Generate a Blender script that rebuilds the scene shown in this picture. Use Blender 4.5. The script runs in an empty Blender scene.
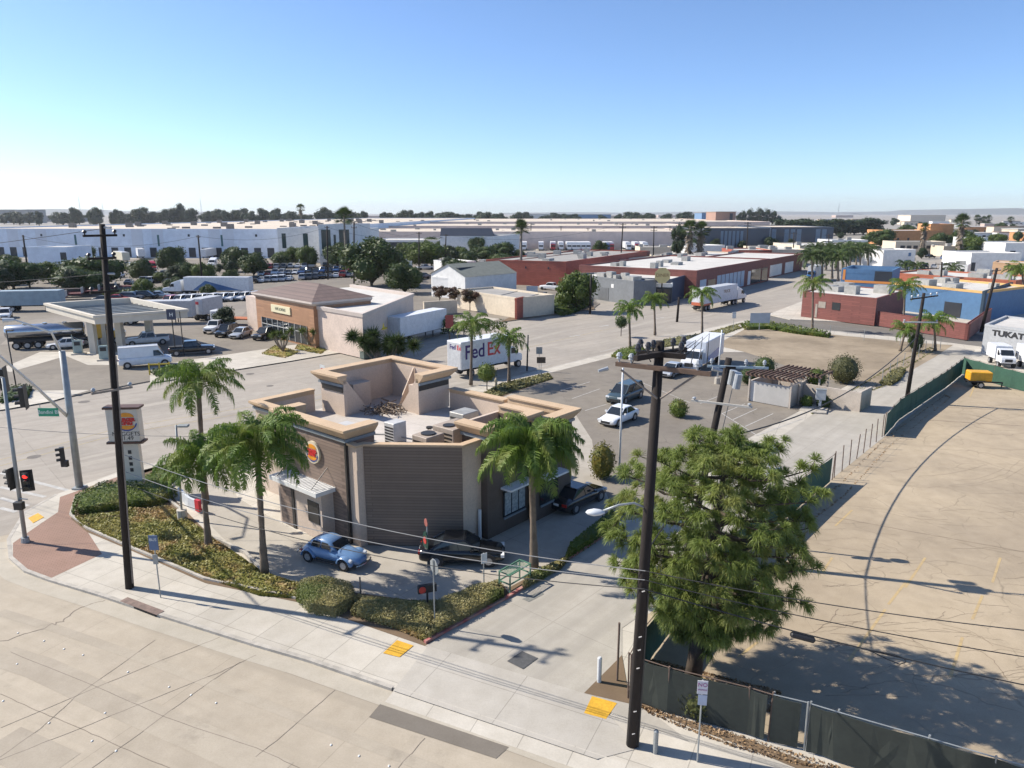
import bpy, math, random
from mathutils import Vector, Matrix
R = math.radians
sc = bpy.context.scene
COL = sc.collection
# ---------------------------------------------------------------- camera
HC = 18.5
HAZE = True
FPX = 723.0
PITCH = math.atan(171 / FPX)
cam = bpy.data.objects.new("camera", bpy.data.cameras.new("camera"))
COL.objects.link(cam); sc.camera = cam
cam.location = (0, 0, HC)
cam.rotation_euler = (R(90) - PITCH, 0, 0)
cam.data.sensor_width = 36; cam.data.lens = FPX / 1024 * 36
cam.data.clip_start = 0.2; cam.data.clip_end = 60000
# ---------------------------------------------------------------- light
SUN_EL, SUN_AZ = R(40), R(-15.5)          # azimuth = direction the light travels
w = bpy.data.worlds.new("World"); sc.world = w; w.use_nodes = True
nt = w.node_tree; nt.nodes.clear()
wo = nt.nodes.new("ShaderNodeOutputWorld"); bg = nt.nodes.new("ShaderNodeBackground")
sky = nt.nodes.new("ShaderNodeTexSky"); sky.sky_type = 'NISHITA'; sky.sun_disc = False
sky.sun_elevation = SUN_EL
sky.sun_rotation = R(90) - (SUN_AZ + math.pi)
sky.altitude = 10; sky.air_density = .7; sky.dust_density = .35; sky.ozone_density = 5.5
bg.inputs[1].default_value = 0.135
nt.links.new(sky.outputs[0], bg.inputs[0]); nt.links.new(bg.outputs[0], wo.inputs[0])
sl = bpy.data.lights.new("sun", 'SUN'); sl.energy = 5.0; sl.angle = R(0.5); sl.color = (1, .93, .82)
sun = bpy.data.objects.new("sun", sl); COL.objects.link(sun)
d = Vector((math.cos(SUN_EL) * math.cos(SUN_AZ), math.cos(SUN_EL) * math.sin(SUN_AZ), -math.sin(SUN_EL)))
sun.rotation_euler = d.to_track_quat('-Z', 'Y').to_euler(); sun.location = (-60, 20, 80)
sc.view_settings.view_transform = 'Standard'; sc.view_settings.look = 'None'
sc.view_settings.exposure = 0.58; sc.view_settings.gamma = 1
sc.render.resolution_x = 1024; sc.render.resolution_y = 768
sc.render.engine = 'CYCLES'
sc.cycles.max_bounces = 6; sc.cycles.transparent_max_bounces = 8
# ---------------------------------------------------------------- measuring
def G(x, y, z=0.0):
    """ground (or height z) point measured on the photograph"""
    u = (x - 512) / FPX; v = (384 - y) / FPX
    dx, dy, dz = u, math.cos(PITCH) + v * math.sin(PITCH), -math.sin(PITCH) + v * math.cos(PITCH)
    t = (z - HC) / dz
    return Vector((dx * t, dy * t, z))
def Hz(y, p):
    """height of something standing at p that reaches photograph row y"""
    v = (384 - y) / FPX
    return HC + p[1] / (math.cos(PITCH) + v * math.sin(PITCH)) * (-math.sin(PITCH) + v * math.cos(PITCH))
def At(x, y, dist):
    """point seen at x, y whose forward distance is dist"""
    v = (384 - y) / FPX
    dy = math.cos(PITCH) + v * math.sin(PITCH)
    t = dist / dy
    return Vector(((x - 512) / FPX * t, dist, HC + t * (-math.sin(PITCH) + v * math.cos(PITCH))))
# ---------------------------------------------------------------- materials
MATS = {}
def _new(name):
    m = bpy.data.materials.new(name); m.use_nodes = True
    b = m.node_tree.nodes["Principled BSDF"]
    return m, m.node_tree, b
def N(nt, t, **kw):
    n = nt.nodes.new(t)
    for k, v in kw.items(): setattr(n, k, v)
    return n
def mixc(nt, fac, a, b, bt='MIX'):
    n = N(nt, "ShaderNodeMix", data_type='RGBA', blend_type=bt)
    for i, s in ((0, fac), (6, a), (7, b)):
        if isinstance(s, (int, float)): n.inputs[i].default_value = s
        elif isinstance(s, tuple): n.inputs[i].default_value = (*s, 1) if len(s) == 3 else s
        else: nt.links.new(s, n.inputs[i])
    return n.outputs[2]
def ramp(nt, src, p0, p1):
    n = N(nt, "ShaderNodeMapRange"); n.inputs[1].default_value = p0; n.inputs[2].default_value = p1
    nt.links.new(src, n.inputs[0]); return n.outputs[0]
def noise(nt, scale, detail=4, src=None, rough=.6, vec_scale=None):
    n = N(nt, "ShaderNodeTexNoise"); n.inputs['Scale'].default_value = scale
    n.inputs['Detail'].default_value = detail; n.inputs['Roughness'].default_value = rough
    if src is not None: nt.links.new(src, n.inputs['Vector'])
    return n.outputs[0]
def M(name, col=None, rough=.7, var=.25, scale=1.2, metal=0, bump=0, fine=0, col2=None, spec=None, coat=0, emit=None):
    if name in MATS: return MATS[name]
    m, nt, b = _new(name)
    b.inputs['Roughness'].default_value = rough; b.inputs['Metallic'].default_value = metal
    if spec is not None: b.inputs['Specular IOR Level'].default_value = spec
    if coat: b.inputs['Coat Weight'].default_value = coat
    pos = N(nt, "ShaderNodeNewGeometry").outputs['Position']
    c2 = col2 or tuple(c * (1 - var) for c in col)
    n1 = noise(nt, scale, 5, pos)
    c = mixc(nt, ramp(nt, n1, .35, .65), col, c2)
    if fine:
        n2 = noise(nt, fine, 3, pos)
        c = mixc(nt, ramp(nt, n2, .3, .7), c, mixc(nt, 1.0, c, (.84, .84, .84), 'MULTIPLY'))
    nt.links.new(c, b.inputs['Base Color'])
    if bump:
        bp = N(nt, "ShaderNodeBump"); bp.inputs['Strength'].default_value = bump; bp.inputs['Distance'].default_value = .03
        nt.links.new(noise(nt, fine or scale * 8, 3, pos), bp.inputs['Height']); nt.links.new(bp.outputs[0], b.inputs['Normal'])
    MATS[name] = m; return m
def slab(name, col, col2, jx, jy, ang, jcol=.55, jw=.02, stain=.35, offset=0.0, rough=.85, streak=None, patch=0.0, cracked=0.0):
    """concrete / paving: joints, stains, fine speckle; streak = direction of tyre darkening"""
    m, nt, b = _new(name); b.inputs['Roughness'].default_value = rough
    b.inputs['Specular IOR Level'].default_value = .25
    pos = N(nt, "ShaderNodeNewGeometry").outputs['Position']
    mp = N(nt, "ShaderNodeMapping"); mp.inputs['Rotation'].default_value = (0, 0, -ang)
    nt.links.new(pos, mp.inputs[0])
    c = mixc(nt, ramp(nt, noise(nt, .12, 6, pos, .65), .38, .62), col, col2)
    c = mixc(nt, ramp(nt, noise(nt, 1.1, 5, pos), .3, .75), c, mixc(nt, 1.0, c, (.86, .85, .83), 'MULTIPLY'))
    c = mixc(nt, ramp(nt, noise(nt, 14, 3, pos), .3, .7), c, mixc(nt, 1.0, c, (.9, .9, .9), 'MULTIPLY'))
    st = ramp(nt, noise(nt, .45, 7, pos, .75), .56, .74)
    k = N(nt, "ShaderNodeMath", operation='MULTIPLY'); nt.links.new(st, k.inputs[0]); k.inputs[1].default_value = stain
    c = mixc(nt, k.outputs[0], c, tuple(x * .5 for x in col))
    if streak is not None:
        m2 = N(nt, "ShaderNodeMapping"); m2.inputs['Rotation'].default_value = (0, 0, -streak); m2.inputs['Scale'].default_value = (.015, .8, 1)
        # rotate first, then stretch along the road
        m2a = N(nt, "ShaderNodeMapping"); m2a.inputs['Rotation'].default_value = (0, 0, -streak)
        nt.links.new(pos, m2a.inputs[0]); m2.inputs['Rotation'].default_value = (0, 0, 0); nt.links.new(m2a.outputs[0], m2.inputs[0])
        s = ramp(nt, noise(nt, 1.0, 5, m2.outputs[0], .6), .47, .66)
        k2 = N(nt, "ShaderNodeMath", operation='MULTIPLY'); nt.links.new(s, k2.inputs[0]); k2.inputs[1].default_value = .5
        c = mixc(nt, k2.outputs[0], c, tuple(x * .62 for x in col))
    if cracked:
        for sc_, wd_, lo in ((.35, .012, .45), (1.3, .02, .56)):
            dn = N(nt, "ShaderNodeTexNoise"); dn.inputs['Scale'].default_value = .8; nt.links.new(pos, dn.inputs['Vector'])
            ad = N(nt, "ShaderNodeVectorMath", operation='MULTIPLY_ADD'); nt.links.new(dn.outputs[1], ad.inputs[0]); ad.inputs[1].default_value = (1.1, 1.1, 0); nt.links.new(pos, ad.inputs[2])
            vo = N(nt, "ShaderNodeTexVoronoi", feature='DISTANCE_TO_EDGE'); vo.inputs['Scale'].default_value = sc_; nt.links.new(ad.outputs[0], vo.inputs['Vector'])
            e_ = N(nt, "ShaderNodeMapRange"); e_.inputs[1].default_value = 0; e_.inputs[2].default_value = wd_; e_.inputs[3].default_value = 1; e_.inputs[4].default_value = 0; nt.links.new(vo.outputs['Distance'], e_.inputs[0])
            mk_ = N(nt, "ShaderNodeMath", operation='MULTIPLY'); nt.links.new(e_.outputs[0], mk_.inputs[0]); nt.links.new(ramp(nt, noise(nt, .22, 4, pos), lo, lo + .12), mk_.inputs[1])
            m3 = N(nt, "ShaderNodeMath", operation='MULTIPLY'); nt.links.new(mk_.outputs[0], m3.inputs[0]); m3.inputs[1].default_value = cracked
            c = mixc(nt, m3.outputs[0], c, tuple(x * .45 for x in col))
    if jx:
        br = N(nt, "ShaderNodeTexBrick"); br.offset = offset; br.squash = 1
        br.inputs['Scale'].default_value = 1; br.inputs['Mortar Size'].default_value = jw; br.inputs['Mortar Smooth'].default_value = .3
        br.inputs['Brick Width'].default_value = jx; br.inputs['Row Height'].default_value = jy
        br.inputs['Color1'].default_value = (1, 1, 1, 1); br.inputs['Color2'].default_value = (1 - patch, 1 - patch, 1 - patch, 1)
        br.inputs['Mortar'].default_value = (jcol, jcol, jcol, 1)
        nt.links.new(mp.outputs[0], br.inputs[0])
        c = mixc(nt, 1.0, c, br.outputs[0], 'MULTIPLY')
    nt.links.new(c, b.inputs['Base Color'])
    bp = N(nt, "ShaderNodeBump"); bp.inputs['Strength'].default_value = .12; bp.inputs['Distance'].default_value = .01
    nt.links.new(noise(nt, 9, 4, pos), bp.inputs['Height']); nt.links.new(bp.outputs[0], b.inputs['Normal'])
    MATS[name] = m; return m
def leafmat(name, a=None, b_=None, c_=None, scale=2.5, trans=.25, rough=.55):
    if name in MATS: return MATS[name]
    m, nt, b = _new(name); b.inputs['Roughness'].default_value = rough
    b.inputs['Specular IOR Level'].default_value = .3
    g = N(nt, "ShaderNodeNewGeometry"); pos = g.outputs['Position']
    c = mixc(nt, ramp(nt, noise(nt, scale, 3, pos), .35, .65), a, b_)
    c = mixc(nt, g.outputs['Random Per Island'], c, mixc(nt, 1., c, (1.35, 1.3, 1.1), 'MULTIPLY'))
    if c_ is not None:
        c = mixc(nt, ramp(nt, noise(nt, scale * .45, 3, pos), .52, .62), c, c_)
    nt.links.new(c, b.inputs['Base Color'])
    t = N(nt, "ShaderNodeBsdfTranslucent"); nt.links.new(c, t.inputs[0])
    mx = N(nt, "ShaderNodeMixShader"); mx.inputs[0].default_value = trans
    nt.links.new(b.outputs[0], mx.inputs[1]); nt.links.new(t.outputs[0], mx.inputs[2])
    nt.links.new(mx.outputs[0], nt.nodes['Material Output'].inputs[0])
    MATS[name] = m; return m
def boards(name, col, pitch, dark=.5, horizontal=True, ang=0, rough=.7, jw=.12, seg=3.0):
    """cladding: horizontal boards or bricks in a wall plane; brick texture on (along, z)"""
    if name in MATS: return MATS[name]
    m, nt, b = _new(name); b.inputs['Roughness'].default_value = rough
    pos = N(nt, "ShaderNodeNewGeometry").outputs['Position']
    sp = N(nt, "ShaderNodeSeparateXYZ"); nt.links.new(pos, sp.inputs[0])
    ad = N(nt, "ShaderNodeMath", operation='ADD'); nt.links.new(sp.outputs[0], ad.inputs[0]); nt.links.new(sp.outputs[1], ad.inputs[1])
    cb = N(nt, "ShaderNodeCombineXYZ")
    if horizontal: nt.links.new(ad.outputs[0], cb.inputs[0]); nt.links.new(sp.outputs[2], cb.inputs[1])
    else: nt.links.new(sp.outputs[2], cb.inputs[0]); nt.links.new(ad.outputs[0], cb.inputs[1])
    br = N(nt, "ShaderNodeTexBrick"); br.offset = .37
    br.inputs['Scale'].default_value = 1; br.inputs['Mortar Size'].default_value = pitch * jw
    br.inputs['Brick Width'].default_value = seg; br.inputs['Row Height'].default_value = pitch
    br.inputs['Color1'].default_value = (*col, 1); br.inputs['Color2'].default_value = (*[c * .78 for c in col], 1)
    br.inputs['Mortar'].default_value = (*[c * dark for c in col], 1)
    nt.links.new(cb.outputs[0], br.inputs[0])
    c = mixc(nt, ramp(nt, noise(nt, .8, 5, pos), .3, .7), br.outputs[0], mixc(nt, 1., br.outputs[0], (.85, .85, .85), 'MULTIPLY'))
    nt.links.new(c, b.inputs['Base Color'])
    MATS[name] = m; return m
def paint(name, col, rough=.3, metal=.0):
    if name in MATS: return MATS[name]
    m, nt, b = _new(name); b.inputs['Base Color'].default_value = (*col, 1)
    b.inputs['Roughness'].default_value = rough; b.inputs['Metallic'].default_value = metal
    b.inputs['Coat Weight'].default_value = .5; b.inputs['Coat Roughness'].default_value = .08
    pos = N(nt, "ShaderNodeTexCoord").outputs['Object']
    c = mixc(nt, ramp(nt, noise(nt, 2, 4, pos), .4, .8), col, tuple(x * .85 for x in col))
    nt.links.new(c, b.inputs['Base Color']); MATS[name] = m; return m
def glass(name="dark glass", col=(.02, .025, .03), rough=.08):
    if name in MATS: return MATS[name]
    m, nt, b = _new(name); b.inputs['Base Color'].default_value = (*col, 1); b.inputs['Roughness'].default_value = rough
    b.inputs['Specular IOR Level'].default_value = .7
    MATS[name] = m; return m
# ---------------------------------------------------------------- geometry
class MB:
    def __init__(s): s.v = []; s.f = []; s.m = []
    def add(s, vs, fs, mi=0):
        o = len(s.v); s.v += [tuple(x) for x in vs]
        for f in fs: s.f.append(tuple(i + o for i in f)); s.m.append(mi)
        return s
    def box(s, x0, x1, y0, y1, z0, z1, mi=0, F=None):
        p = [(x0, y0, z0), (x1, y0, z0), (x1, y1, z0), (x0, y1, z0), (x0, y0, z1), (x1, y0, z1), (x1, y1, z1), (x0, y1, z1)]
        if F: p = [F(*q) for q in p]
        return s.add(p, [(3, 2, 1, 0), (4, 5, 6, 7), (0, 1, 5, 4), (1, 2, 6, 5), (2, 3, 7, 6), (3, 0, 4, 7)], mi)
    def prism(s, poly, z0, z1, mi=0, mtop=None, zt=None):
        n = len(poly)
        a = sum(poly[i][0] * poly[(i + 1) % n][1] - poly[(i + 1) % n][0] * poly[i][1] for i in range(n))
        if a < 0: poly = poly[::-1]
        vs = [(p[0], p[1], z0) for p in poly] + [(p[0], p[1], z1) for p in poly]
        s.add(vs, [(i, (i + 1) % n, n + (i + 1) % n, n + i) for i in range(n)], mi)
        s.add(vs, [tuple(range(n, 2 * n)), tuple(range(n - 1, -1, -1))], mi if mtop is None else mtop)
        return s
    def flat(s, poly, z, mi=0):
        n = len(poly)
        a = sum(poly[i][0] * poly[(i + 1) % n][1] - poly[(i + 1) % n][0] * poly[i][1] for i in range(n))
        if a < 0: poly = poly[::-1]
        return s.add([(p[0], p[1], z) for p in poly], [tuple(range(n))], mi)
    def tube(s, pts, rad, n=8, mi=0, caps=True):
        pts = [Vector(p) for p in pts]; k = len(pts)
        if isinstance(rad, (int, float)): rad = [rad] * k
        vs = []; up = None
        for i, p in enumerate(pts):
            t = (pts[min(i + 1, k - 1)] - pts[max(i - 1, 0)]).normalized()
            a = Vector((0, 0, 1)) if abs(t.z) < .9 else Vector((1, 0, 0))
            if up is None: up = t.cross(a).normalized()
            x = (up - t * up.dot(t)).normalized(); up = x; y = t.cross(x)
            for j in range(n):
                c = 2 * math.pi * j / n
                vs.append(p + (x * math.cos(c) + y * math.sin(c)) * rad[i])
        fs = [(i * n + j, i * n + (j + 1) % n, (i + 1) * n + (j + 1) % n, (i + 1) * n + j) for i in range(k - 1) for j in range(n)]
        if caps: fs += [tuple(range(n - 1, -1, -1)), tuple(range((k - 1) * n, k * n))]
        return s.add(vs, fs, mi)
    def loft(s, rings, mi=0, caps=True, closed=True):
        n = len(rings[0]); vs = [p for r in rings for p in r]
        J = n if closed else n - 1
        fs = [(i * n + j, i * n + (j + 1) % n, (i + 1) * n + (j + 1) % n, (i + 1) * n + j) for i in range(len(rings) - 1) for j in range(J)]
        if caps: fs += [tuple(range(n - 1, -1, -1)), tuple(range(len(vs) - n, len(vs)))]
        return s.add(vs, fs, mi)
    def sweep(s, path, prof, mi=0, closed=False, F=None):
        """profile (offset to the right of travel, z) swept along a plan polyline with mitred corners"""
        P = [Vector(p[:2]) for p in path]; n = len(P); rings = []
        for i in range(n):
            d0 = (P[i] - P[i - 1]) if (i > 0 or closed) else None
            d1 = (P[(i + 1) % n] - P[i]) if (i < n - 1 or closed) else None
            if d0 is None: d0 = d1
            if d1 is None: d1 = d0
            d0 = d0.normalized(); d1 = d1.normalized()
            n0 = Vector((d0.y, -d0.x)); n1 = Vector((d1.y, -d1.x)); m = (n0 + n1)
            m = m / max(.3, m.length) ; m = m / max(.35, m.dot(n0))
            ring = [(P[i].x + m.x * o, P[i].y + m.y * o, z) for o, z in prof]
            if F: ring = [F(*q) for q in ring]
            rings.append(ring)
        if closed: rings.append(rings[0])
        two = len(prof) == 2
        return s.loft(rings, mi, caps=not closed and not two, closed=not two)
    def build(s, name, mats, parent=None, smooth=False, origin=None):
        me = bpy.data.meshes.new(name)
        v = s.v
        if origin is not None: v = [(a - origin[0], b - origin[1], c - origin[2]) for a, b, c in v]
        me.from_pydata(v, [], s.f)
        if not isinstance(mats, (list, tuple)): mats = [mats]
        for m in mats: me.materials.append(m)
        if len(mats) > 1: me.polygons.foreach_set('material_index', s.m)
        if smooth: me.polygons.foreach_set('use_smooth', [True] * len(me.polygons))
        me.update()
        o = bpy.data.objects.new(name, me); COL.objects.link(o)
        if parent is not None: o.parent = parent
        return o
def tag(o, label=None, cat=None, group=None, kind=None):
    if label: o['label'] = label
    if cat: o['category'] = cat
    if group: o['group'] = group
    if kind: o['kind'] = kind
    return o
def thing(name, label, cat, loc=(0, 0, 0), rz=0, group=None):
    o = bpy.data.objects.new(name, None); COL.objects.link(o); o.empty_display_size = .3
    o.location = loc; o.rotation_euler = (0, 0, rz)
    return tag(o, label, cat, group)
def kids(o): return [c for c in bpy.data.objects if c.parent == o]
CH = {}
def copy_tree(o, parent=None):
    c = o.copy(); COL.objects.link(c); c.parent = parent
    if o.name not in CH: CH[o.name] = kids(o)
    for k in CH[o.name]: copy_tree(k, c)
    return c
def place(proto, loc, rz=0, label=None, cat=None, group=None, scale=1, first=False):
    o = proto if first else copy_tree(proto)
    o.location = loc; o.rotation_euler = (0, 0, rz); o.scale = (scale,) * 3 if isinstance(scale, (int, float)) else scale
    if label: o['label'] = label
    if cat: o['category'] = cat
    if group: o['group'] = group
    elif 'group' in o.keys() and label: del o['group']
    return o
def frame(O, ang):
    c, s_ = math.cos(ang), math.sin(ang)
    def F(u, v, z=0.0): return (O[0] + u * c + v * s_, O[1] + u * s_ - v * c, z)
    return F
def text(name, body, size, mat, parent, loc, rot, extr=.01, align='CENTER', sx=1.0, bold=0.0):
    cu = bpy.data.curves.new(name, 'FONT'); cu.body = body; cu.size = size; cu.extrude = extr
    cu.align_x = align; cu.align_y = 'CENTER'; cu.offset = bold
    t = bpy.data.objects.new(name + '_c', cu); COL.objects.link(t)
    me = bpy.data.meshes.new_from_object(t.evaluated_get(bpy.context.evaluated_depsgraph_get()))
    bpy.data.objects.remove(t); me.name = name; me.materials.clear(); me.materials.append(mat)
    o = bpy.data.objects.new(name, me); COL.objects.link(o)
    if parent is not None: o.parent = parent
    o.location = loc; o.rotation_euler = rot; o.scale = (sx, 1, 1)
    return o
def ss(o, lv=1):
    m = o.modifiers.new('s', 'SUBSURF'); m.levels = lv; m.render_levels = lv; return o
def struct(name, mb, mat): return tag(mb.build(name, mat), kind='structure')
# ================================================================ SETTING
A_ANG = R(-26.0); B_ANG = R(42.5); ALLEY = R(49.5)
conc_road = slab("concrete road", (.48, .415, .325), (.41, .355, .28), 7.6, 4.9, A_ANG, .8, .018, .55, streak=A_ANG, patch=.05)
conc_road_b = slab("worn concrete road", (.42, .375, .32), (.36, .325, .28), 9, 3.7, B_ANG, .8, .03, .3, streak=B_ANG, patch=.08)
asph = slab("lot asphalt", (.21, .185, .155), (.26, .23, .19), 0, 0, 0, stain=.45, cracked=.6)
asph_grey = slab("street asphalt", (.17, .16, .145), (.2, .185, .165), 0, 0, 0, stain=.3, streak=R(-57))
conc_walk = slab("sidewalk concrete", (.60, .555, .48), (.50, .46, .395), 1.9, 1.9, A_ANG, .62, .02, .3, patch=.1)
conc_site = slab("driveway concrete", (.46, .42, .36), (.40, .365, .31), 4.2, 4.2, ALLEY, .72, .02, .35, patch=.05)
conc_alley = slab("alley concrete", (.46, .425, .37), (.40, .37, .32), 6, 4.5, ALLEY, .8, .02, .35, streak=ALLEY)
dirt = slab("vacant dirt", (.37, .30, .215), (.25, .20, .14), 0, 0, 0, stain=.7, cracked=.5, rough=.95)
lotmat = slab("sandy old asphalt lot", (.46, .375, .265), (.355, .29, .21), 0, 0, 0, stain=.55, rough=.92, cracked=.75)
brickpave = slab("red brick paving", (.34, .215, .165), (.29, .19, .145), .3, .15, R(20), .7, .012, .15, offset=.5)
soil = slab("planter soil", (.20, .14, .09), (.16, .115, .075), 0, 0, 0, stain=.4, rough=.95)
far_ground = slab("far city ground", (.40, .37, .33), (.27, .25, .22), 0, 0, 0, stain=.4)
kerbm = M("kerb concrete", (.5, .46, .40), .85, .3, 2, fine=20)
redkerb = M("red painted kerb", (.42, .10, .09), .7, .35, 3, col2=(.45, .30, .25), fine=12)
whiteline = M("white road paint", (.52, .50, .46), .7, .3, 2, fine=10)
yellowline = M("yellow road paint", (.48, .38, .20), .7, .4, 1.5, fine=8)
tactile = M("yellow tactile paving", (.72, .40, .03), .7, .2, 3, fine=12)
tyrem2 = slab("tyre darkened cross road", (.355, .32, .275), (.41, .37, .315), 0, 0, 0, stain=.5)
tyrem = slab("tyre darkened concrete", (.37, .32, .255), (.44, .385, .305), 0, 0, 0, stain=.5)
darkpatch = M("dark asphalt patch", (.17, .15, .13), .85, .25, 2, fine=14)
crackm = M("tar crack", (.24, .20, .16), .9, .3, 2)

struct("ground", MB().flat([(-9000, -600), (9000, -600), (9000, 14000), (-9000, 14000)], -.02), far_ground)

def W(px, z=0): return [G(x, y, z) for x, y in px]
def ext(p, ang, L): return Vector((p[0] + math.cos(ang) * L, p[1] + math.sin(ang) * L, 0))
kerbA_px = [(57, 496), (25, 514), (9, 541), (11, 559), (26, 572), (50, 581), (100, 596), (160, 616), (256, 646), (308, 661), (393, 690), (441, 706), (512, 730), (597, 760)]
KA = W(kerbA_px)
KA.append(ext(KA[-1], R(-26), 60))
near_px = [(768, 323), (762, 319), (740, 322), (700, 331), (640, 346), (545, 370), (474, 388), (300, 429), (117, 474)]
KN = W(near_px)
east_near = W([(985, 348), (920, 340), (827, 331)])
eastpt = ext(east_near[0], R(-57), 160)
block = [eastpt] + east_near + KN + KA
# roads
struct("road", MB().flat([(-160, -60), (120, -60), (70, 10), (0, 48), (-26, 52), (-60, 64), (-160, 20)], .004), conc_road)
FB = W([(-40, 420), (50, 402), (150, 384), (292, 361), (365, 350), (440, 335), (505, 320)])
rb = [(-170, -20), (-24, 46), G(117, 474), G(474, 388), G(768, 323), ext(G(768, 323), B_ANG, 900), ext(G(800, 262), B_ANG, 900), G(660, 290), G(505, 316), G(292, 355), (-60, 80), (-170, 40)]
struct("cross_road", MB().flat([(-170, -25), (-20, 44), (-22, 54), ext(G(545, 373), B_ANG + math.pi, 0), ext(G(768, 326), B_ANG, 0), ext(G(768, 326), B_ANG, 900), ext(G(768, 326), B_ANG + .055, 920), ext(G(640, 299), B_ANG, 0), G(500, 312), G(292, 352), G(0, 390), (-170, 50)], .008), conc_road_b)
struct("side_street", MB().flat([G(768, 325), G(755, 313), G(795, 312)] + W([(868, 322), (990, 335)]) + [ext(G(990, 335), R(-57), 160), ext(G(985, 350), R(-57), 160), G(985, 350)], .012), asph_grey)
# blocks: raised slabs with a kerb face
struct("pavement_block", MB().prism([tuple(p[:2]) for p in block], -.3, .13), conc_walk)
# kerb stone strip, slightly proud of slab
def kerb(name, path, mat, z=.145, wdt=.16, inside=1):
    m = MB().sweep(path, [(-wdt / 2, z - .2), (-wdt / 2, z), (wdt / 2, z), (wdt / 2, z - .3)])
    return struct(name, m, mat)
kerb("kerb", [tuple(p[:2]) for p in KA[:11]], kerbm, .137, .2)
kerb("kerb", [tuple(p[:2]) for p in W([(670, 783), (760, 815), (900, 868)])], kerbm, .137, .2)
kerb("kerb", [tuple(p[:2]) for p in KN[2:9]], kerbm, .137, .2)
gasblock = W([(-60, 424), (0, 411), (50, 402), (90, 393), (150, 382), (292, 361), (365, 350), (440, 335), (505, 322), (590, 311), (600, 304), (556, 291)]) + [(-5, 210, 0), (-20, 300, 0), (-420, 300, 0), (-420, 90, 0)]
struct("pavement_block", MB().prism([tuple(p[:2]) for p in gasblock], -.3, .13), asph)
neblock = W([(618, 300), (636, 300), (700, 290), (815, 262)]) + [ext(G(815, 262), B_ANG, 700)] + [(300, 900, 0), (0, 420, 0), (0, 200, 0)] + W([(575, 288)])
struct("pavement_block", MB().prism([tuple(p[:2]) for p in neblock], -.3, .13), slab("pale yard", (.33, .30, .26), (.28, .26, .22), 0, 0, 0, stain=.3))
eastblock = W([(768, 315), (790, 320), (868, 323.5), (942, 330), (990, 336)]) + [ext(G(990, 336), R(-57), 160), (400, 100, 0), (460, 420, 0), ext(G(800, 300), B_ANG, 500), G(812, 298)]
struct("pavement_block", MB().prism([tuple(p[:2]) for p in eastblock], -.3, .13), conc_walk)
# --- sheets on our block
Z1 = .134
def sheet(name, px, z, mat): return struct(name, MB().flat([tuple(p[:2]) for p in W(px, z)], z), mat)
sheet("brick_paving", [(117, 477), (60, 497), (58, 512), (40, 524), (13, 543), (13, 557), (27, 570), (50, 578.5), (102, 554), (80, 520), (118, 492), (165, 470), (200, 455)], Z1, brickpave)
site = [(300, 431), (117, 476), (165, 474), (190, 505), (230, 545), (300, 585), (360, 615), (428, 640), (440, 632), (612, 527), (700, 470), (620, 400), (560, 395), (474, 391)]
sheet("driveway", site, Z1, conc_site)
# parking lot asphalt
sheet("parking_lot", [(545, 374), (510, 393), (545, 402), (574, 412), (592, 440), (596, 470), (618, 520), (640, 520), (700, 480), (745, 440), (848, 385), (905, 352), (820, 352), (700, 352), (660, 347), (640, 350)], Z1 + .004, asph)
struct("alley", MB().flat([tuple(p[:2]) for p in W([(425, 646), (600, 708), (690, 742), (622, 690), (622, 628), (803, 502), (945, 388), (975, 350), (920, 341), (880, 366), (812, 415), (700, 492), (612, 529)], Z1 + .008)], Z1 + .008), conc_alley)
sheet("driveway", [(393, 690.5), (428, 646), (590, 695), (640, 748), (597, 759)], Z1 + .012, slab("apron concrete", (.50, .465, .41), (.42, .39, .345), 3.6, 3.2, A_ANG, .7, .02, .4))
sheet("vacant_lot", [(715, 345), (745, 329), (770, 327), (827, 334), (920, 343), (953, 345), (935, 357), (880, 388), (846, 384), (805, 372), (745, 352)], Z1 + .012, dirt)
struct("yard", MB().flat([tuple(p[:2]) for p in W([(628, 700), (640, 620), (803, 503), (832, 478), (885, 433), (945, 390), (968, 373)], Z1)] + [(75, 80), (140, 60), (120, -60), (20, -45), G(833, 760)[:2]], Z1 + .002), lotmat)
# driveway ramp at the road
ra = W([(396, 691), (597, 759)])
nv = Vector((-math.sin(A_ANG), math.cos(A_ANG), 0))
a, b = ra
b = ext(b, A_ANG, 2)
struct("driveway", MB().add([a - nv * .75 + Vector((0, 0, .012)), b - nv * .75 + Vector((0, 0, .012)), b + nv * .08 + Vector((0, 0, .15)), a + nv * .08 + Vector((0, 0, .15))], [(0, 1, 2, 3)]), conc_walk)
# gutter: paler strip along the kerb
gp = [tuple(p[:2]) for p in KA[2:]]
struct("road", MB().sweep(gp, [(1.0, .010), (.06, .0105)]), slab("gutter concrete", (.49, .44, .36), (.43, .39, .32), 0, 0, 0, stain=.3))
# drain inlet, tactile pads, patches, markings
def pxsheet(name, px, z, mat): return sheet(name, px, z, mat)
for px in ([(383, 653), (397, 640), (413.5, 645.5), (399.5, 657)], [(584, 713), (592, 696), (617, 703), (606, 719)], [(28, 518), (38, 513), (44, 517), (33, 523)]):
    pxsheet("tactile_paving", px, .15, tactile)
mk = MB()
def seg(mb, pts, wd, z):
    P = [tuple(p[:2]) for p in pts]
    mb.sweep(P, [(-wd / 2, z), (wd / 2, z)])
E1 = [(0, 460), (120, 428), (300, 399), (430, 370), (560, 340), (640, 322)]
yl = MB(); wl = MB(); ck = MB()
for a, b in zip(E1[:-1], E1[1:]):
    seg(yl, W([a, b]), .12, .013)
seg(yl, W([(0, 466), (120, 434), (300, 404), (430, 374.5)]), .12, .013)
struct("road_marking", yl, yellowline)
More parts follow.
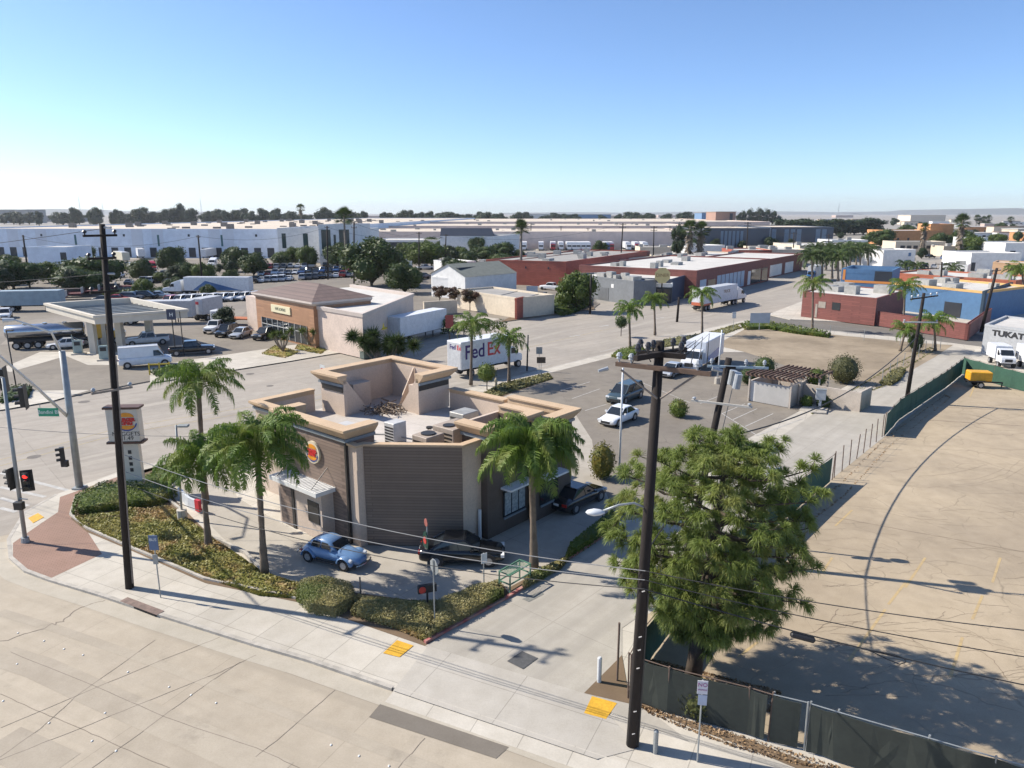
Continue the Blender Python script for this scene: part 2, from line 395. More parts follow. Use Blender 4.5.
# white crosswalk bars at left, arrows on the cross road
for a, b in [((0, 487), (45, 497)), ((0, 498), (28, 506)), ((0, 508), (16, 512)), ((0, 473), (70, 491))]:
    seg(wl, W([a, b]), .3, .013)
for (x, y) in [(575, 336), (604, 326), (795, 290), (630, 309), (660, 318)]:
    p = G(x, y)
    F = frame(p, B_ANG)
    wl.flat([F(-1.2, -.12)[:2], F(.4, -.12)[:2], F(.4, -.4)[:2], F(1.4, 0)[:2], F(.4, .4)[:2], F(.4, .12)[:2], F(-1.2, .12)[:2]], .013)
for a, b in [((520, 372), (600, 352)), ((600, 352), (700, 327)), ((140, 400), (250, 383)), ((480, 352), (560, 333))]:
    pa, pb = G(*a), G(*b); L = (pb - pa).length; n = int(L / 12)
    for i in range(n):
        seg(wl, [pa.lerp(pb, i / n), pa.lerp(pb, (i + .35) / n)], .12, .0128)
# lane dots (raised markers) drawn as small domes on the foreground road
struct("road_marking", wl, whiteline)
# parking stall lines
pl = MB()
for (a, b) in [((722, 415), (745, 405)), ((733, 421), (757, 410)), ((745, 428), (773, 415)), ((757, 437), (803, 420)), ((560, 392), (590, 383)), ((572, 400), (600, 390)), ((640, 383), (690, 404)), ((722, 415), (757, 437)), ((585, 412), (612, 404)), ((700, 405), (722, 396))]:
    seg(pl, W([a, b]), .1, Z1 + .009)
struct("road_marking", pl, whiteline)
# orange yellow lines in the sandy lot
ol = MB()
for (a, b) in [((885, 612), (848, 664)), ((905, 585), (888, 607)), ((982, 598), (972, 622)), ((962, 640), (950, 680)), ((852, 512), (835, 528)), ((832, 560), (822, 575)), ((738, 660), (757, 645)), ((925, 560), (905, 590)), ((975, 385), (970, 398)), ((1000, 560), (992, 585))]:
    seg(ol, W([a, b]), .12, Z1 + .006)
struct("lot_marking", ol, M("faded orange paint", (.52, .38, .18), .8, .4, 1.2, fine=6, col2=(.42, .31, .17)))
# cracks
def crack(mb, px, wd, z, seed=0, n=6, amp=.12):
    rn = random.Random(seed); P = W(px, z); out = []
    for a, b in zip(P[:-1], P[1:]):
        for i in range(n):
            q = a.lerp(b, i / n); out.append(q + Vector((rn.uniform(-amp, amp), rn.uniform(-amp, amp), 0)))
    out.append(P[-1]); seg(mb, out, wd, z)
crack(ck, [(0, 642), (45, 627), (65, 620), (80, 607), (105, 600)], .045, .012, 1)
crack(ck, [(0, 728), (97, 687), (162, 660), (220, 637)], .026, .012, 2, amp=.02)
crack(ck, [(0, 760), (83, 727), (142, 703), (220, 672), (256, 655)], .026, .012, 3, amp=.02)
crack(ck, [(92, 768), (162, 717), (205, 685), (240, 662)], .026, .012, 4, amp=.02)
crack(ck, [(0, 694), (36, 710), (78, 727), (120, 747), (170, 768)], .026, .012, 5, amp=.02)
crack(ck, [(10, 652), (97, 687), (165, 717), (256, 748), (300, 768)], .026, .012, 6, amp=.02)
crack(ck, [(0, 757), (40, 729), (75, 697), (155, 640)], .026, .012, 7, amp=.02)
crack(ck, [(256, 757), (296, 724), (335, 690)], .026, .012, 8, amp=.02)
crack(ck, [(398, 768), (425, 738)], .026, .012, 9, amp=.02)
struct("road_crack", ck, crackm)
ck2 = MB()
rn = random.Random(5)
for i in range(120):
    x, y = rn.uniform(790, 1024), rn.uniform(400, 700)
    a = rn.uniform(-.3, .4); L = rn.uniform(8, 40)
    pts = [(x, y)]
    for j in range(3):
        a += rn.uniform(-.5, .5); pts.append((pts[-1][0] + L * math.cos(a), pts[-1][1] + L * .45 * math.sin(a)))
    if min(p[0] - (960 - (p[1] - 380) * 1.15) for p in pts) > 30 or y > 520:
        crack(ck2, pts, rn.uniform(.012, .03), Z1 + .007, i, 4, .06)
crack(ck2, [(815, 513), (860, 522), (910, 531), (1024, 552)], .06, Z1 + .007, 77, 6, .05)
crack(ck2, [(945, 407), (1024, 411)], .08, Z1 + .007, 78, 6, .05)
crack(ck2, [(930, 420), (1024, 426)], .15, Z1 + .007, 79, 6, .05)
struct("lot_crack", ck2, M("lot crack", (.26, .20, .14), .95, .3, 2))
pt = MB()
def pflat(mb, px, z): mb.flat([tuple(p[:2]) for p in W(px, z)], z)
pflat(pt, [(369, 717), (380, 704), (509, 747), (496, 758.5)], .016)
struct("road_patch", pt, slab("grey asphalt patch", (.21, .185, .155), (.18, .16, .135), 0, 0, 0, stain=.2))
pt = MB(); pflat(pt, [(507, 661), (522, 651), (538, 658), (523, 669)], .162)
tag(pt.build("utility_cover", M("dark steel cover", (.10, .10, .10), .6, .3, 6)), kind='structure')
pt = MB(); pflat(pt, [(522, 599), (541, 591), (544, 594), (529, 602)], .15)
struct("utility_cover", pt, M("grey vault lid", (.22, .22, .2), .7, .3, 6))
pt = MB()
for (x, y) in [(58, 405), (84, 403), (40, 372), (63, 379), (82, 378), (33, 457), (14, 664)]: pass
for (x, y, r) in [(84, 402, .55), (250, 374, .5), (270, 386, .4), (58, 363, .4), (34, 457, .5), (250, 338, .5), (245, 346, .6)]:
    p = G(x, y); pt.flat([(p[0] + r * math.cos(k * .6283), p[1] + r * math.sin(k * .6283)) for k in range(10)], .015)
struct("manhole_cover", pt, darkpatch)
# storm drain slot in the kerb
a, b = G(124, 603), G(158, 616)
ang = math.atan2(b[1] - a[1], b[0] - a[0]); F = frame(a, ang)
m = MB(); m.box(0, (b - a).length, -.02, .125, .03, .125, F=F)
m.box(-.1, (b - a).length + .1, -.28, .13, .14, .152, 1, F=F)
struct("storm_drain", m, [M("drain dark", (.01, .01, .01), .9), M("drain steel lid", (.22, .15, .12), .7, .4, 4)])
tb = [("tyre_band", [(0, 612), (60, 630), (170, 668), (300, 718), (440, 772)], .5), ("tyre_band", [(0, 655), (40, 668), (110, 700), (200, 738), (280, 775)], 1.3), ("tyre_band", [(0, 740), (60, 768)], 1.5)]
tb += [('b', [(60, 470), (230, 432), (330, 411), (480, 378)], .9), ('b', [(20, 440), (200, 408), (330, 382), (520, 342), (640, 312)], 1.0), ('b', [(0, 478), (120, 450), (300, 411), (470, 373)], .6), ('b', [(60, 420), (240, 390), (420, 352), (600, 311), (700, 293)], 1.0), ('b', [(560, 345), (650, 322), (740, 300), (800, 283)], 1.2), ('b', [(600, 343), (680, 322), (760, 303)], .8)]
for nm, px, wd in tb:
    m = MB(); seg(m, W(px), wd, .0095 if nm == 'tyre_band' else .0115); struct("tyre_track", m, tyrem if nm == 'tyre_band' else tyrem2)
# raised lane dots
dp = MB().loft([[(.045 * math.cos(k * math.pi / 4) * q, .06 * math.sin(k * math.pi / 4) * q, h) for k in range(8)] for q, h in ((1, .0), (.8, .018), (.3, .026))])
dot = dp.build("lane_marker", M("white ceramic", (.75, .74, .7), .4, .2, 4), smooth=True)
first = True
for (x, y) in [(18, 633), (44, 641), (64, 649), (83, 655), (128, 672), (169, 687), (191, 695), (216, 703), (105, 713), (3, 701), (49, 723), (92, 741), (116, 751), (331, 745), (359, 756), (389, 766), (17, 664)]:
    place(dot, G(x, y, .010), 0, 'small round white raised marker dot on the foreground concrete road', 'lane marker', 'raised lane markers on the foreground road', first=first); first = False
# ================================================================ VEHICLES
GL = glass(); TYRE = M("tyre rubber", (.02, .02, .02), .85, .2, 5); RIM = M("wheel rim", (.45, .46, .48), .35, .3, 8, metal=.6)
BLK = M("black plastic", (.025, .025, .027), .6, .2, 5); LAMP = M("headlamp glass", (.75, .77, .78), .15, .1, 5); TAIL = M("tail lamp", (.45, .02, .015), .25, .2, 5)
CHROME = M("chrome", (.6, .6, .62), .2, .1, 5, metal=1)
WHT = paint("white vehicle paint", (.74, .75, .76)); SILV = paint("silver paint", (.46, .48, .50), .3, .3)
BLKP = paint("black vehicle paint", (.012, .013, .015), .2); REDP = paint("red vehicle paint", (.42, .02, .025))
GRN = paint("dark green grey paint", (.045, .07, .08)); GREYP = paint("grey vehicle paint", (.14, .15, .16)); BLUEP = paint("dark blue vehicle paint", (.03, .08, .22))
SPEC = {
 'sedan': dict(L=4.6, W=1.8, H=1.45, zb=.2, hood=.78, belt=.92, deck=.98, xw0=.95, xw1=.2, xr1=-.95, xr0=-1.65),
 'suv': dict(L=4.7, W=1.9, H=1.75, zb=.25, hood=.98, belt=1.08, deck=1.08, xw0=1.05, xw1=.45, xr1=-1.95, xr0=-2.2),
 'minivan': dict(L=5.0, W=1.95, H=1.75, zb=.22, hood=.95, belt=1.02, deck=1.02, xw0=1.5, xw1=.55, xr1=-2.1, xr0=-2.38),
 'pickup': dict(L=5.7, W=1.98, H=1.85, zb=.35, hood=1.1, belt=1.18, deck=1.18, xw0=1.15, xw1=.6, xr1=-.85, xr0=-1.05),
 'van': dict(L=5.9, W=2.05, H=2.55, zb=.3, hood=1.15, belt=1.3, deck=1.3, xw0=2.15, xw1=1.5, xr1=-2.85, xr0=-2.9),
}
def body_mb(s, kind):
    L, W_, zb = s['L'], s['W'] / 2, s['zb']; mb = MB()
    st = [(L / 2, .80, zb + .12, s['hood'] - .22), (L / 2 - .08, .9, zb + .03, s['hood'] - .1), (L / 2 - .5, .98, zb, s['hood'] - .02), (s['xw0'] + .05, 1, zb, s['hood'] + .05), (s['xw0'] - .3, 1, zb, s['belt']),
          (0, 1, zb, s['belt'] + .01), (s['xr0'] + .3, 1, zb, s['deck']), (-L / 2 + .35, .98, zb + .02, s['deck']), (-L / 2 + .06, .92, zb + .08, s['deck'] - .06), (-L / 2, .84, zb + .16, s['deck'] - .2)]
    rings = []
    for x, k, z0, z1 in st:
        w_ = W_ * k; zm = z0 + (z1 - z0) * .55
        h = [(0, z0), (w_ * .85, z0), (w_ * .98, z0 + .1), (w_, zm), (w_ * .97, z1 - .1), (w_ * .86, z1), (0, z1 + .03)]
        r = [(x, y, z) for y, z in h] + [(x, -y, z) for y, z in h[-2:0:-1]]
        rings.append(r[::-1])
    return mb.loft(rings)
def cabin(mb, s, mi, out=0.0, z0o=0):
    W_ = s['W'] / 2; zt = s['H'] - .05
    b = [(s['xw0'] + out, W_ * .9 + out), (s['xr0'] - out, W_ * .88 + out)]
    t = [(s['xw1'], W_ * .72 + out), (s['xr1'], W_ * .72 + out)]
    vs = [(b[0][0], -b[0][1] * .93, s['belt'] - .02), (b[0][0], b[0][1] * .93, s['belt'] - .02), (b[1][0], b[1][1], s['belt'] - .02), (b[1][0], -b[1][1], s['belt'] - .02),
          (t[0][0], -t[0][1], zt), (t[0][0], t[0][1], zt), (t[1][0], t[1][1], zt), (t[1][0], -t[1][1], zt)]
    mb.add(vs, [(0, 1, 5, 4), (1, 2, 6, 5), (2, 3, 7, 6), (3, 0, 4, 7), (4, 5, 6, 7)], mi)
    return vs
def pillars(mb, vs, mi, B=True):
    V = [Vector(v) for v in vs]
    for a, b in ((0, 4), (1, 5), (2, 6), (3, 7)): mb.tube([V[a], V[b]], .045, 5, mi)
    for a, b in ((4, 5), (5, 6), (6, 7), (7, 4)): mb.tube([V[a], V[b]], .04, 5, mi)
    if B:
        for f in (.42,):
            for lo0, lo1, t0, t1 in ((1, 2, 5, 6), (0, 3, 4, 7)): mb.tube([V[lo0].lerp(V[lo1], f), V[t0].lerp(V[t1], f)], .035, 5, mi)
    c = [V[4], V[5], V[6], V[7]]; up = Vector((0, 0, .045)); cen = sum(c, Vector()) / 4
    inner = [cen + (p - cen) * .9 + up for p in c]
    mb.add([p + Vector((0, 0, .01)) for p in c] + inner, [(0, 1, 5, 4), (1, 2, 6, 5), (2, 3, 7, 6), (3, 0, 4, 7), (4, 5, 6, 7)], mi)
def wheel_part(par, x, y, r=.33, w_=.22):
    mb = MB().tube([(x, y - w_ / 2, r), (x, y + w_ / 2, r)], r, 18)
    t = mb.build('wheel', TYRE, par); s = 1 if y > 0 else -1
    MB().tube([(x, y + s * (w_ / 2 - .02), r), (x, y + s * (w_ / 2 + .012), r)], r * .62, 12).build('rim', RIM, t)
    return t
def car(kind, mat, label=None, cat=None, group=None, simple=False):
    s = SPEC[kind]; L = s['L']; W_ = s['W'] / 2; r = .33 if kind == 'sedan' else .38
    xf, xb = L / 2 - .85, -L / 2 + .95
    nm = {'sedan': 'parked_car', 'suv': 'parked_suv', 'minivan': 'minivan', 'pickup': 'pickup_truck', 'van': 'cargo_van'}[kind]
    wells = MB()
    for x in (xf, xb):
        for y in (W_ - .01, -W_ + .01): wells.tube([(x, y - .03 * (1 if y < 0 else -1) * 0 - .02, r), (x, y + .02, r)], r + .07, 14)
    if simple:
        mb = body_mb(s, kind); n0 = len(mb.f)
        if kind == 'pickup': mb.box(-L / 2 + .12, s['xr0'] - .1, -W_ + .12, W_ - .12, s['belt'] + .035, s['belt'] + .04, 2)
        if kind == 'van':
            vs = cabin(mb, s, 0); mb.box(s['xw1'] - .2, s['xw0'] + .01 - .3, -W_ * .93, W_ * .93, s['belt'] + .1, s['belt'] + .7, 1)
        else:
            vs = cabin(mb, s, 1); pillars(mb, vs, 0, False)
        for x in (xf, xb):
            for y in (W_ - .1, -W_ + .1): mb.tube([(x, y - .13, r), (x, y + .13, r)], r, 10, 2)
        mb.box(L / 2 - .05, L / 2 + .01, -W_ * .6, W_ * .6, s['zb'] + .1, s['zb'] + .3, 2)
        o = mb.build(nm, [mat, GL, TYRE], None)
        return tag(o, label, cat, group)
    o = thing(nm, label, cat, group=group)
    ss(body_mb(s, kind).build('body', mat, o, smooth=True), 1)
    for x in (xf, xb):
        for y in (W_ - .01, -W_ + .01): MB().tube([(x, y - .02, r), (x, y + .02, r)], r + .07, 14).build('wheel_arch', BLK, o)
    mb = MB(); 
    if kind == 'van':
        m2 = MB(); vs = cabin(m2, s, 0); m2.tube([vs[5], vs[6]], .07, 6); m2.tube([vs[4], vs[7]], .07, 6); m2.build('cargo_shell', mat, o)
        V = [Vector(v) for v in vs]
        mb.add([V[0].lerp(V[1], .06) + Vector((.012, 0, .08)), V[0].lerp(V[1], .94) + Vector((.012, 0, .08)), V[5].lerp(V[1], .15) + Vector((.015, -.05, 0)), V[4].lerp(V[0], .15) + Vector((.015, .05, 0))], [(0, 1, 2, 3)])
        for sy in (1, -1):
            yb, yt = sy * (W_ * .9 + .012), sy * (W_ * .78 + .02)
            mb.add([(s['xw0'] - .12, yb * .95, s['belt'] + .05), (.95, yb, s['belt'] + .05), (.95, yt, 2.0), (1.55, yt * .98, 2.0)], [(0, 1, 2, 3)])
    else:
        vs = cabin(mb, s, 0); m2 = MB(); pillars(m2, vs, 0); m2.build('roof', mat, o)
    mb.build('window', GL, o)
    if kind == 'pickup': MB().box(-L / 2 + .12, s['xr0'] - .1, -W_ + .14, W_ - .14, s['belt'] + .03, s['belt'] + .05).build('truck_bed', BLK, o)
    for x in (xf, xb):
        for y in (W_ - .11, -W_ + .11): wheel_part(o, x, y, r)
    for y in (W_ * .68, -W_ * .68):
        ss(MB().box(L / 2 - .2, L / 2 - .015, y - .2, y + .2, s['hood'] - .27, s['hood'] - .12).build('headlight', LAMP, o), 0)
        MB().box(-L / 2 + .0, -L / 2 + .15, y - .17, y + .17, s['deck'] - .32, s['deck'] - .15).build('tail_light', TAIL, o)
    MB().box(L / 2 - .1, L / 2 + .012, -W_ * .5, W_ * .5, s['zb'] + .16, s['zb'] + .36).build('grille', BLK, o)
    for sy in (1, -1): MB().box(s['xw0'] - .45, s['xw0'] - .28, sy * (W_ + .02), sy * (W_ + .18), s['belt'], s['belt'] + .13).build('side_mirror', mat, o)
    MB().box(-L / 2 - .005, -L / 2 + .03, -.2, .2, s['deck'] - .36, s['deck'] - .22).build('number_plate', WHT, o)
    return o
def setpos(o, p, rz, z=.145): o.location = (p[0], p[1], z); o.rotation_euler = (0, 0, rz); return o
def heading(a, b):
    p, q = G(*a), G(*b); return math.atan2(q[1] - p[1], q[0] - p[0])
# --- blue beetle
def beetle():
    mat = paint("light blue beetle paint", (.13, .24, .42), .35)
    o = thing('beetle_car', 'small light blue rounded vintage car in the drive-through lane', 'car')
    # central hull
    st = [(2.0, .30, .38, .52), (1.9, .42, .30, .66), (1.6, .52, .28, .82), (1.1, .60, .28, .93), (.72, .66, .28, .98), (.45, .70, .26, 1.0), (-.3, .72, .26, 1.0), (-1.0, .70, .28, 1.0), (-1.45, .60, .32, .90), (-1.8, .46, .36, .70), (-1.98, .34, .40, .52)]
    rings = []
    for x, w_, z0, z1 in st:
        h = [(0, z0), (w_ * .8, z0), (w_, z0 + (z1 - z0) * .35), (w_ * .97, z0 + (z1 - z0) * .65), (w_ * .72, z1 - .03), (0, z1 + .03)]
        rings.append(([(x, y, z) for y, z in h] + [(x, -y, z) for y, z in h[-2:0:-1]])[::-1])
    ss(MB().loft(rings).build('body', mat, o, smooth=True), 2)
    # domed roof + glasshouse: stations along x
    def dome(sc_, z0, off=0):
        rr = []
        for x, w_, z in [(.66, .56, .98), (.5, .60, 1.12), (.28, .61, 1.32), (.05, .60, 1.44), (-.3, .60, 1.49), (-.7, .58, 1.43), (-1.1, .53, 1.26), (-1.45, .46, 1.0), (-1.6, .4, .86)]:
            h = [(w_ * 1.08 * sc_, min(.95, z - .05)), (w_ * 1.02 * sc_, .95 + (z - .95) * .5 if z > 1 else z - .03), (w_ * .86 * sc_, z - .07 + off), (w_ * .5 * sc_, z + off), (0, z + .015 + off)]
            rr.append(([(x, y, zz) for y, zz in h] + [(x, -y, zz) for y, zz in h[-2::-1]])[::-1])
        return rr
    ss(MB().loft(dome(1, 0)).build('roof', mat, o, smooth=True), 2)
    g = MB()
    for sy in (1, -1):
        for x0, x1, t0, t1 in ((.38, -.27, .17, -.25), (-.37, -.98, -.35, -.82)):
            yb, yt = sy * .662, sy * .60
            g.add([(x0, yb, .99), (x1, yb, .99), (t1, yt, 1.33), (t0, yt, 1.31)], [(0, 1, 2, 3)])
    g.build('side_window', GL, o)
    MB().add([(.70, -.50, 1.0), (.70, .50, 1.0), (.55, .56, 1.17), (.34, .47, 1.335), (.34, -.47, 1.335), (.55, -.56, 1.17)], [(0, 1, 2, 5), (5, 2, 3, 4)]).build('windscreen', GL, o)
    MB().add([(-1.08, -.33, 1.33), (-1.08, .33, 1.33), (-1.43, .33, 1.09), (-1.43, -.33, 1.09)], [(0, 1, 2, 3)]).build('rear_window', GL, o)
    for x, R0, name in ((1.2, .47, 'front_fender'), (-1.2, .47, 'rear_fender')):
        for sy in (1, -1):
            rings = []
            n = 9
            for i in range(n):
                a = math.pi * (i / (n - 1)) * 1.02 - .02
                rr = R0 + .04 * math.sin(a)
                cx, cz = x + rr * 1.12 * math.cos(a) * (1 if x > 0 else 1), .30 + rr * .98 * math.sin(a)
                k = 1
                ix, iz = x + rr * .8 * math.cos(a), .30 + rr * .76 * math.sin(a)
                rings.append([(cx, sy * .45, cz), (cx, sy * .68, cz - .01 * math.sin(a)), ((cx + ix) / 2, sy * .80, (cz + iz) / 2), (ix, sy * .80, iz), (ix, sy * .45, iz)])
            ss(MB().loft(rings).build(name, mat, o, smooth=True), 2)
    for x in (1.2, -1.2):
        for y in (.66, -.66): wheel_part(o, x, y, .315, .17)
    MB().tube([(1.98, -.62, .38), (2.1, -.4, .38), (2.14, 0, .38), (2.1, .4, .38), (1.98, .62, .38)], .045, 8).build('front_bumper', CHROME, o)
    MB().tube([(-1.98, -.62, .4), (-2.08, -.4, .4), (-2.1, 0, .4), (-2.08, .4, .4), (-1.98, .62, .4)], .045, 8).build('rear_bumper', CHROME, o)
    for sy in (1, -1):
        MB().tube([(1.55, sy * .62, .62), (1.68, sy * .62, .60)], [.12, .1], 12).build('headlight', LAMP, o)
        MB().tube([(-1.62, sy * .64, .6), (-1.72, sy * .64, .58)], [.07, .06], 10).build('tail_light', TAIL, o)
        MB().box(-.78, .78, sy * .66, sy * .80, .27, .32).build('running_board', BLK, o)
        MB().box(.42, .5, sy * .66, sy * .82, 1.0, 1.08).build('side_mirror', CHROME, o)
    return o
b = beetle()
setpos(b, (G(308.5, 564) + G(346, 574)) / 2 + Vector((.25, .62, 0)), heading((308.5, 564), (346, 574)))
# --- detailed cars near
def put(kind, mat, rear, front, label, cat, shift=0, z=.145, group=None, simple=False):
    o = car(kind, mat, label, cat, group, simple)
    a, c = G(*rear), G(*front)
    return setpos(o, (a + c) / 2, math.atan2(c[1] - a[1], c[0] - a[0]), z)
put('sedan', BLKP, (425, 562), (500, 562), 'black car in the shade under the dark striped restaurant wall', 'car')
put('sedan', BLKP, (552, 519), (600, 494), 'black car in deep shade in the side lane past the trimmed palm', 'car')
put('sedan', WHT, (636, 416), (600, 431), 'white sedan with a dark sunroof, driving through the restaurant car park', 'car')
put('minivan', GRN, (640, 395), (609, 408), 'dark green minivan behind the white sunroof sedan', 'minivan')
put('sedan', SILV, (690, 369), (652, 384), 'pale silver car in the shade of the parked box truck', 'car')
# white van etc at the fuel station
put('van', WHT, (122, 369), (170, 365), 'white cargo van parked beside the fuel station canopy', 'van')
put('pickup', BLKP, (178, 356), (207, 354), 'black pickup truck behind the white cargo van', 'pickup')
put('pickup', WHT, (168, 344), (128, 347), 'white service pickup with a raised cab box under the canopy', 'pickup')
put('sedan', WHT, (80, 348), (52, 350), 'white sedan at the fuel pump under the canopy', 'car')
put('suv', WHT, (8, 316), (4, 322), 'white suv standing alone at the left edge near the covered trailer', 'suv')
put('pickup', WHT, (225, 329), (207, 336), 'white pickup parked under the small dark tree by the shop', 'pickup')
put('suv', BLKP, (238, 333), (216, 340), 'black suv beside the white pickup under the small dark tree', 'suv')
put('sedan', SILV, (250, 335), (232, 341), 'silver sedan between two black suvs in front of the shop', 'car')
put('suv', BLKP, (280, 336), (252, 343), 'black suv nearest the shop entrance', 'suv')
put('sedan', BLKP, (893, 325), (869, 322.5), 'black sedan at the kerb below the low red building', 'car')
put('pickup', WHT, (560, 291), (542, 290), 'white pickup beside the dark trailer and red wall', 'pickup', simple=True)
put('sedan', WHT, (655, 293), (635, 294), 'white car parked in front of the diner', 'car', simple=True)
# --- trucks
def boxpart(name, par, x0, x1, y0, y1, z0, z1, mat, bev=.03):
    o = MB().box(x0, x1, y0, y1, z0, z1).build(name, mat, par)
    if bev:
        m = o.modifiers.new('b', 'BEVEL'); m.width = bev; m.segments = 1
    return o
TRW = M("white trailer skin", (.72, .73, .74), .45, .08, 1.5, fine=3); TRG = M("grey trailer skin", (.50, .51, .52), .5, .1, 1.5, fine=3)
def trailer(name, label, cat, p, rz, L=14.0, H=4.05, skin=None, rearm=None, wheels=True, roofm=None, zf=1.15, doors=True):
    o = thing(name, label, cat, (p[0], p[1], .14), rz); skin = skin or TRW
    boxpart('cargo_box', o, 0, L, -1.27, 1.27, zf, H, skin)
    if doors:
        boxpart('rear_door', o, -.03, -.002, -1.2, -.01, zf + .08, H - .1, rearm or skin, 0)
        boxpart('rear_door', o, -.03, -.002, .01, 1.2, zf + .08, H - .1, rearm or skin, 0)
    boxpart('roof', o, .05, L - .05, -1.22, 1.22, H + .002, H + .03, roofm or TRG, 0)
    boxpart('chassis', o, .2, L - .3, -.5, .5, zf - .25, zf - .003, BLK, 0)
    boxpart('bumper', o, -.05, .1, -1.15, 1.15, .5, .65, BLK, 0)
    if wheels:
        for x in (1.2, 2.5):
            for y in (-1.0, 1.0): wheel_part(o, x, y, .5, .5)
        for y in (-.7, .7): boxpart('landing_leg', o, L - 3, L - 2.85, y - .06, y + .06, .05, zf - .2, BLK, 0)
    return o
def tractor(name, label, p, rz, mat, sleeper=True, z=.14):
    """cab-over-bonnet tractor, x forward, origin under the rear axle"""
    o = thing(name, label, 'truck', (p[0], p[1], z), rz)
    boxpart('chassis', o, -.9, 4.9, -.45, .45, .65, .9, BLK, 0)
    x0 = 1.3 if sleeper else 2.1
    prof = [(x0, .95), (5.6, .95), (5.7, 1.2), (5.5, 1.75), (4.1, 2.0), (3.55, 2.85), (3.0, 3.1), (x0 + .1, 3.6 if sleeper else 3.0), (x0, 3.4 if sleeper else 2.9)]
    rings = [[(x, y, z_) for x, z_ in prof] for y in (-1.1, 1.1)]
    c = MB().loft(rings).build('cab', mat, o); m = c.modifiers.new('b', 'BEVEL'); m.width = .1; m.segments = 2
    MB().add([(4.14, -.95, 2.06), (4.14, .95, 2.06), (3.62, .9, 2.82), (3.62, -.9, 2.82)], [(0, 1, 2, 3)]).build('windscreen', GL, o)
    for sy in (1, -1):
        MB().add([(3.95, sy * 1.108, 2.02), (2.9, sy * 1.108, 2.02), (2.9, sy * 1.108, 2.7), (3.55, sy * 1.108, 2.7)], [(0, 1, 2, 3)]).build('side_window', GL, o)
        boxpart('mirror', o, 3.7, 3.8, sy * 1.2, sy * 1.35, 1.9, 2.6, BLK, 0)
        boxpart('headlight', o, 5.45, 5.69, sy * .95 - .15, sy * .95 + .15, 1.15, 1.4, LAMP, 0)
    boxpart('grille', o, 5.62, 5.72, -.5, .5, 1.0, 1.65, CHROME, 0)
    for x in (-.65, .65, 4.6):
        for y in (-.95, .95): wheel_part(o, x, y, .5, .35 if x > 2 else .5)
    return o
def boxtruck(name, label, p, rz, cabm, boxm, L=7.3, H=3.9, wide=1.25, roofm=None):
    """origin under the tail, x forward"""
    o = thing(name, label, 'truck', (p[0], p[1], .14), rz)
    boxpart('cargo_box', o, 0, L, -wide, wide, 1.0, H, boxm)
    boxpart('roof', o, .05, L - .05, -wide + .05, wide - .05, H + .002, H + .03, roofm or TRW, 0)
    boxpart('rear_door', o, -.03, -.003, -wide + .1, wide - .1, 1.05, H - .15, TRG, 0)
    boxpart('chassis', o, .1, L + 2.2, -.5, .5, .6, .997, BLK, 0)
    prof = [(L + .1, .75), (L + 2.35, .75), (L + 2.4, 1.3), (L + 2.25, 1.65), (L + 1.6, 1.8), (L + 1.0, 2.65), (L + .2, 2.75), (L + .1, 2.7)]
    c = MB().loft([[(x, y, z_) for x, z_ in prof] for y in (-1.0, 1.0)]).build('cab', cabm, o); m = c.modifiers.new('b', 'BEVEL'); m.width = .08; m.segments = 2
    MB().add([(L + 1.63, -.88, 1.86), (L + 1.63, .88, 1.86), (L + 1.07, .82, 2.6), (L + 1.07, -.82, 2.6)], [(0, 1, 2, 3)]).build('windscreen', GL, o)
    for sy in (1, -1):
        MB().add([(L + 1.5, sy * 1.006, 1.82), (L + .5, sy * 1.006, 1.82), (L + .5, sy * 1.006, 2.5), (L + 1.0, sy * 1.006, 2.5)], [(0, 1, 2, 3)]).build('side_window', GL, o)
        boxpart('headlight', o, L + 2.3, L + 2.41, sy * .75 - .17, sy * .75 + .17, 1.0, 1.25, LAMP, 0)
        boxpart('mirror', o, L + 1.35, L + 1.45, sy * 1.1, sy * 1.25, 1.8, 2.3, BLK, 0)
    None if False else boxpart('grille', o, L + 2.33, L + 2.42, -.5, .5, .95, 1.4, BLK, 0)
    for x in (1.6, L + 1.6):
        for y in (-.98, .98): wheel_part(o, x, y, .45, .4)
    return o
# parcel trailer with logo
pr = G(460, 369, 1.2)
hd = math.atan2(85.8 - 79.0, 2.8 + 4.2)
fx = boxtruck('parcel_truck', 'white parcel truck lettered in purple and red at the near kerb of the cross road', (-6.6, 81.0), hd, WHT, TRW, 7.6, 4.15)
PUR = M("purple lettering", (.045, .02, .14), .5, .1, 3); ORG = M("red lettering", (.60, .05, .05), .5, .1, 3)
for (sy, rot) in ((-1, 0),):
    text('lettering', 'Fed', 2.25, PUR, fx, (.5, -1.262, 2.85), (R(90), 0, 0), .012, 'LEFT', .95, .03)
    text('lettering', 'Ex', 2.25, ORG, fx, (3.92, -1.262, 2.85), (R(90), 0, 0), .012, 'LEFT', .95, .03)
text('lettering', 'Fed', .75, PUR, fx, (-.045, .75, 3.5), (R(90), 0, R(-90)), .008, 'LEFT', 1, .01)
text('lettering', 'Ex', .75, ORG, fx, (-.045, -.53, 3.5), (R(90), 0, R(-90)), .008, 'LEFT', 1, .01)
# big rental style box truck in the car park
h2 = heading((706, 362), (672, 382))
bt = boxtruck('box_truck', 'white rental box truck parked with its cab towards the street, blue stripe along its side', G(713, 361), h2, WHT, paint("truck box white", (.62, .66, .72)), 7.9, 3.55)
mb = MB()
mb.add([(1.5, 1.262, 1.15), (6.5, 1.262, 1.15), (7.2, 1.262, 1.7), (2.2, 1.262, 2.2)], [(0, 1, 2, 3)]); mb.build('side_stripe', paint("truck stripe blue", (.06, .2, .5)), bt)
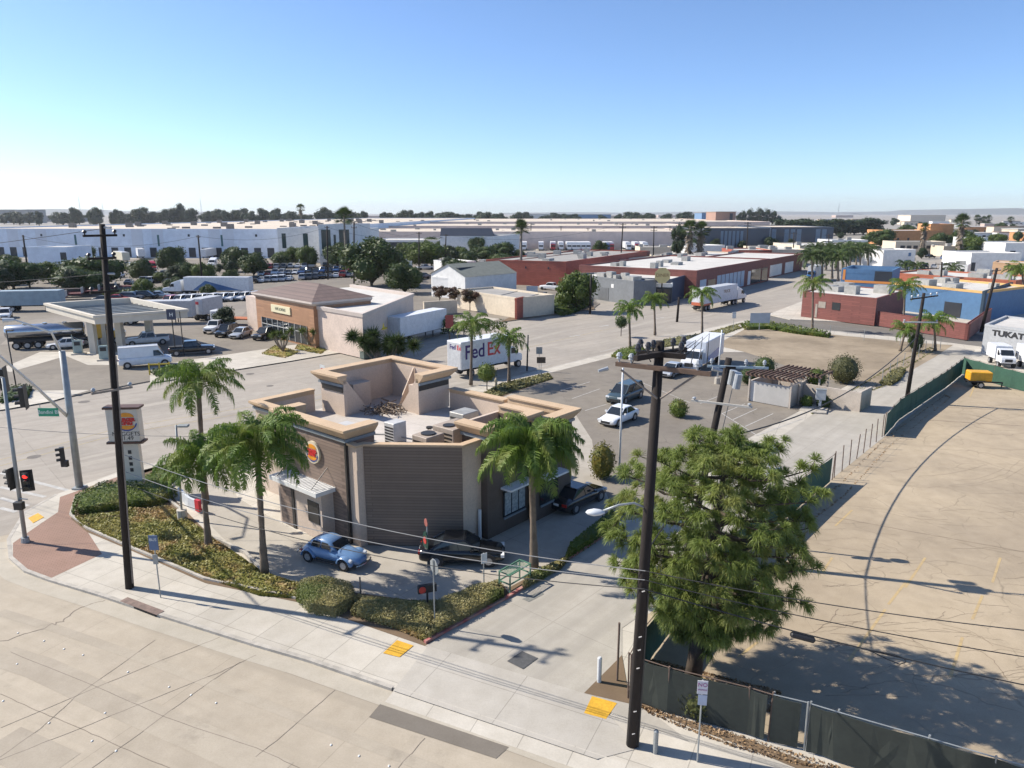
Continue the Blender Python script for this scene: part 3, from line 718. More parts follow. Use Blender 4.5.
# trailer beside the shop
h3 = heading((400, 349), (443, 338))
t3 = trailer('box_trailer', 'plain light grey box trailer parked beside the shop wall on the far kerb', 'trailer', G(394, 346), h3, 11.5, 4.0, M("aluminium trailer skin", (.72, .74, .76), .4, .1, 1.2, fine=3), roofm=TRW)
# semi on the cross road
h4 = heading((697, 312), (745, 302))
t4 = trailer('box_trailer', 'white articulated trailer with red tail and brown lettering on the cross road', 'trailer', G(697, 311.5), h4, 14.6, 4.2)
boxpart('tail_stripe', t4, -.06, -.035, -1.25, 1.25, 1.0, 1.6, M("orange tail stripe", (.6, .16, .08), .5, .2, 3), 0)
boxpart('side_stripe', t4, 0.05, 3.5, -1.29, -1.272, 1.0, 1.35, M("orange tail stripe"), 0)
text('lettering', 'TRUCK', .9, M("brown lettering", (.3, .17, .06), .6, .1, 3), t4, (9.8, -1.28, 3.1), (R(90), 0, 0), .01)
tractor('road_tractor', 'white road tractor pulling the red-tailed trailer up the cross road', ext(t4.location, h4, 14.0), h4, WHT, True)
# blue cab box truck
boxtruck('box_truck', 'white box truck with a blue cab coming down the cross road behind the tall palms', G(818, 279), heading((810, 280), (786, 288)), paint("blue cab paint", (.03, .13, .33)), TRW, 8.5, 4.0)
# tanker at the fuel station
def tanker():
    a, c = G(8, 350), G(92, 345); rz = math.atan2(c[1] - a[1], c[0] - a[0])
    o = thing('tanker_trailer', 'polished steel tanker trailer with dark running gear behind the fuel pumps', 'tanker', (a[0], a[1], .14), rz)
    st = M("polished steel tank", (.5, .52, .55), .22, .15, 1.2, metal=.9)
    L = 9.6
    rr = []
    for x, k in ((0, .5), (.06, .85), (.3, 1), (L - .3, 1), (L - .06, .85), (L, .5)):
        rr.append([(x, 1.15 * k * math.cos(t * .3927), 2.35 + .95 * k * math.sin(t * .3927)) for t in range(16)])
    MB().loft(rr).build('tank', st, o, smooth=True)
    for x in (2.4, 4.8, 7.2): MB().tube([(x, 0, 3.28), (x, 0, 3.42)], .3, 12).build('hatch', st, o)
    boxpart('chassis', o, .2, L, -.5, .5, 1.05, 1.42, BLK, 0); boxpart('hose_tray', o, 1, 7.5, -1.2, -.9, 1.0, 1.3, BLK, 0)
    for x in (1.3, 2.6, 3.9):
        for y in (-1, 1): wheel_part(o, x, y, .52, .5)
    tractor('road_tractor', 'yellow road tractor in front of the steel tanker', ext(o.location, rz, 9.0), rz, paint("yellow tractor paint", (.62, .36, .02)), False)
tanker()
# lot trucks by the right fence
tb1 = boxtruck('box_truck', 'white box truck parked facing the green fence, left of the pink-banded truck', G(993, 362), R(-105), WHT, TRW, 3.6, 3.0, 1.15)
tb2 = boxtruck('box_truck', 'white box truck with a pink band above its cab behind the green fence', G(1022, 366), R(-105), WHT, TRW, 3.6, 3.4, 1.15)
tb1.scale = tb2.scale = (.8, .8, .8)
boxpart('band', tb2, 3.602, 3.63, -1.1, 1.1, 2.78, 3.3, M("pink band paint", (.65, .08, .12), .5, .15, 3), 0)
# yellow generator trailer
g = thing('generator_trailer', 'yellow towable generator on two wheels in front of the green fence', 'generator', (*G(977, 388)[:2], .14), R(-12))
yb = M("yellow enclosure paint", (.72, .36, .02), .5, .2, 3)
boxpart('housing', g, -1.1, 1.1, -.7, .7, .75, 1.75, yb, .08); boxpart('frame', g, -1.2, 2.4, -.1, .1, .5, .62, BLK, 0); boxpart('frame', g, -1.15, 1.15, -.65, .65, .62, .748, BLK, 0)
for y in (-.8, .8): wheel_part(g, 0, y, .35, .2)
boxpart('fender', g, -.45, .45, -.95, -.71, .74, .8, BLK, 0); boxpart('jockey_leg', g, 2.3, 2.4, -.05, .05, .05, .6, BLK, 0)
# yard trailers at the left
t5 = trailer('box_trailer', 'pale blue grey trailer at the far left beside the flat red trailers', 'trailer', G(2, 312), R(10), 11, 3.9, M("blue grey trailer skin", (.30, .38, .42), .5, .2, 1), roofm=M("blue grey roof", (.32, .40, .44), .5, .2, 1))
t6 = trailer('box_trailer', 'white trailer with a red logo on its rear doors behind the fuel canopy', 'trailer', G(198, 322), heading((198, 322), (226, 316)), 5.5, 3.9, TRG, TRW)
boxpart('logo', t6, -.045, -.032, -.5, .5, 2.9, 3.4, M("red logo", (.6, .06, .08), .5, .1, 3), 0)
t7 = trailer('box_trailer', 'long white trailer with a dark underside passing behind the fuel canopy', 'trailer', G(118, 325), R(8), 12.5, 3.9, TRG)
# semi with blue swoosh
h8 = R(178)
t8 = trailer('box_trailer', 'white trailer with a wide blue swoosh behind the row of small cars', 'trailer', G(252, 296), h8, 15, 4.2)
MB().add([(2, 1.285, 1.3), (13, 1.285, 1.3), (10, 1.285, 3.4), (1, 1.285, 3.9), (8.5, 1.285, 3.0)], [(0, 1, 2, 4), (4, 2, 3, 3)][:1]).build('swoosh', M("blue swoosh", (.08, .18, .38), .5, .2, 2), t8)
tractor('road_tractor', 'white road tractor of the blue swoosh trailer', ext(t8.location, h8, 14.5), h8, WHT)
tractor('road_tractor', 'red road tractor parked at the long blue grey warehouse', G(152, 272), R(-60), REDP)
trailer('box_trailer', 'white dock trailer right behind the red road tractor', 'trailer', G(140, 258), R(-60), 14, 4.1)
tractor('road_tractor', 'white road tractor just left of the red one at the warehouse docks', G(134, 274), R(-62), WHT)
trailer('box_trailer', 'cream dock trailer behind the white tractor at the warehouse', 'trailer', G(118, 262), R(-50), 14, 4.1, M("cream trailer skin", (.6, .56, .44), .5, .1, 1))
tractor('road_tractor', 'white road tractor facing out between the trees at the warehouse docks', G(216, 268), R(-85), WHT)
trailer('box_trailer', 'white dock trailer behind the outward-facing white tractor between the trees', 'trailer', G(214, 258), R(-85), 14, 4.1)
# orange flatbed in front of the shop
of = thing('flatbed_truck', 'rusty orange flatbed truck parked left of the shop', 'truck', (*G(262, 326)[:2], .14), R(172))
boxpart('deck', of, 0, 6.5, -1.2, 1.2, 1.0, 1.2, M("rusty orange deck", (.5, .16, .06), .8, .4, 2), 0)
for x in (.2, 6.3): boxpart('headboard', of, x, x + .1, -1.2, 1.2, 1.2, 2.0, M("rusty orange deck"), 0)
boxpart('cab', of, 6.7, 8.6, -1.1, 1.1, .8, 2.5, WHT, .15); boxpart('windscreen', of, 8.55, 8.61, -.9, .9, 1.6, 2.3, GL, 0)
for x in (1.3, 7.6):
    for y in (-1, 1): wheel_part(of, x, y, .45, .3)
# flat red trailers / vehicle carriers behind the fuel station
protoF = None
for k, (x, y) in enumerate([(34, 304), (52, 300), (70, 297), (88, 294), (106, 292)]):
    if k == 0:
        f = thing('flatbed_trailer', 'low dark red flatbed trailer in the packed row behind the fuel canopy', 'trailer', group='dark red flatbed trailers in a packed row')
        boxpart('deck', f, -6, 6, -1.2, 1.2, 1.1, 1.35, M("dark red deck", (.16, .045, .045), .8, .4, 2), 0)
        boxpart('headboard', f, 5.9, 6, -1.2, 1.2, 1.35, 2.6, M("grey headboard", (.45, .44, .42), .7, .2, 3), 0)
        boxpart('load', f, -5, 3, -1.1, 1.1, 1.36, 1.9, M("dark load", (.06, .05, .05), .9, .4, 2), 0)
        for xx in (-5, -3.8):
            for yy in (-.95, .95): wheel_part(f, xx, yy, .5, .5)
        protoF = f
    place(protoF, G(x, y, .14), R(20), group='dark red flatbed trailers in a packed row', first=(k == 0))
# rows of small parked cars -----------------------------------------------------
simp = {}
def small(kind, mn, p, rz, label, cat, group):
    key = (kind, mn)
    mats = {'white': WHT, 'silver': SILV, 'black': BLKP, 'red': REDP, 'grey': GREYP, 'blue': BLUEP}
    if key not in simp:
        simp[key] = car(kind, mats[mn], simple=True); o = simp[key]
    else: o = simp[key].copy(); COL.objects.link(o)
    o.location = (p[0], p[1], .14); o.rotation_euler = (0, 0, rz)
    for k in ('group',):
        if k in o.keys(): del o[k]
    return tag(o, label, cat, group)
rn = random.Random(11)
for i in range(9):     # row of identical carriers by the left street
    x = 170 + i * 10.6; y = 304.5 - i * .55
    cm = 'red' if i in (0,) else 'white'
    small('suv', cm, G(x, y), R(-100), 'small red car at the left end of the row beneath the swoosh trailer' if i == 0 else 'small white delivery car in the neat row beneath the swoosh trailer', 'car', None if i == 0 else 'white cars in the neat row beneath the swoosh trailer')
colsL = ['white', 'silver', 'black', 'grey', 'white', 'blue', 'silver', 'black', 'grey', 'white', 'silver', 'red']
def rowcars(x0, y0, x1, y1, n, rz, where, short, seed, jit=.4):
    rr = random.Random(seed)
    for i in range(n):
        t = i / max(1, n - 1); c = rr.choice(colsL); k = rr.choice(['sedan', 'suv', 'sedan', 'minivan', 'pickup'])
        if rr.random() < .08: continue
        p = G(x0 + (x1 - x0) * t, y0 + (y1 - y0) * t)
        small(k, c, p, rz + rr.uniform(-.04, .04), 'small %s %s %s' % (c, {'minivan': 'minivan', 'suv': 'suv', 'pickup': 'pickup', 'sedan': 'car'}[k], where), {'minivan': 'minivan', 'suv': 'suv', 'pickup': 'pickup', 'sedan': 'car'}[k], '%s %s %s' % (c, {'minivan': 'minivans', 'suv': 'suvs', 'pickup': 'pickups', 'sedan': 'cars'}[k], short))
rowcars(256, 283, 350, 277, 15, R(95), 'in the nearer row of the office car park', 'in the nearer office row', 1)
rowcars(262, 276, 350, 272, 14, R(-85), 'in the farther row of the office car park', 'in the farther office row', 2)
rowcars(250, 269.5, 340, 267, 14, R(95), 'in the row directly under the white office front', 'under the office front', 3)
rowcars(130, 285, 180, 281, 8, R(100), 'near the warehouse trees at left', 'near the warehouse trees', 4)
rowcars(120, 278, 190, 276, 9, R(-80), 'in front of the red road tractor', 'in front of the red tractor', 5)
rowcars(402, 285, 425, 278, 6, R(30), 'by the dense tree left of the white gabled house', 'left of the gabled house', 6)
rowcars(400, 276, 425, 270, 5, R(30), 'beyond the dense tree near the gabled house', 'beyond the dense tree', 7)
rowcars(105, 303, 160, 298, 5, R(10), 'behind the fuel canopy roof', 'behind the canopy roof', 8)
rowcars(925, 268.5, 1020, 270, 12, R(60), 'on the bright lot behind the long red roof', 'behind the long red roof', 9)
rowcars(835, 259, 850, 257, 3, R(-30), 'by the tall palms beyond the cross road', 'by the tall palms', 10)
rowcars(930, 258, 970, 262, 6, R(20), 'around the white sheds at right', 'around the white sheds', 12)
# docked trucks before the pink warehouse
def dock(p, rz, mat, label, group):
    key = ('dock', mat.name)
    if key not in simp:
        mb = MB(); mb.box(-14, 0, -1.3, 1.3, 1.1, 4.1, 1); mb.box(.6, 3.4, -1.15, 1.15, .8, 3.3, 0); mb.box(3.4, 5, -1.0, 1.0, .8, 1.9, 0); mb.box(3.0, 3.45, -1.0, 1.0, 2.0, 2.8, 2)
        for x in (-12.5, -11.2, 0, 1.2, 4.2): mb.tube([(x, -1.2, .5), (x, 1.2, .5)], .5, 8, 3)
        mb.box(-13, 4, -.4, .4, .7, 1.1, 3)
        simp[key] = mb.build('docked_truck', [mat, TRW, GL, TYRE]); o = simp[key]
    else: o = simp[key].copy(); COL.objects.link(o)
    o.location = (p[0], p[1], .0); o.rotation_euler = (0, 0, rz)
    return tag(o, label, 'truck', group)
for i, (x, c) in enumerate([(524, 'w'), (541, 'w'), (553, 'r'), (561, 'w'), (569, 'w'), (578, 'w'), (588, 'w'), (607, 'b'), (611, 'r'), (637, 'r'), (628, 'w'), (500, 'w'), (495, 'r'), (645, 'w'), (574, 'w'), (583, 'w')]):
    mt, nm_ = {'w': (WHT, 'white'), 'r': (REDP, 'red'), 'b': (BLUEP, 'blue')}[c]
    dock(G(x, 250.5), R(-92), mt, '%s truck parked nose out before the long pink warehouses' % nm_, '%s trucks before the pink warehouses' % nm_)
# ================================================================ BUILDINGS
# ---- the restaurant
FB_ = frame((-9.2, 38.2), R(50))
F = FB_
tan = M("tan cornice stucco", (.58, .42, .27), .85, .12, .8, fine=9)
beige = M("beige stucco", (.62, .50, .40), .88, .12, .6, fine=9)
whiteroof = slab("white roof membrane", (.60, .55, .50), (.48, .44, .40), 2.1, 14, R(50), .8, .03, .5)
slat = boards("brown grey slat cladding", (.225, .17, .132), .17, .62, True, jw=.14, seg=30)
brickb = boards("brown board cladding", (.26, .19, .15), .2, .62, True, jw=.1, seg=1.8)
darkstucco = M("dark brown stucco", (.12, .09, .07), .85, .2, 1, fine=9)
bluegrey = M("blue grey trim", (.22, .25, .27), .6, .15, 2); darktrim = M("black brown metal trim", (.03, .027, .025), .5, .2, 2)
OG = (-9.2, 38.2, .13)
rest = thing('restaurant', 'beige and dark brown fast food restaurant with tan flaring cornices and an open roof screen', 'restaurant', OG)
def part(name, mb, mats, parent=rest, smooth=False, org=OG):
    return mb.build(name, mats, parent, smooth, org)
ZR = 4.75
foot = [F(1.3, -11.4)[:2], F(1.3, -6.35)[:2], F(0, -6.35)[:2], F(0, 0)[:2], F(.0, .85)[:2], F(.45, .95)[:2], F(3.75, 5.25)[:2], F(5.1, 5.25)[:2], F(12.6, 5.4)[:2], F(12.6, -11.4)[:2]]
part('wall', MB().prism(foot, .13, ZR - .05), beige)
part('roof', MB().flat(foot, ZR), whiteroof)
def wallrun(name, uv, z0, z1, th, mat, parent=rest):
    return part(name, MB().sweep([(u, v) for u, v in uv], [(0, z0), (0, z1), (-th, z1), (-th, z0)], F=F), mat, parent)
def cornice(uv, zt, over=.42, h=.62, inner=.38):
    c = part('cornice', MB().sweep(uv, [(.06, zt - h), (over, zt - .14), (over, zt), (-inner, zt), (-inner, zt - .1), (-.28, zt - .1), (-.28, zt - h)], F=F), tan)
    part('cornice_trim', MB().sweep(uv, [(.05, zt - h - .2), (.13, zt - h - .18), (.13, zt - h - .004), (.05, zt - h - .004)], F=F), bluegrey, c, org=(0, 0, 0)).location = (0, 0, 0)
    c_ = [k for k in bpy.data.objects if k.parent == c]
    for k in c_: k.location = (-OG[0], -OG[1], -OG[2])
    return c
# F is left-handed in (u,v): offset to the right of travel in uv maps to a mirrored side, so sweeps run so that + is outside
def rev(l): return l[::-1]
# tower at the left front corner
tw = [(1.9, .12), (-.12, .12), (-.12, -6.3), (1.6, -6.3)]
def outside_path(path, cen):
    """orient path so that positive offset points away from cen"""
    a, b = Vector(path[0]), Vector(path[1]); d = b - a; n = Vector((d.y, -d.x)); mid = (a + b) / 2
    return path if (mid - Vector(cen)).dot(n) > 0 else path[::-1]
tw = outside_path(tw, (1, -3)); wallrun('tower_wall', tw, .15, 6.45, .28, brickb); cornice(tw, 7.0)
part('corner_trim', MB().box(-.17, .02, .02, .17, .14, 6.2, F=F), darktrim)
# dark return side of the tower above the roof
# low left wing parapet
lw = outside_path([(1.32, -6.6), (1.32, -11.45), (5.8, -11.45)], (3, -8)); wallrun('parapet', lw, ZR, 6.0, .25, beige); cornice(lw, 6.35, .3, .35)
# crown (roof screen), open towards the near right
cr = outside_path([(6.2, -8.3), (6.2, -10.9), (12.8, -10.9), (12.8, -4.7), (9.8, -4.7)], (9, -8))
wallrun('screen_wall', cr, ZR, 7.3, .3, beige); cornice(cr, 7.65, .48, .62)
part('dark_band', MB().box(9.85, 12.7, -4.68, -4.64, 6.45, 6.85, F=F), darktrim)
part('dark_band', MB().box(6.13, 6.17, -10.7, -8.35, 6.45, 6.85, F=F), darktrim)
for (u, v, du, dv) in [(9.9, -5.0, 0, -1.9), (6.5, -8.4, 1.9, 0), (12.45, -8.0, -1.6, 0)]:   # sloping braces
    m = MB(); wd = .1
    if du: p = [F(u, v - .1, ZR), F(u + du, v - .1, ZR), F(u, v - .1, 7.3), F(u, v, ZR), F(u + du, v, ZR), F(u, v, 7.3)]
    else: p = [F(u, v, ZR), F(u, v + dv, ZR), F(u, v, 7.3), F(u + .1, v, ZR), F(u + .1, v + dv, ZR), F(u + .1, v, 7.3)]
    m.add(p, [(0, 1, 2), (3, 5, 4), (0, 3, 4, 1), (1, 4, 5, 2), (2, 5, 3, 0)]); part('brace', m, beige)
part('roof_box', MB().box(8.0, 9.6, -10.6, -9.6, ZR, 6.5, F=F), beige)
part('roof_box', MB().box(10.6, 12.0, -6.6, -5.4, ZR, 6.5, F=F), beige)
# heap of litter / bird nest like debris
rn = random.Random(3); m = MB()
for i in range(160):
    c = Vector(F(9.0 + rn.gauss(0, .7), -7.2 + rn.gauss(0, .7), ZR + abs(rn.gauss(.1, .18)))); a = rn.uniform(0, 6.3); l = rn.uniform(.3, .9)
    dv = Vector((math.cos(a) * l, math.sin(a) * l, rn.uniform(-.1, .25))); m.tube([c, c + dv], rn.uniform(.02, .05), 4)
tag(m.build('branch_pile', M("dry brown branches", (.20, .15, .11), .9, .4, 4), origin=None), 'heap of dry brown branches lying inside the open roof screen', 'branches')
# chamfer wall cladding + right low parapet
ch = outside_path([(.45, .97), (3.78, 5.27)], (3, 0)); 
part('clad_wall', MB().sweep(ch, [(.09, .16), (.09, 6.04), (-.2, 6.04), (-.2, .16)], F=F), slat)
pw = outside_path([(.0, .1), (.0, .9), (.45, .97), (3.78, 5.27), (5.4, 5.27)], (3, 0))
wallrun('parapet', pw, ZR - .06, 6.05, .22, beige)
part('parapet_cap', MB().sweep(pw, [(.13, 6.053), (.13, 6.17), (-.3, 6.17), (-.3, 6.053)], F=F), tan)
# right front towers
r1 = outside_path([(5.3, 3.6), (5.3, 5.75), (9.5, 5.75), (9.5, 3.2)], (7, 4)); wallrun('tower_wall', r1, .15, 6.45, .28, darkstucco); cornice(r1, 6.95)
part('tower_back', MB().box(5.35, 9.45, 2.9, 3.12, ZR, 6.5, F=F), beige)
r2 = outside_path([(8.9, 6.3), (12.7, 6.3), (12.7, 1.2)], (10, 4)); wallrun('tower_wall', r2, .15, 6.05, .28, darkstucco); cornice(r2, 6.55)
r3 = outside_path([(12.7, .9), (12.7, -4.3)], (10, 0)); wallrun('parapet', r3, ZR, 5.95, .25, beige); cornice(r3, 6.25, .3, .3)
# drive-through booth on the left wall with white ribbed canopy
part('booth', MB().box(-.95, -.1, -5.6, -1.3, .15, 3.0, F=F), beige)
part('canopy', MB().box(-1.45, .0, -5.75, -1.05, 3.02, 3.27, F=F), M("white canopy sheet", (.72, .72, .70), .5, .1, 2))
m = MB(); 
for k in range(22): m.box(-1.4, -.1, -5.6 + k * .21, -5.58 + k * .21, 3.273, 3.295, F=F)
part('canopy_ribs', m, M("canopy rib metal", (.6, .6, .6), .5, .3, 3))
for v in (-1.7, -5.1): part('stay_rod', MB().tube([F(-1.3, v, 3.3), F(-.1, v, 4.3)], .025, 6), darktrim)
part('door', MB().box(-.99, -.952, -5.4, -4.2, .2, 2.6, F=F), brickb)
part('corner_trim', MB().box(-1.02, -.955, -4.2, -3.95, .16, 2.99, F=F), darktrim)
wn = part('window', MB().box(-1.0, -.953, -2.6, -1.55, 1.1, 2.4, F=F), darktrim)
def F0(p): return p
pw_ = part('poster', MB().box(-1.02, -1.002, -2.5, -1.65, 1.2, 2.3, F=F), M("white poster paper", (.6, .62, .6), .5, .2, 4), wn, org=(0, 0, 0))
pp = part('poster_print', MB().box(-1.03, -1.022, -2.35, -1.8, 1.5, 1.95, F=F), M("red poster print", (.5, .05, .04), .5, .4, 12), wn, org=(0, 0, 0))
# windows in the right wall
for (u0, u1) in ((6.6, 8.6), (9.4, 11.2)):
    vv = 5.78 if u0 < 9 else 6.33
    wn = part('window', MB().box(u0, u1, vv, vv + .05, 1.1, 2.7, F=F), [GL])
    part('awning', MB().box(u0 - .2, u1 + .2, vv, vv + .8, 2.9, 3.02, F=F), M("white canopy sheet"))
    part('sill', MB().box(u0, u1, vv + .05, vv + .14, .98, 1.08, F=F), bluegrey)
m = MB()
for (u, v, z0, z1) in ((6.7, 5.86, 1.2, 2.6),):
    for k in range(3): m.box(u + k * .65, u + .55 + k * .65, v - .02, v + .0, z0, z1, F=F)
part('menu_poster', m, M("poster print pale blue", (.35, .4, .42), .5, .5, 6))
part('pipe', MB().tube([F(5.0, 5.4, .2), F(5.0, 5.4, 2.0)], .1, 8), M("white canopy sheet"))
# rooftop equipment: things on the roof
HV = M("galvanised unit casing", (.42, .41, .38), .55, .25, 1.5, metal=.2, fine=8); HVT = M("tan unit casing", (.42, .34, .27), .65, .2, 1.5, fine=8)
def unit(u0, u1, v0, v1, h, mat, label, fans=2, ang=0):
    o = thing('air_conditioner', label, 'rooftop unit', F((u0 + u1) / 2, (v0 + v1) / 2, ZR), R(50))
    du, dv = (u1 - u0) / 2, (v1 - v0) / 2
    boxpart('casing', o, -du, du, -dv, dv, .12, h, mat, .03); boxpart('curb', o, -du * .9, du * .9, -dv * .9, dv * .9, 0.002, .118, darktrim, 0)
    for k in range(fans):
        x = (-du + (k + .5) * 2 * du / fans)
        MB().tube([(x, 0, h + .002), (x, 0, h + .07)], min(du / fans, dv) * .7, 16).build('fan', BLK, o)
    m = MB()
    for k in range(6): m.box(-du * .85, du * .85, dv + .002, dv + .02, .2 + k * (h - .35) / 6, .2 + (k + .45) * (h - .35) / 6)
    for k in range(6): m.box(-du - .02, -du - .002, -dv * .85, dv * .85, .2 + k * (h - .35) / 6, .2 + (k + .45) * (h - .35) / 6)
    m.build('louvre', darktrim, o); return o
unit(4.6, 6.6, 2.1, 3.8, 1.75, HVT, 'long tan rooftop air unit beside the dark striped wall', 2)
unit(2.9, 4.3, 2.2, 3.4, 1.6, HVT, 'tan rooftop air unit with louvres nearest the chamfered parapet', 1)
unit(7.2, 8.6, .9, 2.1, 1.8, HV, 'grey rooftop air unit with a dark hood near the right tower', 0)
unit(3.9, 4.9, -1.4, -.5, 1.45, M("off white unit", (.55, .54, .52), .5, .2, 2), 'small white exhaust unit standing alone on the roof', 0)
unit(1.9, 3.6, -4.6, -3.4, 1.0, M("off white unit"), 'low white rooftop unit behind the left tower, outer one', 0)
unit(2.1, 3.3, -3.0, -1.9, .95, M("off white unit"), 'low white rooftop unit behind the left tower, nearer the corner', 1)
unit(10.4, 11.0, 2.4, 3.0, .5, M("off white unit"), 'tiny white vent box inside the right rear parapet', 0)
m = MB()
for pts in ([F(4.4, -.4, 5.3), F(4.6, .8, 5.3), F(4.2, 1.6, 5.3), F(4.0, 2.4, 5.5)], [F(5.2, .2, 5.28), F(7.2, .6, 5.28)], [F(3.2, -3, 5.28), F(4.2, -1.6, 5.28)]): m.tube(pts, .05, 6)
tag(m.build('roof_pipe', HV), 'thin pipes running between the rooftop units', 'pipes')
for (u, v) in [(3.6, .4), (6.9, -.6)]:
    o = thing('roof_vent', 'small dark roof vent stub %s' % ('near the low front parapet' if u < 5 else 'in the middle of the restaurant roof'), 'vent', F(u, v, ZR))
    MB().tube([(0, 0, 0), (0, 0, .5)], .12, 8).build('stack', darktrim, o); MB().tube([(0, 0, .5), (0, 0, .6)], .22, 10).build('cap', darktrim, o)
# logo maker: burger roundel, in local x (right) z (up), facing -y
BUN = M("bun orange", (.75, .30, .02), .5, .1, 3); LRED = M("logo red", (.55, .02, .02), .5, .1, 3); LBLUE = M("logo blue", (.01, .06, .28), .5, .1, 3); SGN = M("sign face cream", (.62, .58, .50), .6, .1, 2)
def logo(par, r, loc, rz, disc=None):
    e = bpy.data.objects.new('emblem', None) if False else None
    def put_(name, mb, mat, off):
        o = mb.build(name, mat, par); o.location = loc; o.rotation_euler = (0, 0, rz); return o
    def arc(cx, cz, rx, rz_, a0, a1, n=16): return [(cx + rx * math.cos(a0 + (a1 - a0) * i / n), cz + rz_ * math.sin(a0 + (a1 - a0) * i / n)) for i in range(n + 1)]
    def ex(mb, pts, y0, y1):
        n = len(pts); mb.add([(x, y0, z) for x, z in pts] + [(x, y1, z) for x, z in pts], [tuple(range(n)), tuple(range(2 * n - 1, n - 1, -1))] + [(i, n + i, n + (i + 1) % n, (i + 1) % n) for i in range(n)])
    if disc:
        m = MB(); ex(m, arc(0, 0, r * 1.22, r * 1.22, 0, 2 * math.pi * .97, 28), 0, -.12); put_('disc', m, disc, 0)
        y = -.123
    else: y = -.003
    m = MB(); ex(m, arc(0, r * .38, r * .82, r * .52, R(8), R(172)), y, y - .02); put_('bun_top', m, BUN, 0)
    m = MB(); ex(m, arc(0, -r * .38, r * .82, r * .48, R(188), R(352)), y, y - .02); put_('bun_base', m, BUN, 0)
    sw = arc(0, 0, r * 1.05, r * 1.02, R(160), R(345), 20) + arc(.03 * r, .06 * r, r * .93, r * .9, R(345), R(160), 20)
    m = MB(); ex(m, sw, y, y - .018); put_('swoosh', m, LBLUE, 0)
    rot = Matrix.Rotation(rz, 3, 'Z')
    for s_, z in (('BURGER', .17), ('KING', -.2)):
        p = Vector(loc) + rot @ Vector((0, y - .03, z * r))
        text('lettering', s_, r * (.46 if s_ == 'BURGER' else .5), LRED, par, p, (R(90), 0, rz), .012, 'CENTER', 1.0, .02)
lp = F(-.14, -2.9, 5.0)
lg = thing('wall_sign', 'round burger restaurant emblem mounted high on the brown boarded left wall', 'sign', lp, R(-40))
logo(lg, .55, (0, 0, 0), 0, M("emblem disc cream", (.68, .6, .45), .5, .1, 2))
# ---- pylon sign by the big pole
pb = G(137, 492); sy = thing('pylon_sign', 'tall cream burger restaurant pylon sign with brown rails, half hidden by the big pole', 'sign', (pb[0], pb[1], .13), R(4))
k = pb[1] / 723 * 1.03
hh = Hz(408, pb) ; hl = Hz(444, pb)
W2 = (147 - 108) / 2 / 723 * (pb[1] + 3)
cx = (127.5 - 137) / 723 * pb[1] + .4; W2 *= .84
MB().box(-.55, .55, -.2, .2, 0, hl).build('post', SGN, sy)
boxpart('cabinet', sy, cx - W2 + .1, cx + W2 - .1, -.35, .35, hl + .15, hh - .12, SGN, .03)
for z in (hl, hh - .12): boxpart('rail', sy, cx - W2 - .05, cx + W2 + .05, -.42, .42, z + .002, z + .14, M("brown sign rail", (.10, .05, .035), .6, .2, 3), 0)
logo(sy, .66, (cx + .25, -.352, hl + (hh - hl) * .62), 0)
text('lettering', 'NUGGETS', .4, BLK, sy, (cx + .15, -.36, hl + (hh - hl) * .27), (R(90), 0, 0), .006)
text('lettering', '$1.49', .4, BLK, sy, (cx + .15, -.36, hl + (hh - hl) * .15), (R(90), 0, 0), .006)
m = MB()
for q in range(4): m.box(-.16, .06, -.215, -.202, hl - .75 - q * .42, hl - .5 - q * .42)
m.build('number_panel', BLK, sy)
# ---- generic flat roofed building
def bld(name, label, cat, a, b, zt, depth, wall, roof, ang=None, parapet=.35, windows=(), z0=0, base=None, trim=None, cap=None, units=0, seed=0):
    """a, b: roof front corners measured on the photograph; walls drop to the ground"""
    A, B = G(*a, zt), G(*b, zt); L = (B - A); L.z = 0; ln = L.length; rz = math.atan2(L.y, L.x)
    o = thing(name, label, cat, (A[0], A[1], z0), rz)
    sk = 0 if ang is None else math.tan(R(ang))
    def P(x, y): return (x + y * sk, y)
    quad = [P(0, 0), P(ln, 0), P(ln, depth), P(0, depth)]
    MB().prism(quad, 0, zt - parapet).build('wall', wall, o)
    MB().flat([P(.1, .1), P(ln - .1, .1), P(ln - .1, depth - .1), P(.1, depth - .1)], zt - parapet + .01).build('roof', roof, o)
    q = [P(0, 0), P(ln, 0), P(ln, depth), P(0, depth)]
    MB().sweep(q, [(.03, zt - parapet - .02), (.03, zt), (-.3, zt), (-.3, zt - parapet - .02)], closed=True).build('parapet', cap or wall, o)
    for (x0, x1, za, zb, mt, nm) in windows:
        MB().box(x0 * ln, x1 * ln, -.06, .05, za, zb).build(nm, mt, o)
    rr = random.Random(seed)
    for i in range(units):
        x, y = rr.uniform(.08, .92) * ln, rr.uniform(.15, .85) * depth; s_ = rr.uniform(.7, 1.6)
        x += y * sk
        MB().box(x - s_, x + s_, y - s_ * .7, y + s_ * .7, zt - parapet + .02, zt - parapet + rr.uniform(.7, 1.5)).build('roof_unit', HV, o)
    return o, ln
WBL = M("blue white warehouse wall", (.76, .82, .90), .8, .06, .05, fine=.4); WWH = M("white painted wall", (.80, .79, .76), .8, .1, .2, fine=1)
RSAND = M("sand coloured roof", (.66, .56, .44), .9, .15, .02, fine=.15); RWH = M("pale grey roof", (.62, .59, .54), .85, .15, .1, fine=.6); RGR = M("grey gravel roof", (.36, .34, .31), .9, .2, .15, fine=.8)
PINK = M("pale pink wall", (.78, .62, .53), .85, .1, .05, fine=.3); BRK = boards("red painted brick", (.42, .11, .07), .3, .7, seg=.8); BRKD = boards("dark red brick", (.23, .075, .06), .3, .7, seg=.8)
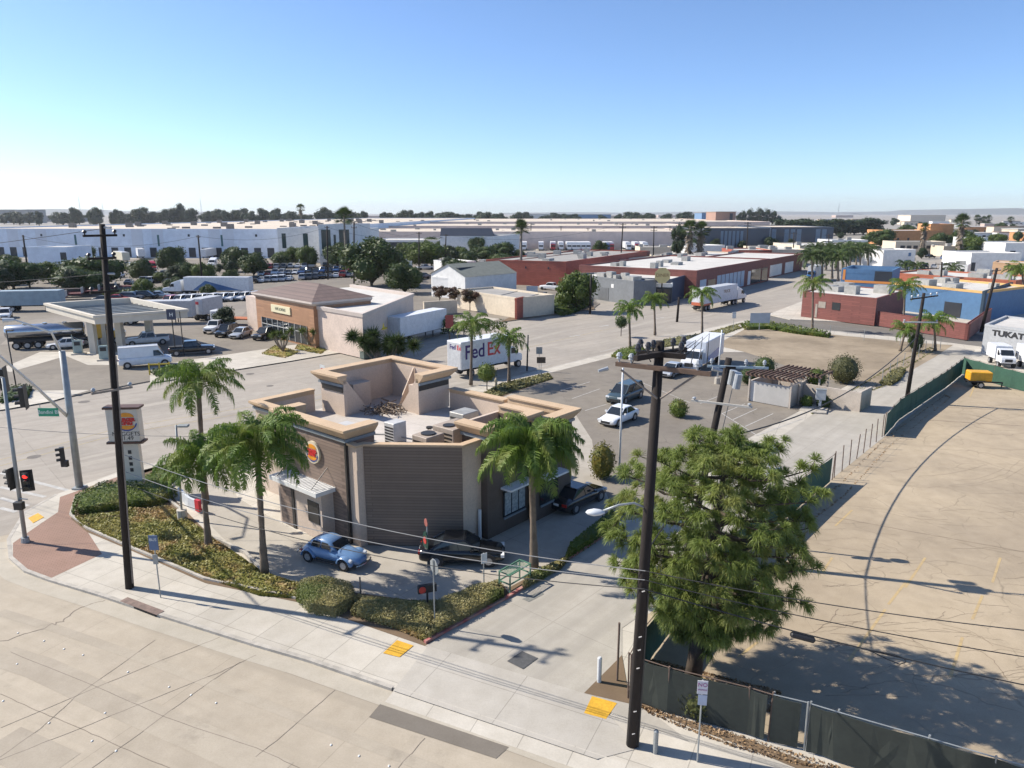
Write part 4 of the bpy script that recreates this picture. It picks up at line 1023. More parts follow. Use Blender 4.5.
CRM = M("cream stucco wall", (.70, .60, .46), .85, .12, .3, fine=2); ORW = M("orange stucco wall", (.62, .30, .13), .85, .15, .1, fine=1); BLW = M("bright blue wall", (.08, .18, .33), .7, .15, .2, fine=1.5)
DKG = M("dark blue glass wall", (.05, .07, .11), .25, .3, .05); DKR = M("dark roof sheet", (.03, .04, .06), .5, .2, .1); GRW = M("grey block wall", (.20, .21, .22), .85, .15, .4, fine=2)
DKD = M("dark door", (.03, .035, .045), .5, .3, .3); DGL = glass("office glass", (.02, .045, .05), .1)
def far_bld(name, label, x0, x1, ytop, dist, wall, roof, windows=(), depth=40):
    A, B = At(x0, ytop, dist), At(x1, ytop, dist)
    o = thing(name, label, 'building', (A.x, dist, 0)); ln = B.x - A.x; zt = A.z
    MB().box(0, ln, 0, depth, 0, zt - .5).build('wall', wall, o); MB().box(-.5, ln + .5, -.5, depth + .5, zt - .49, zt).build('roof', roof, o)
    for (a, b, za, zb, mt, nm) in windows: MB().box(a * ln, b * ln, -.2, .1, za * zt, zb * zt).build(nm, mt, o)
    return o
# huge warehouse at left
win = []
for i in range(26): win.append((.012 + i * .038, .012 + i * .038 + .02, .2, 4.2, DKD, 'dock_door'))
for x in (.16, .40, .645, .83): win.append((x, x + .006, 4.8, 9.5, M("teal window", (.03, .12, .13), .3, .1, 1), 'window'))
for x in (.30, .545, .735, .93): win.append((x, x + .006, 8.8, 9.8, DKD, 'vent'))
whs, ln = bld('warehouse', 'very long blue white warehouse with a row of dark dock doors', 'warehouse', (-60, 228.5), (279, 229), 12, 700, WBL, RSAND, parapet=.6, windows=win)
m = MB(); rr = random.Random(9)
for i in range(70):
    x, y = rr.uniform(4, ln - 4), rr.uniform(20, 400); m.box(x - 1.5, x + 1.5, y - 1, y + 1, 11.42, 11.42 + rr.choice((.5, .8, 2.2)))
tag(m.build('skylight', M("dark skylight", (.2, .19, .18), .6, .3, .5), whs), kind='stuff')
for x in (.26, .36, .56, .66, .80): pass
m = MB()
for x in (.20, .285, .57, .63, .795, .835): MB().box(x * ln, x * ln + 5, -.05, 0, 4.3, 11.9).build('wall_panel', M("brown grey wall panel", (.66, .69, .74), .8, .1, .2), whs)

o, _ = bld('annex', 'plain white blue annex block with a glazed entrance in front of the long warehouse', 'building', (26, 247), (66, 247), 8, 14, WBL, RWH, windows=[(.83, .98, 4, 6.3, DKD, 'window')])
bld('porch', 'low grey entrance porch in front of the white blue annex', 'building', (37, 266), (66, 266), 4, 5, WBL, RWH, windows=[(.3, .95, .3, 3.2, DKD, 'window')])
# white office
A = (276, 232); o, ln = bld('office_building', 'white two storey office block with tall dark glass windows beside the long warehouse', 'office', (277, 228), (318, 228), 13, 40, WWH, RWH, windows=[(.1, .2, 5.5, 11, DGL, 'window'), (.34, .48, .5, 5, DGL, 'window'), (.62, .74, 5.5, 11, DGL, 'window')], parapet=.8, ang=0)
bld('office_tower', 'taller white entrance tower with wide green glass bands, right part of the office block', 'office', (318, 224.6), (351, 224.6), 14.5, 35, WWH, RGR, windows=[(.08, .36, 4.8, 12.8, DGL, 'window'), (.62, .93, 4.8, 12.8, DGL, 'window'), (.45, .52, 6, 11, DGL, 'window'), (.3, .95, .3, 3.8, DKD, 'window')], parapet=1)
bld('office_wing', 'low white wing at the right end of the office block', 'office', (351, 229), (366, 229), 12, 30, WWH, RWH, windows=[(.15, .35, 5, 10, DGL, 'window'), (.6, .8, 5, 10, DGL, 'window')], parapet=.8)
# pale pink long warehouses, three ranks
bld('long_warehouse', 'nearest of the long pale pink warehouses behind the row of parked trucks', 'warehouse', (330, 231.5), (700, 231.5), 9, 90, PINK, RSAND, units=8, seed=1)
bld('long_warehouse', 'second of the long pale pink warehouses, a step farther behind', 'warehouse', (300, 225.8), (700, 225.8), 10, 110, PINK, RSAND, units=12, seed=2)
bld('long_warehouse', 'farthest wide sandy roofed warehouse below the far trees', 'warehouse', (345, 221.6), (770, 221.6), 11, 360, PINK, RSAND, units=14, seed=3)
bld('mansard_warehouse', 'warehouse with a dark sloping roof front over white walls, behind the green trees', 'warehouse', (440, 236), (493, 236.5), 9, 40, WWH, RGR, windows=[(.2, .45, .5, 3.5, BLW, 'door'), (.6, .75, .5, 3.5, DKD, 'door')])
A_, B_ = G(440, 236, 9), G(493, 236.5, 9)
m = MB(); L_ = (B_ - A_).length; m.add([(0, -.5, 8.2), (L_, -.5, 8.2), (L_ * .92, 5, 12.2), (0, 5, 12.2), (0, 40, 9), (L_ * .92, 40, 9)], [(0, 1, 2, 3), (3, 2, 5, 4)])
o = thing('sloping_roof', 'dark blue sloping roof face over the white warehouse front', 'roof', (A_[0], A_[1], 0)); m.build('roof_sheet', DKR, o); MB().box(0, L_ * .9, 5.05, 39, 8.5, 9.1).build('roof_deck', RGR, o)
bld('low_building', 'low white building with a long dark window band, left of the dark sloping roof', 'building', (376, 240), (438, 240), 6, 30, WWH, RWH, windows=[(.2, .8, 2.8, 5, DKD, 'window'), (.02, .1, .3, 3, DKD, 'door')])
far_bld('distant_building', 'pale cream building on the horizon, left of the blue one', 516, 561, 213.8, 1300, M('pale distant wall', (.66, .66, .62), .9, .1, .01), RWH)
far_bld('distant_building', 'long blue building on the horizon', 561, 611, 214.2, 1300, M('blue distant wall', (.16, .26, .40), .8, .1, .01), RWH)
bld('glass_warehouse', 'long dark building with blue glass panels and a beige roof behind hedges, left half', 'building', (704, 228), (770, 228), 11, 60, DKG, RSAND, windows=[(.26 + i * .06, .30 + i * .06, .5, 9.5, M("blue grey panel", (.15, .21, .28), .5, .1, .1), 'panel') for i in range(6)])
bld('glass_warehouse', 'long dark building with blue glass panels behind hedges, right half', 'building', (771, 227), (834, 227), 11, 60, DKG, RSAND, windows=[(.02 + i * .1, .09 + i * .1, .5, 9.8, M("blue grey panel"), 'panel') for i in (0, 2, 3, 4, 7, 8)])
far_bld('brick_block', 'brown brick block on the horizon beside dark conifers', 716, 736, 211.5, 800, M('brown brick', (.34, .21, .16), .85, .1, .1), RGR, [(.7, .85, .3, .9, DKD, 'window')])
far_bld('distant_building', 'slate blue building on the horizon left of the brown brick block', 702, 714, 212.5, 1000, M('blue distant wall'), RGR)
far_bld('distant_building', 'grey low building on the far left horizon', -40, 32, 209.5, 1400, M('grey distant wall', (.38, .37, .35), .9, .1, .01), RGR)
bld('distant_building', 'dark flat building behind the sandy warehouse roof at far left', 'building', (-40, 215.6), (84, 215.6), 13, 60, M("dark distant wall", (.22, .22, .23), .9, .1, .01), RGR)
far_bld('distant_building', 'cream stadium like hall on the right horizon', 911, 946, 215, 1200, M('cream distant wall', (.72, .62, .5), .9, .1, .01), RWH)
# low roofs behind the palms
bld('shed', 'low pale roofed shed with a cream wall in front of the blue glass building', 'building', (770, 249.5), (808, 249.5), 6, 30, CRM, RWH, units=4, seed=4)
bld('shed', 'long pale roofed shed left of the tall feathery palms, behind the truck', 'building', (800, 245.5), (880, 245.5), 6, 30, CRM, RWH, units=6, seed=5)
bld('shed', 'white roofed shed with red brick front, right of the two shaggy palms', 'building', (735, 250), (772, 250), 6, 16, BRK, RWH, units=2, seed=6)
bld('shed', 'cream walled shed at the foot of the two shaggy palms', 'building', (655, 256), (690, 256), 5, 15, CRM, RGR, units=2, seed=7)
bld('shed', 'long pale roofed shed between the shaggy palms and the brick shop row', 'building', (676, 262), (760, 253), 5.0, 20, CRM, RWH, units=7, seed=17)
bld('orange_building', 'wide orange building with a raised block beyond the palms', 'building', (893, 230.5), (944, 230.5), 9, 30, ORW, RWH, windows=[(.1, .14, 3, 5, DKD, 'window'), (.3, .34, 3, 5, DKD, 'window'), (.85, .9, 3, 5, DKD, 'window')])
bld('orange_block', 'small raised orange block on the wide orange building', 'building', (918, 223.5), (931, 224), 12.5, 12, ORW, RGR)
bld('tan_building', 'long tan building with a strip of windows below the orange one', 'building', (896, 241.5), (946, 241.5), 6, 12, CRM, RWH, windows=[(.1 + i * .13, .19 + i * .13, 2.8, 4.2, DKD, 'window') for i in range(6)])
bld('white_building', 'white building with a blue doorway beside the shaggy palm', 'building', (884, 250), (916, 249.2), 6.5, 9, WWH, RWH, windows=[(.72, .82, .3, 3, BLW, 'door'), (.78, .86, 4.2, 5.4, BLW, 'window')])
bld('white_building', 'white billboard like block on the right below the palms', 'building', (967, 237.5), (988, 237.5), 8, 10, WWH, RWH)
bld('white_building', 'white building with two dark windows at the right edge', 'building', (1006, 243), (1060, 243), 7, 20, WWH, RWH, windows=[(.1, .2, 2, 4, DKD, 'window'), (.5, .6, 2, 4, DKD, 'window')])
bld('white_sheds', 'bright white sheds standing in the lot behind the long red roof', 'building', (972, 253), (1022, 253), 6, 16, WWH, RWH, windows=[(.02, .1, .3, 3, DKD, 'door')])
bld('orange_shed', 'pale orange shed at the right edge behind the red roof', 'building', (993, 262), (1050, 264), 4.5, 10, M("pale orange wall", (.6, .38, .22), .85, .1, .5), RWH)
# red building in the centre
RW_ = [(.25 + i * .5, .253 + i * .5, 2, 3, DKD, 'vent') for i in range(1)]
bld('red_warehouse', 'large red brick warehouse with a grey flat roof, lit front', 'warehouse', (486, 259.5), (566, 261.5), 6.5, 62, BRK, RGR, ang=8, units=9, seed=8, windows=[(.5, .515, 4.4, 5, DKD, 'vent'), (.78, .795, 4.4, 5, DKD, 'vent')])
bld('red_warehouse', 'red brick warehouse wing, shade put into its wall colour, roof edge rising right of the red front', 'warehouse', (566.5, 262), (650, 251), 6.3, 16, BRKD, RGR, units=5, seed=9)  # side wall in shadow: its shade is put into the darker brick colour
# grey building + diner
bld('grey_building', 'grey block walled building on the far corner of the side street', 'building', (573, 273.5), (634, 281), 5, 6, GRW, RWH, ang=0, windows=[(.27, .3, 3, 3.8, WWH, 'sign_plate'), (.66, .70, 3, 3.8, WWH, 'sign_plate'), (.45, .62, .2, 2.8, M("grey gate", (.13, .135, .14), .7, .2, 1), 'gate')], units=6, seed=10)
bld('diner', 'diner with a white roof fascia and dark glass front', 'diner', (634, 282.5), (672, 283.5), 4.2, 12, DKD, RWH, cap=WWH, parapet=.8, windows=[(.05, .95, .6, 3, GL, 'window')])
bld('dark_corner_shop', 'dark blue painted shop front between the diner and the brick shop row', 'shop', (672, 279), (697, 272), 5, 14, M("dark navy wall", (.035, .05, .09), .8, .2, .3), RWH, windows=[(.5, .98, 3.4, 4.6, M("pale awning", (.3, .38, .45), .6, .1, 1), 'fascia')])
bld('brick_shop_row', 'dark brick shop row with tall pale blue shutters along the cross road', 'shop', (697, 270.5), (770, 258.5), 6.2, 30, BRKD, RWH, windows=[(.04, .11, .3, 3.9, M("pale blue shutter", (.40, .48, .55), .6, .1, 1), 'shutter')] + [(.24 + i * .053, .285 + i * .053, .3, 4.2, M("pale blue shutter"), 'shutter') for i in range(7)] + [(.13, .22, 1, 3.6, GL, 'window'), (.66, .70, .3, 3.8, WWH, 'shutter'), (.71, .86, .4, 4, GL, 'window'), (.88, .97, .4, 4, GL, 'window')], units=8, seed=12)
bld('brick_shop_row', 'far end of the brick shop row with white shutters near the blue truck', 'shop', (770, 259), (803, 253.5), 5.5, 20, BRKD, RWH, windows=[(.02, .35, .3, 3.6, WWH, 'shutter'), (.45, .7, .3, 3.6, WWH, 'shutter')])
bld('red_parapet_building', 'low building with a long orange red parapet behind the grey building', 'building', (600, 264), (690, 267), 5.5, 14, WWH, RWH, cap=M("orange red parapet", (.42, .13, .07), .8, .15, .5), parapet=1.3, units=4, seed=13)
# cream walls and white gabled house
o, ln = bld('cream_building', 'low cream stucco building with tree shadows on its wall', 'building', (457, 289.3), (516.5, 297.8), 3.8, 9, CRM, RGR)
bld('cream_wall', 'long cream garden wall behind the red leaved trees', 'wall', (424, 302), (457, 300), 2.6, .5, CRM, CRM, parapet=.2)
bld('brick_end_building', 'small building end in red brick with a dark shaded side on the cross road', 'building', (516.8, 298.4), (524.5, 296.6), 3.85, .4, BRK, BRK)
bld('carport', 'lean-to with the shade of its open front painted on solid walls beside the red brick building end', 'building', (525, 297.8), (547, 292), 3.5, 6, DKD, RWH)  # solid block, walls coloured dark for the shade inside the open front
bld('cream_building', 'wide cream stucco block left of the small red brick end', 'building', (448, 301.5), (478, 296), 4.2, 16, CRM, RGR) if False else None
ap = [G(431, 273.5, 5.2), G(465, 276.5, 5.2)]; hA = ap[0]; dirx = (ap[1] - ap[0]); wdt = dirx.length; rz = math.atan2(dirx.y, dirx.x)
h = thing('gabled_house', 'white gabled house with a green grey roof and a dark mansard porch', 'house', (hA[0], hA[1], .13), rz)
MB().add([(0, 0, 0), (wdt, 0, 0), (wdt, 0, 5.1), (wdt / 2, 0, 7.4), (0, 0, 5.1), (0, 16, 0), (wdt, 16, 0), (wdt, 16, 5.1), (wdt / 2, 16, 7.4), (0, 16, 5.1)], [(0, 1, 2, 3, 4), (9, 8, 7, 6, 5), (1, 6, 7, 2), (5, 0, 4, 9)]).build('wall', WWH, h)
rf = M("green grey shingle roof", (.20, .21, .18), .9, .2, 1)
MB().add([(-.3, -.3, 5.0), (wdt / 2, -.3, 7.45), (wdt + .3, -.3, 5.0), (wdt + .3, 16, 5.0), (wdt / 2, 16, 7.45), (-.3, 16, 5.0)], [(0, 1, 4, 5), (1, 2, 3, 4)]).build('roof', rf, h)
bld('mansard_house', 'long house with a dark mansard roof and a shaded veranda, right of the white gable', 'house', (466, 279), (512, 274), 4.6, 10, WWH, rf, windows=[(.05, .2, .5, 3, DKD, 'window'), (.3, .48, .1, 3.4, DKD, 'door'), (.55, .72, .8, 3, DKD, 'window'), (.82, .95, .8, 3, DKD, 'window')])
a_, b_ = G(466, 279, 4.6), G(506, 274.6, 4.6); L_ = (b_ - a_).length
o = thing('mansard_roof', 'black shingled mansard roof slope on the long house', 'roof', (a_[0], a_[1], 4.62), math.atan2(b_[1] - a_[1], b_[0] - a_[0]))
MB().add([(.5, 1, 0), (L_, 1, 0), (L_ * .92, 2.6, 2.2), (.5, 2.6, 2.2), (.5, 9, 0), (L_, 9, 0), (L_ * .92, 7.5, 2.2), (.5, 7.5, 2.2)], [(0, 1, 2, 3), (5, 4, 7, 6), (1, 5, 6, 2), (4, 0, 3, 7), (3, 2, 6, 7)]).build('shingles', M("black shingles", (.02, .028, .035), .8, .2, 1), o)
# ---- shop with hipped tile roof
sA, sB = G(249, 326), G(331, 341.5)   # base of front face: left, corner
tz = 6.4
fa, fb = G(257, 293.5, tz), G(315, 303.5, tz); d_ = fb - fa; rz = math.atan2(d_.y, d_.x); ln = d_.length
shop = thing('shop', 'corner shop with an orange brown front, brown hipped tile roof and long beige side wall', 'shop', (fa[0], fa[1], .13), rz)
beigeS = M("pink beige block wall", (.68, .55, .46), .85, .12, .5, fine=4); ORB = boards("orange brown brick front", (.45, .24, .13), .25, .8, seg=.6)
side = G(357, 311, tz) ; far = G(413, 291, tz)
loc = lambda p: Matrix.Rotation(-rz, 3, 'Z') @ (Vector((p[0] - fa[0], p[1] - fa[1], 0)))
c1, c2 = loc(side), loc(far)
bx_ = c1.x; dep = max(12, c2.y - 0)
SH = 20
MB().box(0, ln, -.3, 9, 0, 6.2).build('front_wall', ORB, shop)
MB().prism([(ln + .02, .3), (c1.x, .6), (c2.x, c2.y), (-6, c2.y + 1), (-6, .8), (-.02, .8)], 0, 5.4).build('wall', beigeS, shop)
MB().prism([(ln + .1, .9), (c1.x - .3, 1.1), (c2.x - .3, c2.y - .4), (-5.7, c2.y + .5), (-5.7, 9.1), (ln, 9.1)], 5.42, 5.46).build('flat_roof', RWH, shop)
MB().sweep([(ln + .02, .3), (c1.x, .6), (c2.x, c2.y), (-6, c2.y + 1)], [(.12, 5.4), (.2, 5.9), (-.35, 5.9), (-.35, 5.4)]).build('cornice', M("pale shop cornice", (.58, .50, .44), .8, .1, 1), shop)
MB().sweep([(-.02, 9), (-.02, -.32), (ln + .02, -.32), (ln + .02, 9)], [(.02, 5.9), (.45, 6.25), (.45, 6.5), (-.3, 6.5), (-.3, 5.9)]).build('cornice', M("pale shop cornice"), shop)
tile = boards("brown roof tile", (.20, .135, .11), .35, .6, seg=.4)
MB().add([(-.4, -.7, 6.52), (ln + .4, -.7, 6.52), (ln + .4, 9.5, 6.52), (-.4, 9.5, 6.52), (ln / 2 - 2.5, 4.4, 8.3), (ln / 2 + 2.5, 4.4, 8.3)], [(0, 1, 5, 4), (1, 2, 5), (2, 3, 4, 5), (3, 0, 4)]).build('tile_roof', tile, shop)
sf = MB().box(ln * .1, ln * .88, -.36, -.302, .3, 2.9).build('shop_front', GL, shop)
m = MB()
for k in range(9): m.box(ln * (.1 + k * .0975) - .05, ln * (.1 + k * .0975) + .05, -.42, -.362, .3, 2.9)
m.box(ln * .1, ln * .88, -.42, -.362, 1.9, 2.0); m.build('frame', M("pale door frame", (.5, .5, .48), .5, .1, 2), sf)
sg = MB().box(ln * .30, ln * .63, -.46, -.303, 4.05, 5.15).build('sign_board', M("cream sign board", (.75, .68, .45), .5, .05, 2), shop)
text('lettering', 'VAPE & SMOKE', .62, M("dark green lettering", (.05, .07, .04), .6, .1, 3), sg, (ln * .465, -.47, 4.6), (R(90), 0, 0), .01, 'CENTER', .78)
for (u, z) in ((.55, 3.4),): MB().box(c1.x - .02, c1.x + .02, 0, .1, z, z + .1)
bx2 = MB().prism([(c1.x - .8, .45), (c1.x + .06, .52), (c1.x + .3, 1.8), (c1.x - .5, 1.8)], 0, .9).build('plinth', M("green grey plinth", (.14, .17, .15), .8, .2, 2), shop)
orb = thing('vending_machine', 'bright orange vending machine standing before the shop front', 'vending machine', (*G(280, 333)[:2], .14), rz)
boxpart('cabinet', orb, -.9, .9, -.4, .4, 0, 2.3, M("bright orange panel", (.80, .33, .02), .5, .1, 2), .04); boxpart('door_panel', orb, -.7, .7, -.42, -.402, .5, 2.0, M("orange door panel", (.7, .25, .02), .4, .2, 4), 0)
rb = thing('ice_machine', 'red and white ice machine at the left end of the shop', 'ice machine', (*G(255, 330)[:2], .14), rz)
boxpart('cabinet', rb, -.6, .6, -.4, .4, 0, 2.2, M("red panel", (.55, .03, .04), .5, .1, 2), .04); boxpart('door_panel', rb, -.5, .5, -.42, -.402, .9, 2.0, M("white panel", (.7, .7, .7), .5, .1, 2), 0)
hat = thing('roadside_mascot_base', 'yellow domed sign top poking above the shrub by the road', 'sign', (*G(380, 348)[:2], .14), 0)
hat.name = 'yellow_sign'
MB().tube([(0, 0, 0), (0, 0, 2.6)], .12, 8).build('post', M("teal post", (.1, .25, .25), .6, .2, 2), hat)
ym = M("yellow sign plastic", (.85, .62, .04), .45, .1, 2)
MB().tube([(0, 0, 2.6), (0, 0, 2.75), (0, 0, 2.8), (0, 0, 3.6), (0, 0, 3.85)], [1.1, 1.15, .75, .6, .2], 16).build('sign_top', ym, hat)
# ---- fuel station canopy
cz = 5.6
P = [G(45, 303, cz), G(94, 315.5, cz), G(187, 309, cz), G(131, 297.5, cz)]
cen = sum(P, Vector()) / 4
fc = thing('fuel_canopy', 'cream fuel station canopy with an open recessed roof, on square columns', 'canopy', (cen[0], cen[1], .13))
lp_ = [(p[0] - cen[0], p[1] - cen[1]) for p in P]
cream = M("cream canopy fascia", (.62, .56, .46), .7, .1, 1)
a2 = sum(lp_[i][0] * lp_[(i + 1) % 4][1] - lp_[(i + 1) % 4][0] * lp_[i][1] for i in range(4))
if a2 < 0: lp_ = lp_[::-1]
MB().sweep(lp_, [(.0, 4.3), (.0, 5.1), (.18, 5.15), (.18, 5.47), (-.35, 5.47), (-.35, 4.3)], closed=True).build('fascia', cream, fc)
MB().prism([(x * .97, y * .97) for x, y in lp_], 4.32, 4.55).build('deck', M("canopy deck", (.32, .36, .38), .7, .4, .6, fine=2), fc)
m = MB()
for k in range(10):
    t = (k + .5) / 10
    a = Vector(lp_[0]).lerp(Vector(lp_[1]), t) * .94; b = Vector(lp_[3]).lerp(Vector(lp_[2]), t) * .94
    m.tube([(a.x, a.y, 4.75), (b.x, b.y, 4.75)], .09, 5)
m.build('roof_rib', HV, fc)
for (x, y) in [(95, 354), (122, 351), (151, 344), (106, 345)]:
    q = G(x, y); MB().box(q[0] - cen[0] - .42, q[0] - cen[0] + .42, q[1] - cen[1] - .42, q[1] - cen[1] + .42, 0, 4.31).build('column', cream, fc)
for i, (x, y, wh) in enumerate([(79, 355, 'left fuel pump by the white sedan'), (105, 361, 'fuel pump beside the cream canopy column at centre')]):
    q = G(x, y); p_ = thing('fuel_pump', 'grey green ' + wh, 'fuel pump', (q[0], q[1], .14), R(20))
    gm = M("green grey pump", (.28, .36, .35), .5, .2, 2)
    boxpart('base', p_, -.8, .8, -.7, .7, 0, .15, conc_walk, 0); boxpart('cabinet', p_, -.5, .5, -.3, .3, .15, 1.9, gm, .05); boxpart('screen', p_, -.35, .35, -.33, -.302, 1.2, 1.7, BLK, 0)
    boxpart('sign_post', p_, -.6, -.52, -.1, .1, .15, 2.6, gm, 0)
MBx = MB().flat([tuple(p[:2]) for p in W([(0, 369), (40, 352), (120, 352), (150, 365), (88, 365), (66, 356), (10, 372)], .13)], .134)
struct("fuel_forecourt", MBx, conc_walk)
struct("fuel_forecourt", MB().flat([tuple(p[:2]) for p in W([(150, 366), (292, 345), (363, 340), (430, 325), (478, 316), (500, 319), (360, 349), (290, 361), (150, 383)], .13)], .134), conc_walk)
struct("fuel_forecourt", MB().flat([tuple(p[:2]) for p in W([(0, 400), (14, 391), (90, 390), (50, 401.5), (0, 410)], .13)], .138), conc_walk)
struct("yard", MB().flat([tuple(p[:2]) for p in W([(140, 340), (240, 318), (256, 300), (165, 306), (30, 320), (0, 345), (60, 340)], .13)], .136), slab("tan lot", (.30, .265, .22), (.25, .22, .19), 0, 0, 0, stain=.3))
# ---- trash enclosure with pergola roofs
ef = [G(766, 402), G(780, 410), G(829, 392), G(812, 383)]
E0 = G(748, 402); E1 = G(788, 409.5); dd = E1 - E0; rz = math.atan2(dd.y, dd.x); wd = dd.length
en = thing('bin_enclosure', 'white corrugated bin enclosure with two slatted brown pergola roofs', 'enclosure', (E0[0], E0[1], .14), rz)
corr = boards("white corrugated gate", (.62, .60, .57), .28, .72, horizontal=True, seg=.28, jw=.2)
creamE = M("cream enclosure wall", (.52, .45, .38), .85, .15, 1, fine=8)
MB().box(0, wd, 0, .12, .05, 2.1).build('gate', boards("white ribbed gate", (.62, .60, .57), .22, .7, False, seg=30, jw=.25), en)
for y0 in (0,): 
    MB().box(-.02, .18, .12, 5.0, 0, 2.1).build('wall', creamE, en); MB().box(wd - .2, wd, .12, 5.0, 0, 2.1).build('wall', creamE, en); MB().box(.2, wd - .2, 4.8, 5.0, 0, 2.1).build('wall', creamE, en)
    MB().box(wd + .02, wd + 5.5, 3.2, 3.4, 0, 1.9).build('wall', creamE, en); MB().box(wd + 5.2, wd + 5.4, 3.4, 6.5, 0, 1.9).build('wall', creamE, en)
brw = M("brown pergola timber", (.15, .09, .065), .8, .25, 2)
for (x0, x1, y0, y1, z) in ((-.3, wd + .5, -.4, 2.2, 2.85), (1.0, wd + 1.6, 3.6, 6.4, 2.75)):
    pg = MB().box(x0, x1, y0, y0 + .12, z - .2, z).box(x0, x1, y1 - .12, y1, z - .2, z).build('pergola_beam', brw, en)
    m = MB(); n = 11
    for k in range(n): xx = x0 + .1 + (x1 - x0 - .3) * k / (n - 1); m.box(xx, xx + .1, y0 - .2, y1 + .2, z + .002, z + .16)
    m.build('slat', brw, pg)
    for (px_, py_) in ((x0 + .3, y0 + .2), (x1 - .4, y0 + .2), (x0 + .3, y1 - .3), (x1 - .4, y1 - .3)): MB().box(px_, px_ + .14, py_, py_ + .14, 0, z - .2).build('post', creamE, en)
# bright cube walls right of enclosure
qa, qb = G(826, 412), G(845, 397)
# ---- right side buildings
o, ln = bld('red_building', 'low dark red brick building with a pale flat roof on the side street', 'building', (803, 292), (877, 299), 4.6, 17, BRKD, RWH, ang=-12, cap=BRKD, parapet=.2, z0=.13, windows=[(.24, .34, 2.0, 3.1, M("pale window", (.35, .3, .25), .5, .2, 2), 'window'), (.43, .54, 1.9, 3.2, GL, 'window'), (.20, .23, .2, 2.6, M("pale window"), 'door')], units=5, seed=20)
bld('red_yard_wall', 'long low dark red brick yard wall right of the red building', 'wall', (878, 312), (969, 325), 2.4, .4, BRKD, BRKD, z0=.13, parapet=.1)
bld('red_yard_wall', 'end return of the red brick yard wall', 'wall', (969, 325), (992, 309), 2.4, .4, BRKD, BRKD, z0=.13, parapet=.1)
bld('blue_building', 'bright blue raised parapet building with an orange stripe', 'building', (842, 269), (893, 271), 7.2, 12, BLW, RWH, z0=.13, parapet=.9, windows=[(.03, .08, 4.9, 7.0, M("orange stripe", (.65, .25, .06), .7, .1, 1), 'stripe'), (.08, 1.0, 4.4, 4.88, M("orange stripe"), 'stripe'), (.66, .99, 4.9, 6.9, DKD, 'opening')])
bld('blue_building', 'long bright blue warehouse with orange roof edge and a dark doorway', 'building', (893, 283), (984, 292), 5.2, 18, BLW, RWH, ang=-10, z0=.13, cap=M("orange edge", (.62, .38, .14), .7, .1, 1), parapet=.4, windows=[(.62, .80, .1, 2.7, DKD, 'door')], units=6, seed=21)
bld('dark_blue_block', 'dark blue gable end block closing the long blue warehouse at right', 'building', (985.2, 292), (1013, 283), 5.25, .4, M("dark teal wall", (.04, .07, .10), .8, .2, .3), RWH, z0=.13)
bld('red_roof_building', 'very long low orange red building behind the blue warehouse', 'building', (890, 273), (1016, 281), 5, 16, M("orange red wall", (.42, .13, .07), .85, .15, .3, fine=2), RWH, z0=.13, units=6, seed=22)
o, ln = bld('company_building', 'grey panelled company building with black name lettering at the right edge', 'building', (985, 325), (1095, 340), 3.9, 11, M("pale grey panel wall", (.42, .43, .44), .7, .1, .5, fine=3), RWH, ang=-20, z0=.13, parapet=.3)
text('lettering', 'TUKATECH', 1.0, BLK, o, (1.1, -.02, 2.9), (R(90), 0, 0), .03, 'LEFT', 1.25, .04)
# more roofs in the middle distance
for (a, b, z_, dp, wm, lab) in [((485, 243), (512, 243), 5, 14, CRM, 'small cream building left of the slim tall fan palm'), ((447, 247), (482, 247), 3.5, 8, WWH, 'low white building under the dark sloping roof'),
    ((392, 262), (412, 261), 4, 10, WWH, 'little white building between the dense round tree and the poles'), ((452, 262), (476, 261), 4, 12, WWH, 'flat white building behind the gabled house'),
    ((482, 266), (512, 262), 4, 8, M("orange red parapet"), 'orange red roofed shed behind the mansard house'), ((640, 247), (672, 247), 5, 12, CRM, 'cream shed behind the dark conifer'),
    ((690, 246), (725, 245), 5, 12, WWH, 'white shed right behind the shaggy palms'), ((832, 240), (868, 240), 5, 18, WWH, 'white low shed under the tall hedge row'),
    ((846, 250), (880, 249), 4.5, 12, M("pale grey house", (.42, .42, .42), .9, .1, .1), 'grey low shed behind the palm clump'), ((944, 246), (962, 246), 4.5, 10, CRM, 'small cream building just right of the big shaggy palm'), ((990, 246), (1006, 247), 4.5, 10, M("tan house", (.42, .34, .25), .9, .1, .1), 'small tan building between two white blocks at right'),
    ((940, 264), (968, 265), 3.5, 8, WWH, 'little white shed on the bright lot at right')]:
    bld('shed', lab, 'building', a, b, z_, dp, wm, RWH, units=2, seed=int(a[0]), windows=[(.1, .2, .3, 2.4, DKD, 'door'), (.4, .6, 1.2, 2.3, DKD, 'window'), (.75, .9, 1.2, 2.3, DKD, 'window')])
